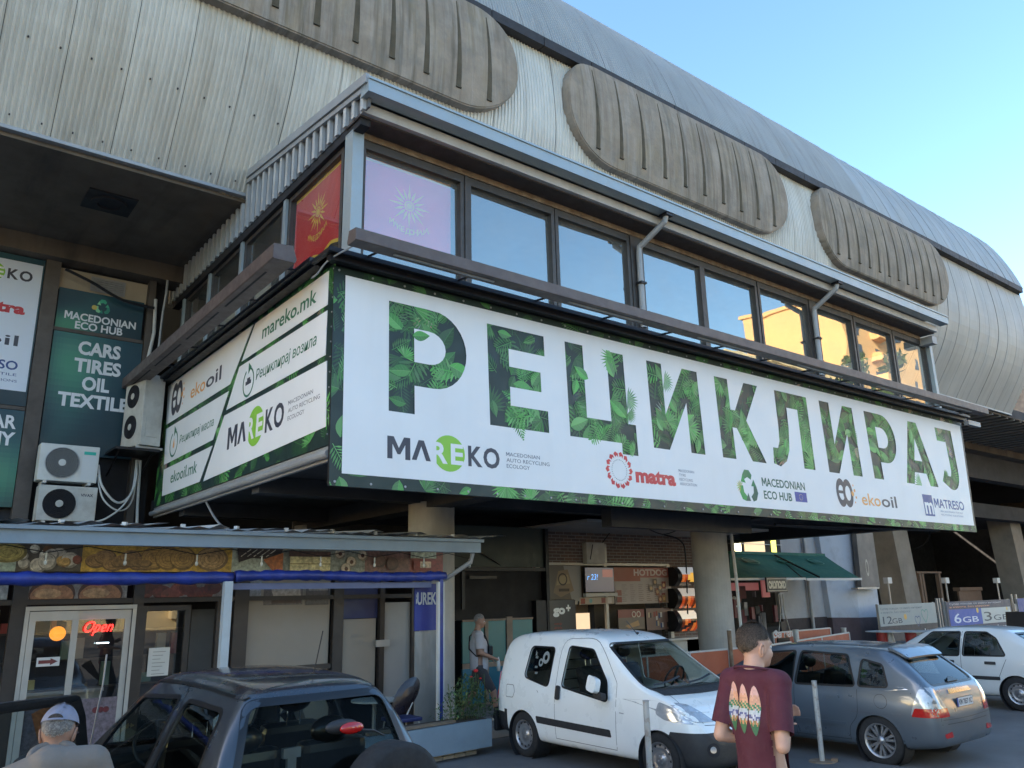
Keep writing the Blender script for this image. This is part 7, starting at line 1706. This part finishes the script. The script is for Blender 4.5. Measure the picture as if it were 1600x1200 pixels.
bm = bmesh.new(); bm.from_mesh(shirt.data); sb_ = BVHTree.FromBMesh(bm); bm.free()
random.seed(4)
brd = MB()
for bi, cx in enumerate((-.096, -.026, .044)):
    n = 26
    for i in range(n):
        for sg in range(8):
            def P(tt, u):
                w = .033*math.sin(PI*min(.999, max(.001, tt)))**.55*(1 if tt > .3 else .75+.25*tt/.3); z = 1.30+.27*tt-.008*bi
                x = cx+w*(u*2-1); h, nn, _, _ = sb_.ray_cast(Vector((x*s/1.055, -1, z)), Vector((0, 1, 0)))
                return (h+nn*.003) if h is not None else Vector((x, -.17, z))
            t0, t1 = i/n, (i+1)/n; tm = (t0+t1)/2+.02*math.sin(sg*1.7+bi*2); j = random.uniform(-.12, .12)
            if tm < .22: c = (.05, .16, .08)
            elif tm < .30: c = (.55, .25, .12) if (sg+bi) % 3 else (.1, .22, .1)
            elif tm < .42: c = (.09, .10, .24) if int(tm*60) % 2 else (.5, .5, .55)
            elif tm < .50: c = (.45, .48, .5)
            elif tm < .62: c = (.05, .2, .1) if (sg+i+bi) % 3 else (.6, .35, .2)
            elif tm < .8: c = (.62, .33, .22)
            else: c = (.66, .38, .34)
            c = tuple(max(.01, q*(1+j)) for q in c)
            brd.add([P(t0, sg/8), P(t0, (sg+1)/8), P(t1, (sg+1)/8), P(t1, sg/8)], [(0, 1, 2, 3)], col=c)
brd.obj('surfboard_print', PRINT, shirt, fix=False)
def hair(M, s, m, parent, low=-.05, short=.009, strands=0, tone=(.085, .06, .042)):
    b = MB(); nu, nv = 26, 18; rows = []
    def pt(th, ph, e=1):      # th from top
        x, y, z = math.sin(th)*math.cos(ph), math.sin(th)*math.sin(ph), math.cos(th)
        k = 1+.015*math.sin(ph*9+th*7)
        sh = (short+.004)*e-.004; return M @ Vector(((.078+sh)*x*s*k, (-.012+(.100+sh)*y*k)*s, (.02+(.094+sh*1.9)*z*k)*s))
    for j in range(nu+1):
        ph = 2*PI*j/nu; fr = math.sin(ph)       # 1 = front
        lim = 1.05+.95*(1-max(0, (fr+1)/2)**1.0)+.02*math.sin(j*3)
        lim = 1.02 if fr > .75 else (1.25+.25*(.75-fr)*1.2 if fr > 0 else 1.50+(-fr)*.78)
        if abs(fr) < .25: lim = 1.38
        rows.append([pt(lim*i/nv, ph, 1-(i/nv)**3) for i in range(nv+1)])
    b.grid(rows); o = b.obj('hair', m, parent, smooth=True)
    sm = o.modifiers.new('t', 'SOLIDIFY'); sm.thickness = .004; sm.offset = -1
    q = MB()
    for _ in range(strands):
        ph = random.uniform(0, 2*PI); fr = math.sin(ph); lm = 1.02 if fr > .75 else (1.4 if fr > 0 else 1.5+(-fr)*.86)
        if abs(fr) < .25: lm = 1.42
        th = lm*random.random()**.7; a = pt(th, ph, 1-(th/lm)**3); c = pt(th+.05, ph+random.gauss(0, .04), 1-(th/lm)**3); d = (c-a).normalized()
        nrm = (a-(M @ Vector((0, -.012*s, .0)))).normalized(); L = .016*s*(1.15-.8*th/lm); tip = a+d*L+nrm*L*(.42-.3*th/lm)+Vector((random.gauss(0, .0015), random.gauss(0, .0015), 0)); w = d.cross(nrm).normalized()*.0011; g_ = random.uniform(.5, 1.9)
        q.add([a-w, a+w, tip+w*.4, tip-w*.4], [(0, 1, 2, 3)], col=tuple(v*g_ for v in tone))
    if strands: q.obj('hair_strands', mat('hair_strand_colour', rough=.6, var=0, attr='Col'), parent, fix=False, kind='stuff')
    return o
hair(M, s, HAIR, body, strands=9000)
JEANS = mat('dark_jeans', (.02, .024, .035), .9, 0, .2, 5)
def trousers(t, J, s, m, low, name='trousers', grow=.022):
    b = MB(); capsule(b, J['hip'], Vector(J['waist'])-Vector((0, 0, .06)), .150*s, .135*s, (1.2, .92)); cuts = []
    for k, sg in (('L', -1), ('R', 1)):
        capsule(b, J['hj'+k], J['kn'+k], .100*s, .075*s)
        kn, an, hj = Vector(J['kn'+k]), Vector(J['an'+k]), Vector(J['hj'+k])
        if low > 0: capsule(b, kn, kn.lerp(an, low), .076*s, .060*s)
        d = (an-kn).normalized() if low > 0 else (kn-hj).normalized(); c = kn.lerp(an, low) if low > 0 else hj.lerp(kn, 1+low)
        cuts.append((c, d, (lambda sg_: (lambda v: v.x*sg_ > 0 and v.z < .8*s))(sg)))
    cuts.append((Vector((0, 0, 1.03*s)), Vector((0, 0, 1)), None))
    return blob(name, b, m, t, .014, 5, cuts)
def shoes(t, J, s, m, sole=None):
    for k in 'LR':
        a, to = Vector(J['an'+k]), Vector(J['to'+k]); b = MB(); d = (to-a); 
        capsule(b, a+Vector((0, -.03, -.035)), a+Vector((0, -.02, -.06)), .048*s, .048*s); capsule(b, a+Vector((0, -.02, -.06)), to, .046*s, .040*s, None)
        o = blob('shoe', b, m, t, .010, 4)
        if sole: 
            q = MB(); x = a.x; q.tube([a+Vector((0, -.08, -.095)), a.lerp(to, .5)+Vector((0, 0, -.055)), to+Vector((0, .045, -.028))], .018, 8); q.obj('sole', sole, o, smooth=True)
trousers(man, J, s, JEANS, .97); shoes(man, J, s, PIPE)

# ---- old man in a beige jacket and pale cap
H = 1.68
J = base_joints(H, head=(.0, .16, 1.63), headbase=(0, .11, 1.53), neck=(0, .02, 1.44), neckbase=(0, -.02, 1.50), chest=(0, -.02, 1.28), shL=(-.20, .0, 1.42), shR=(.19, .0, 1.50), elL=(-.30, .05, 1.10), elR=(.33, .08, 1.14), wrL=(-.27, .20, .90), wrR=(.33, .30, 1.08))
old, body, M, s = figure('person', 'old man in a beige jacket and pale cap at the open car door', (.78, 4.50, .0), 18, H, J, SKIN2, R(-6), .35, vox=.013, girth=1.05)
JACK = mat('beige_jacket_cloth', (.17, .148, .128), .85, 0, .12, 3, bump=.8, bscale=7)
b = MB()
capsule(b, J['chest'], J['neckbase'], .155*s, .085*s, (1.28, .95)); capsule(b, (0, 0, .84*s), J['chest'], .165*s, .175*s, (1.2, .95)); capsule(b, J['neckbase'], Vector(J['neck'])+Vector((0, .03, .0)), .10*s, .075*s)
for k in 'LR':
    sh, el, wr = Vector(J['sh'+k]), Vector(J['el'+k]), Vector(J['wr'+k]); capsule(b, J['neckbase'], sh, .085*s, .082*s); capsule(b, sh, el, .082*s, .070*s); capsule(b, el, el.lerp(wr, .9), .072*s, .055*s)
for x0_, x1_, r_ in ((-.12, -.05, .02), (.02, .06, .018), (.14, .10, .02), (-.02, .0, .015)):
    capsule(b, (x0_, -.155*s, .95*s), (x1_, -.135*s, 1.36*s), r_, r_*.5)
jk = blob('jacket', b, JACK, old, .013, 5, [(Vector((0, 0, .80)), Vector((0, 0, -1)), None)])
MB().tube([Vector((.085*math.cos(a)*s*1.05, (.03+.075*math.sin(a))*s, (1.545+.03*math.sin(a))*s)) for a in [2*PI*k/20 for k in range(21)]], .024, 8, caps=False).obj('jacket_collar', JACK, jk, smooth=True)
hair(M, s, GHAIR, body, strands=4000, tone=(.2, .19, .18))
CAPM = mat('pale_blue_cap_cloth', (.22, .23, .30), .85, 0, .06, 6, bump=.2, bscale=60)
b = MB(); rows = []
for i in range(13):
    th = 1.42*i/12; rows.append([M @ Vector((.090*math.sin(th)*math.cos(2*PI*j/28)*s, (-.012+.112*math.sin(th)*math.sin(2*PI*j/28))*s, (.018+.116*math.cos(th))*s)) for j in range(29)])
cap = b.grid(rows).obj('cap', CAPM, old, smooth=True)
MB().ball(M @ Vector((0, -.012*s, .136*s)), .008, 8, 6).obj('cap_button', CAPM, cap, smooth=True)
MB().grid([[M @ Vector((x*.075*s, (.098+.075*math.sqrt(max(0, 1-x*x))*u)*s, (.028-.012*x*x)*s)) for x in [k/6-1 for k in range(13)]] for u in (0, .5, 1)]).obj('cap_peak', CAPM, cap, smooth=True)
def cp(ph, th, o=.003): return M @ Vector(((.090+o)*math.sin(th)*math.cos(ph)*s, (-.012+(.112+o)*math.sin(th)*math.sin(ph))*s, (.018+(.116+o)*math.cos(th))*s))
b = MB(); b.grid([[cp(-PI/2+.42*u, 1.40-(.22*math.sqrt(max(0, 1-u*u)))*v) for u in [k/8-1 for k in range(17)]] for v in (0, .5, 1)]); b.obj('cap_opening', HAIR, cap, smooth=True)
MB().tube([cp(-PI/2+.42*u, 1.43, .004) for u in [k/8-1 for k in range(17)]], .006, 6).obj('cap_strap', CAPM, cap, smooth=True)
trousers(old, J, s, mat('grey_trousers', (.06, .06, .06), .9), .95); shoes(old, J, s, BLACKR)

# ---- man walking past the first column
H = 1.72
J = base_joints(H, elR=(.23, .0, 1.16), wrR=(.17, .24, 1.06), elL=(-.22, -.06, 1.15), wrL=(-.18, .18, 1.05), knR=(.09, .24, .50), anR=(.09, .30, .14), toR=(.10, .46, .12), knL=(-.10, -.08, .48), anL=(-.10, -.32, .16), toL=(-.10, -.20, .05), hip=(0, 0, .93), head=(0, .03, 1.69))
wk, body, M, s = figure('person', 'man in a grey T-shirt and dark shorts walking beside the first column', (8.33, 11.66, .12), 118, H, J, SKIN2, R(0), .12, vox=.013, girth=1.12)
GT = mat('grey_tshirt_cotton', (.40, .39, .42), .85, 0, .1, 5, bump=.25, bscale=15)
b = MB(); capsule(b, J['chest'], J['neckbase'], .155*s, .105*s, (1.25, .95)); capsule(b, (0, .01, .90*s), J['chest'], .165*s, .165*s, (1.15, 1.0))
cuts = [(Vector((0, 0, .86*s)), Vector((0, 0, -1)), None), (Vector((0, 0, 1.53*s)), Vector((0, .2, 1)).normalized(), None)]
for k, sg in (('L', -1), ('R', 1)):
    sh, el = Vector(J['sh'+k]), Vector(J['el'+k]); capsule(b, J['neckbase'], sh, .078*s, .085*s); capsule(b, sh, sh.lerp(el, .9), .082*s, .080*s); cuts.append((sh.lerp(el, .8), (el-sh).normalized(), (lambda q: (lambda v: v.x*q > .18*s and v.z < 1.4*s))(sg)))
ts = blob('tshirt', b, GT, wk, .013, 5, cuts)
trousers(wk, J, s, mat('dark_shorts_cloth', (.05, .048, .055), .9, 0, .15, 6), -.05, 'shorts'); shoes(wk, J, s, BLACKM, PIPE)
hair(M, s, GHAIR, body, short=.004)
bag = MB().box((.02, .20, 1.18*s), (.20, .07, .15)).obj('shoulder_bag', BLACKM, None, bevel=.02, label='black shoulder bag worn by the walking man', cat='bag')
MB().tube([(.10, .17, 1.24*s), (.02, .12, 1.42*s), (-.10, -.02, 1.53*s), (-.08, -.14, 1.42*s), (.06, -.17, 1.22*s), (.17, -.06, 1.10*s), (.14, .14, 1.12*s)], .012, 6).obj('strap', BLACKM, bag)
bag.location = (8.33, 11.66, .12); bag.rotation_euler = (0, 0, -R(118))
hp = Vector(J['wrR'])+Vector((-.02, .09, -.03))
bo = MB().lathe([(.001, -.18), (.03, -.18), (.032, -.08), (.03, -.02), (.012, .02), (.012, .045), (.001, .045)], hp, 'z', 16).obj('plastic_bottle', mat('clear_bottle', (.45, .48, .5), .15, 0, .1, 20), None, smooth=True, label='small clear plastic bottle in the hand of the walking man', cat='bottle')
bo.location = (8.33, 11.66, .12); bo.rotation_euler = (0, 0, -R(118))

# ---- seller behind the serving hatch
c_ = atY(938, 985, 14.9); H = 1.68
J = base_joints(H)
sl_, body, M, s = figure('person', 'dark haired seller looking out of the kiosk serving hatch', (c_.x, 14.9, c_.z-1.60), 215, H, J, SKIN, 0, .1, vox=.016, hands=False)
hair(M, s, HAIR, body)
b = MB(); capsule(b, J['chest'], J['neckbase'], .15*s, .1*s, (1.25, .95)); capsule(b, J['hip'], J['chest'], .15*s, .15*s, (1.15, 1.0))
for k in 'LR': capsule(b, J['sh'+k], J['el'+k], .08*s, .07*s)
blob('dark_top', b, mat('dark_work_shirt', (.03, .03, .035), .9), sl_, .018, 4)
# ================================================================== the far side of the street (seen in the window panes and the paintwork)
OW = mat('orange_render', (.80, .50, .24), .85, 0, .06, .3)
YW_ = mat('yellow_render', (.85, .70, .42), .85, 0, .06, .3)
WG = mat('flat_window_glass', (.05, .06, .08), .15)
def block(label, x0, x1, y, h, m, dep=14, floors=None):
    t = thing('apartment_block', label, 'building', ((x0+x1)/2, y, 0))
    MB().bx(x0, x1, y-dep, y, 0, h).bx(x0-.3, x1+.3, y-dep-.3, y+.3, h+.002, h+.5).obj('walls', m, t)
    me = MB().box((0, 0, 0), (1.5, .1, 1.5)).mesh('window', WG); bal = MB().bx(-1.4, 1.4, -.1, 1.1, -.95, .05).mesh('balcony', m)
    n = int((x1-x0)/4.2)
    for f in range(int(h/2.9)):
        for i in range(n):
            x = x0+(i+.5)*(x1-x0)/n; z = 1.9+f*2.9
            if z > h-1.3: continue
            o = link('window', me, t); o.matrix_parent_inverse = root_matrix(t).inverted(); o.location = (x, y+.01, z)
            if i % 3 == 1: o = link('balcony', bal, t); o.matrix_parent_inverse = root_matrix(t).inverted(); o.location = (x, y, z)
    return t
block('tall orange apartment block across the street, mirrored in the last window panes', 91, 128, -30, 39, OW)
block('lower yellow apartment block across the street beside the orange one', 70, 90.5, -32, 27.5, YW_)
block('pale apartment block across the street behind the trees', -10, 34, -55, 20, YW_)
LV = mat('tree_leaves', rough=.6, var=.2, scale=1, attr='Col')
BARK = mat('bark', (.10, .08, .06), .9, 0, .25, 4, bump=.5, bscale=12)
def tree(label, x, y, h, r, seed, n=2600, leaf=.32):
    random.seed(seed); t = thing('street_tree', label, 'tree', (x, y, 0)); tr = MB()
    tr.tube([(x, y, 0), (x+.1, y, h*.25), (x-.1, y+.1, h*.5), (x, y, h*.8)], [.28, .22, .15, .05], 10)
    for k in range(9):
        a = 2.4*k; z = h*(.3+.055*k); tr.tube([(x, y, z), (x+math.cos(a)*r*.5, y+math.sin(a)*r*.5, z+h*.1), (x+math.cos(a)*r*.8, y+math.sin(a)*r*.8, z+h*.14)], [.09, .05, .02], 6)
    tr.obj('trunk', BARK, t)
    cl = [(Vector((x+random.gauss(0, r*.42), y+random.gauss(0, r*.42), h*(.35+.6*random.random()))), random.uniform(.18, .34)*r) for _ in range(26)]
    cr = MB()
    for k in range(n):
        c, q = random.choice(cl); d = Vector((random.gauss(0, 1), random.gauss(0, 1), random.gauss(0, 1))).normalized(); p = c+d*q*random.random()**.4
        u = Vector((random.gauss(0, 1), random.gauss(0, 1), random.gauss(0, 1))).normalized(); v = u.cross(d).normalized()*leaf*.5; u = u*leaf; g = random.uniform(.6, 1.4)
        cr.add([p-u, p+v, p+u, p-v], [(0, 1, 2, 3)], col=(.055*g, .095*g, .022*g))
    cr.obj('crown', LV, t, fix=False)
tree('tall loose tree across the street in front of the orange block', 62, -17, 22, 5.5, 1)
tree('broad tree across the street in front of the yellow block', 52, -19, 15, 4.5, 2)
for i, (x, y, h) in enumerate(((-14, -16, 9), (-5, -18, 10), (3, -15, 8.5), (12, -17, 9.5), (22, -19, 10.5), (33, -18, 9))):
    tree('%s street tree behind the viewer across the street' % ('first second third fourth fifth sixth'.split()[i]), x, y, h, 3.2, 10+i, 1800)
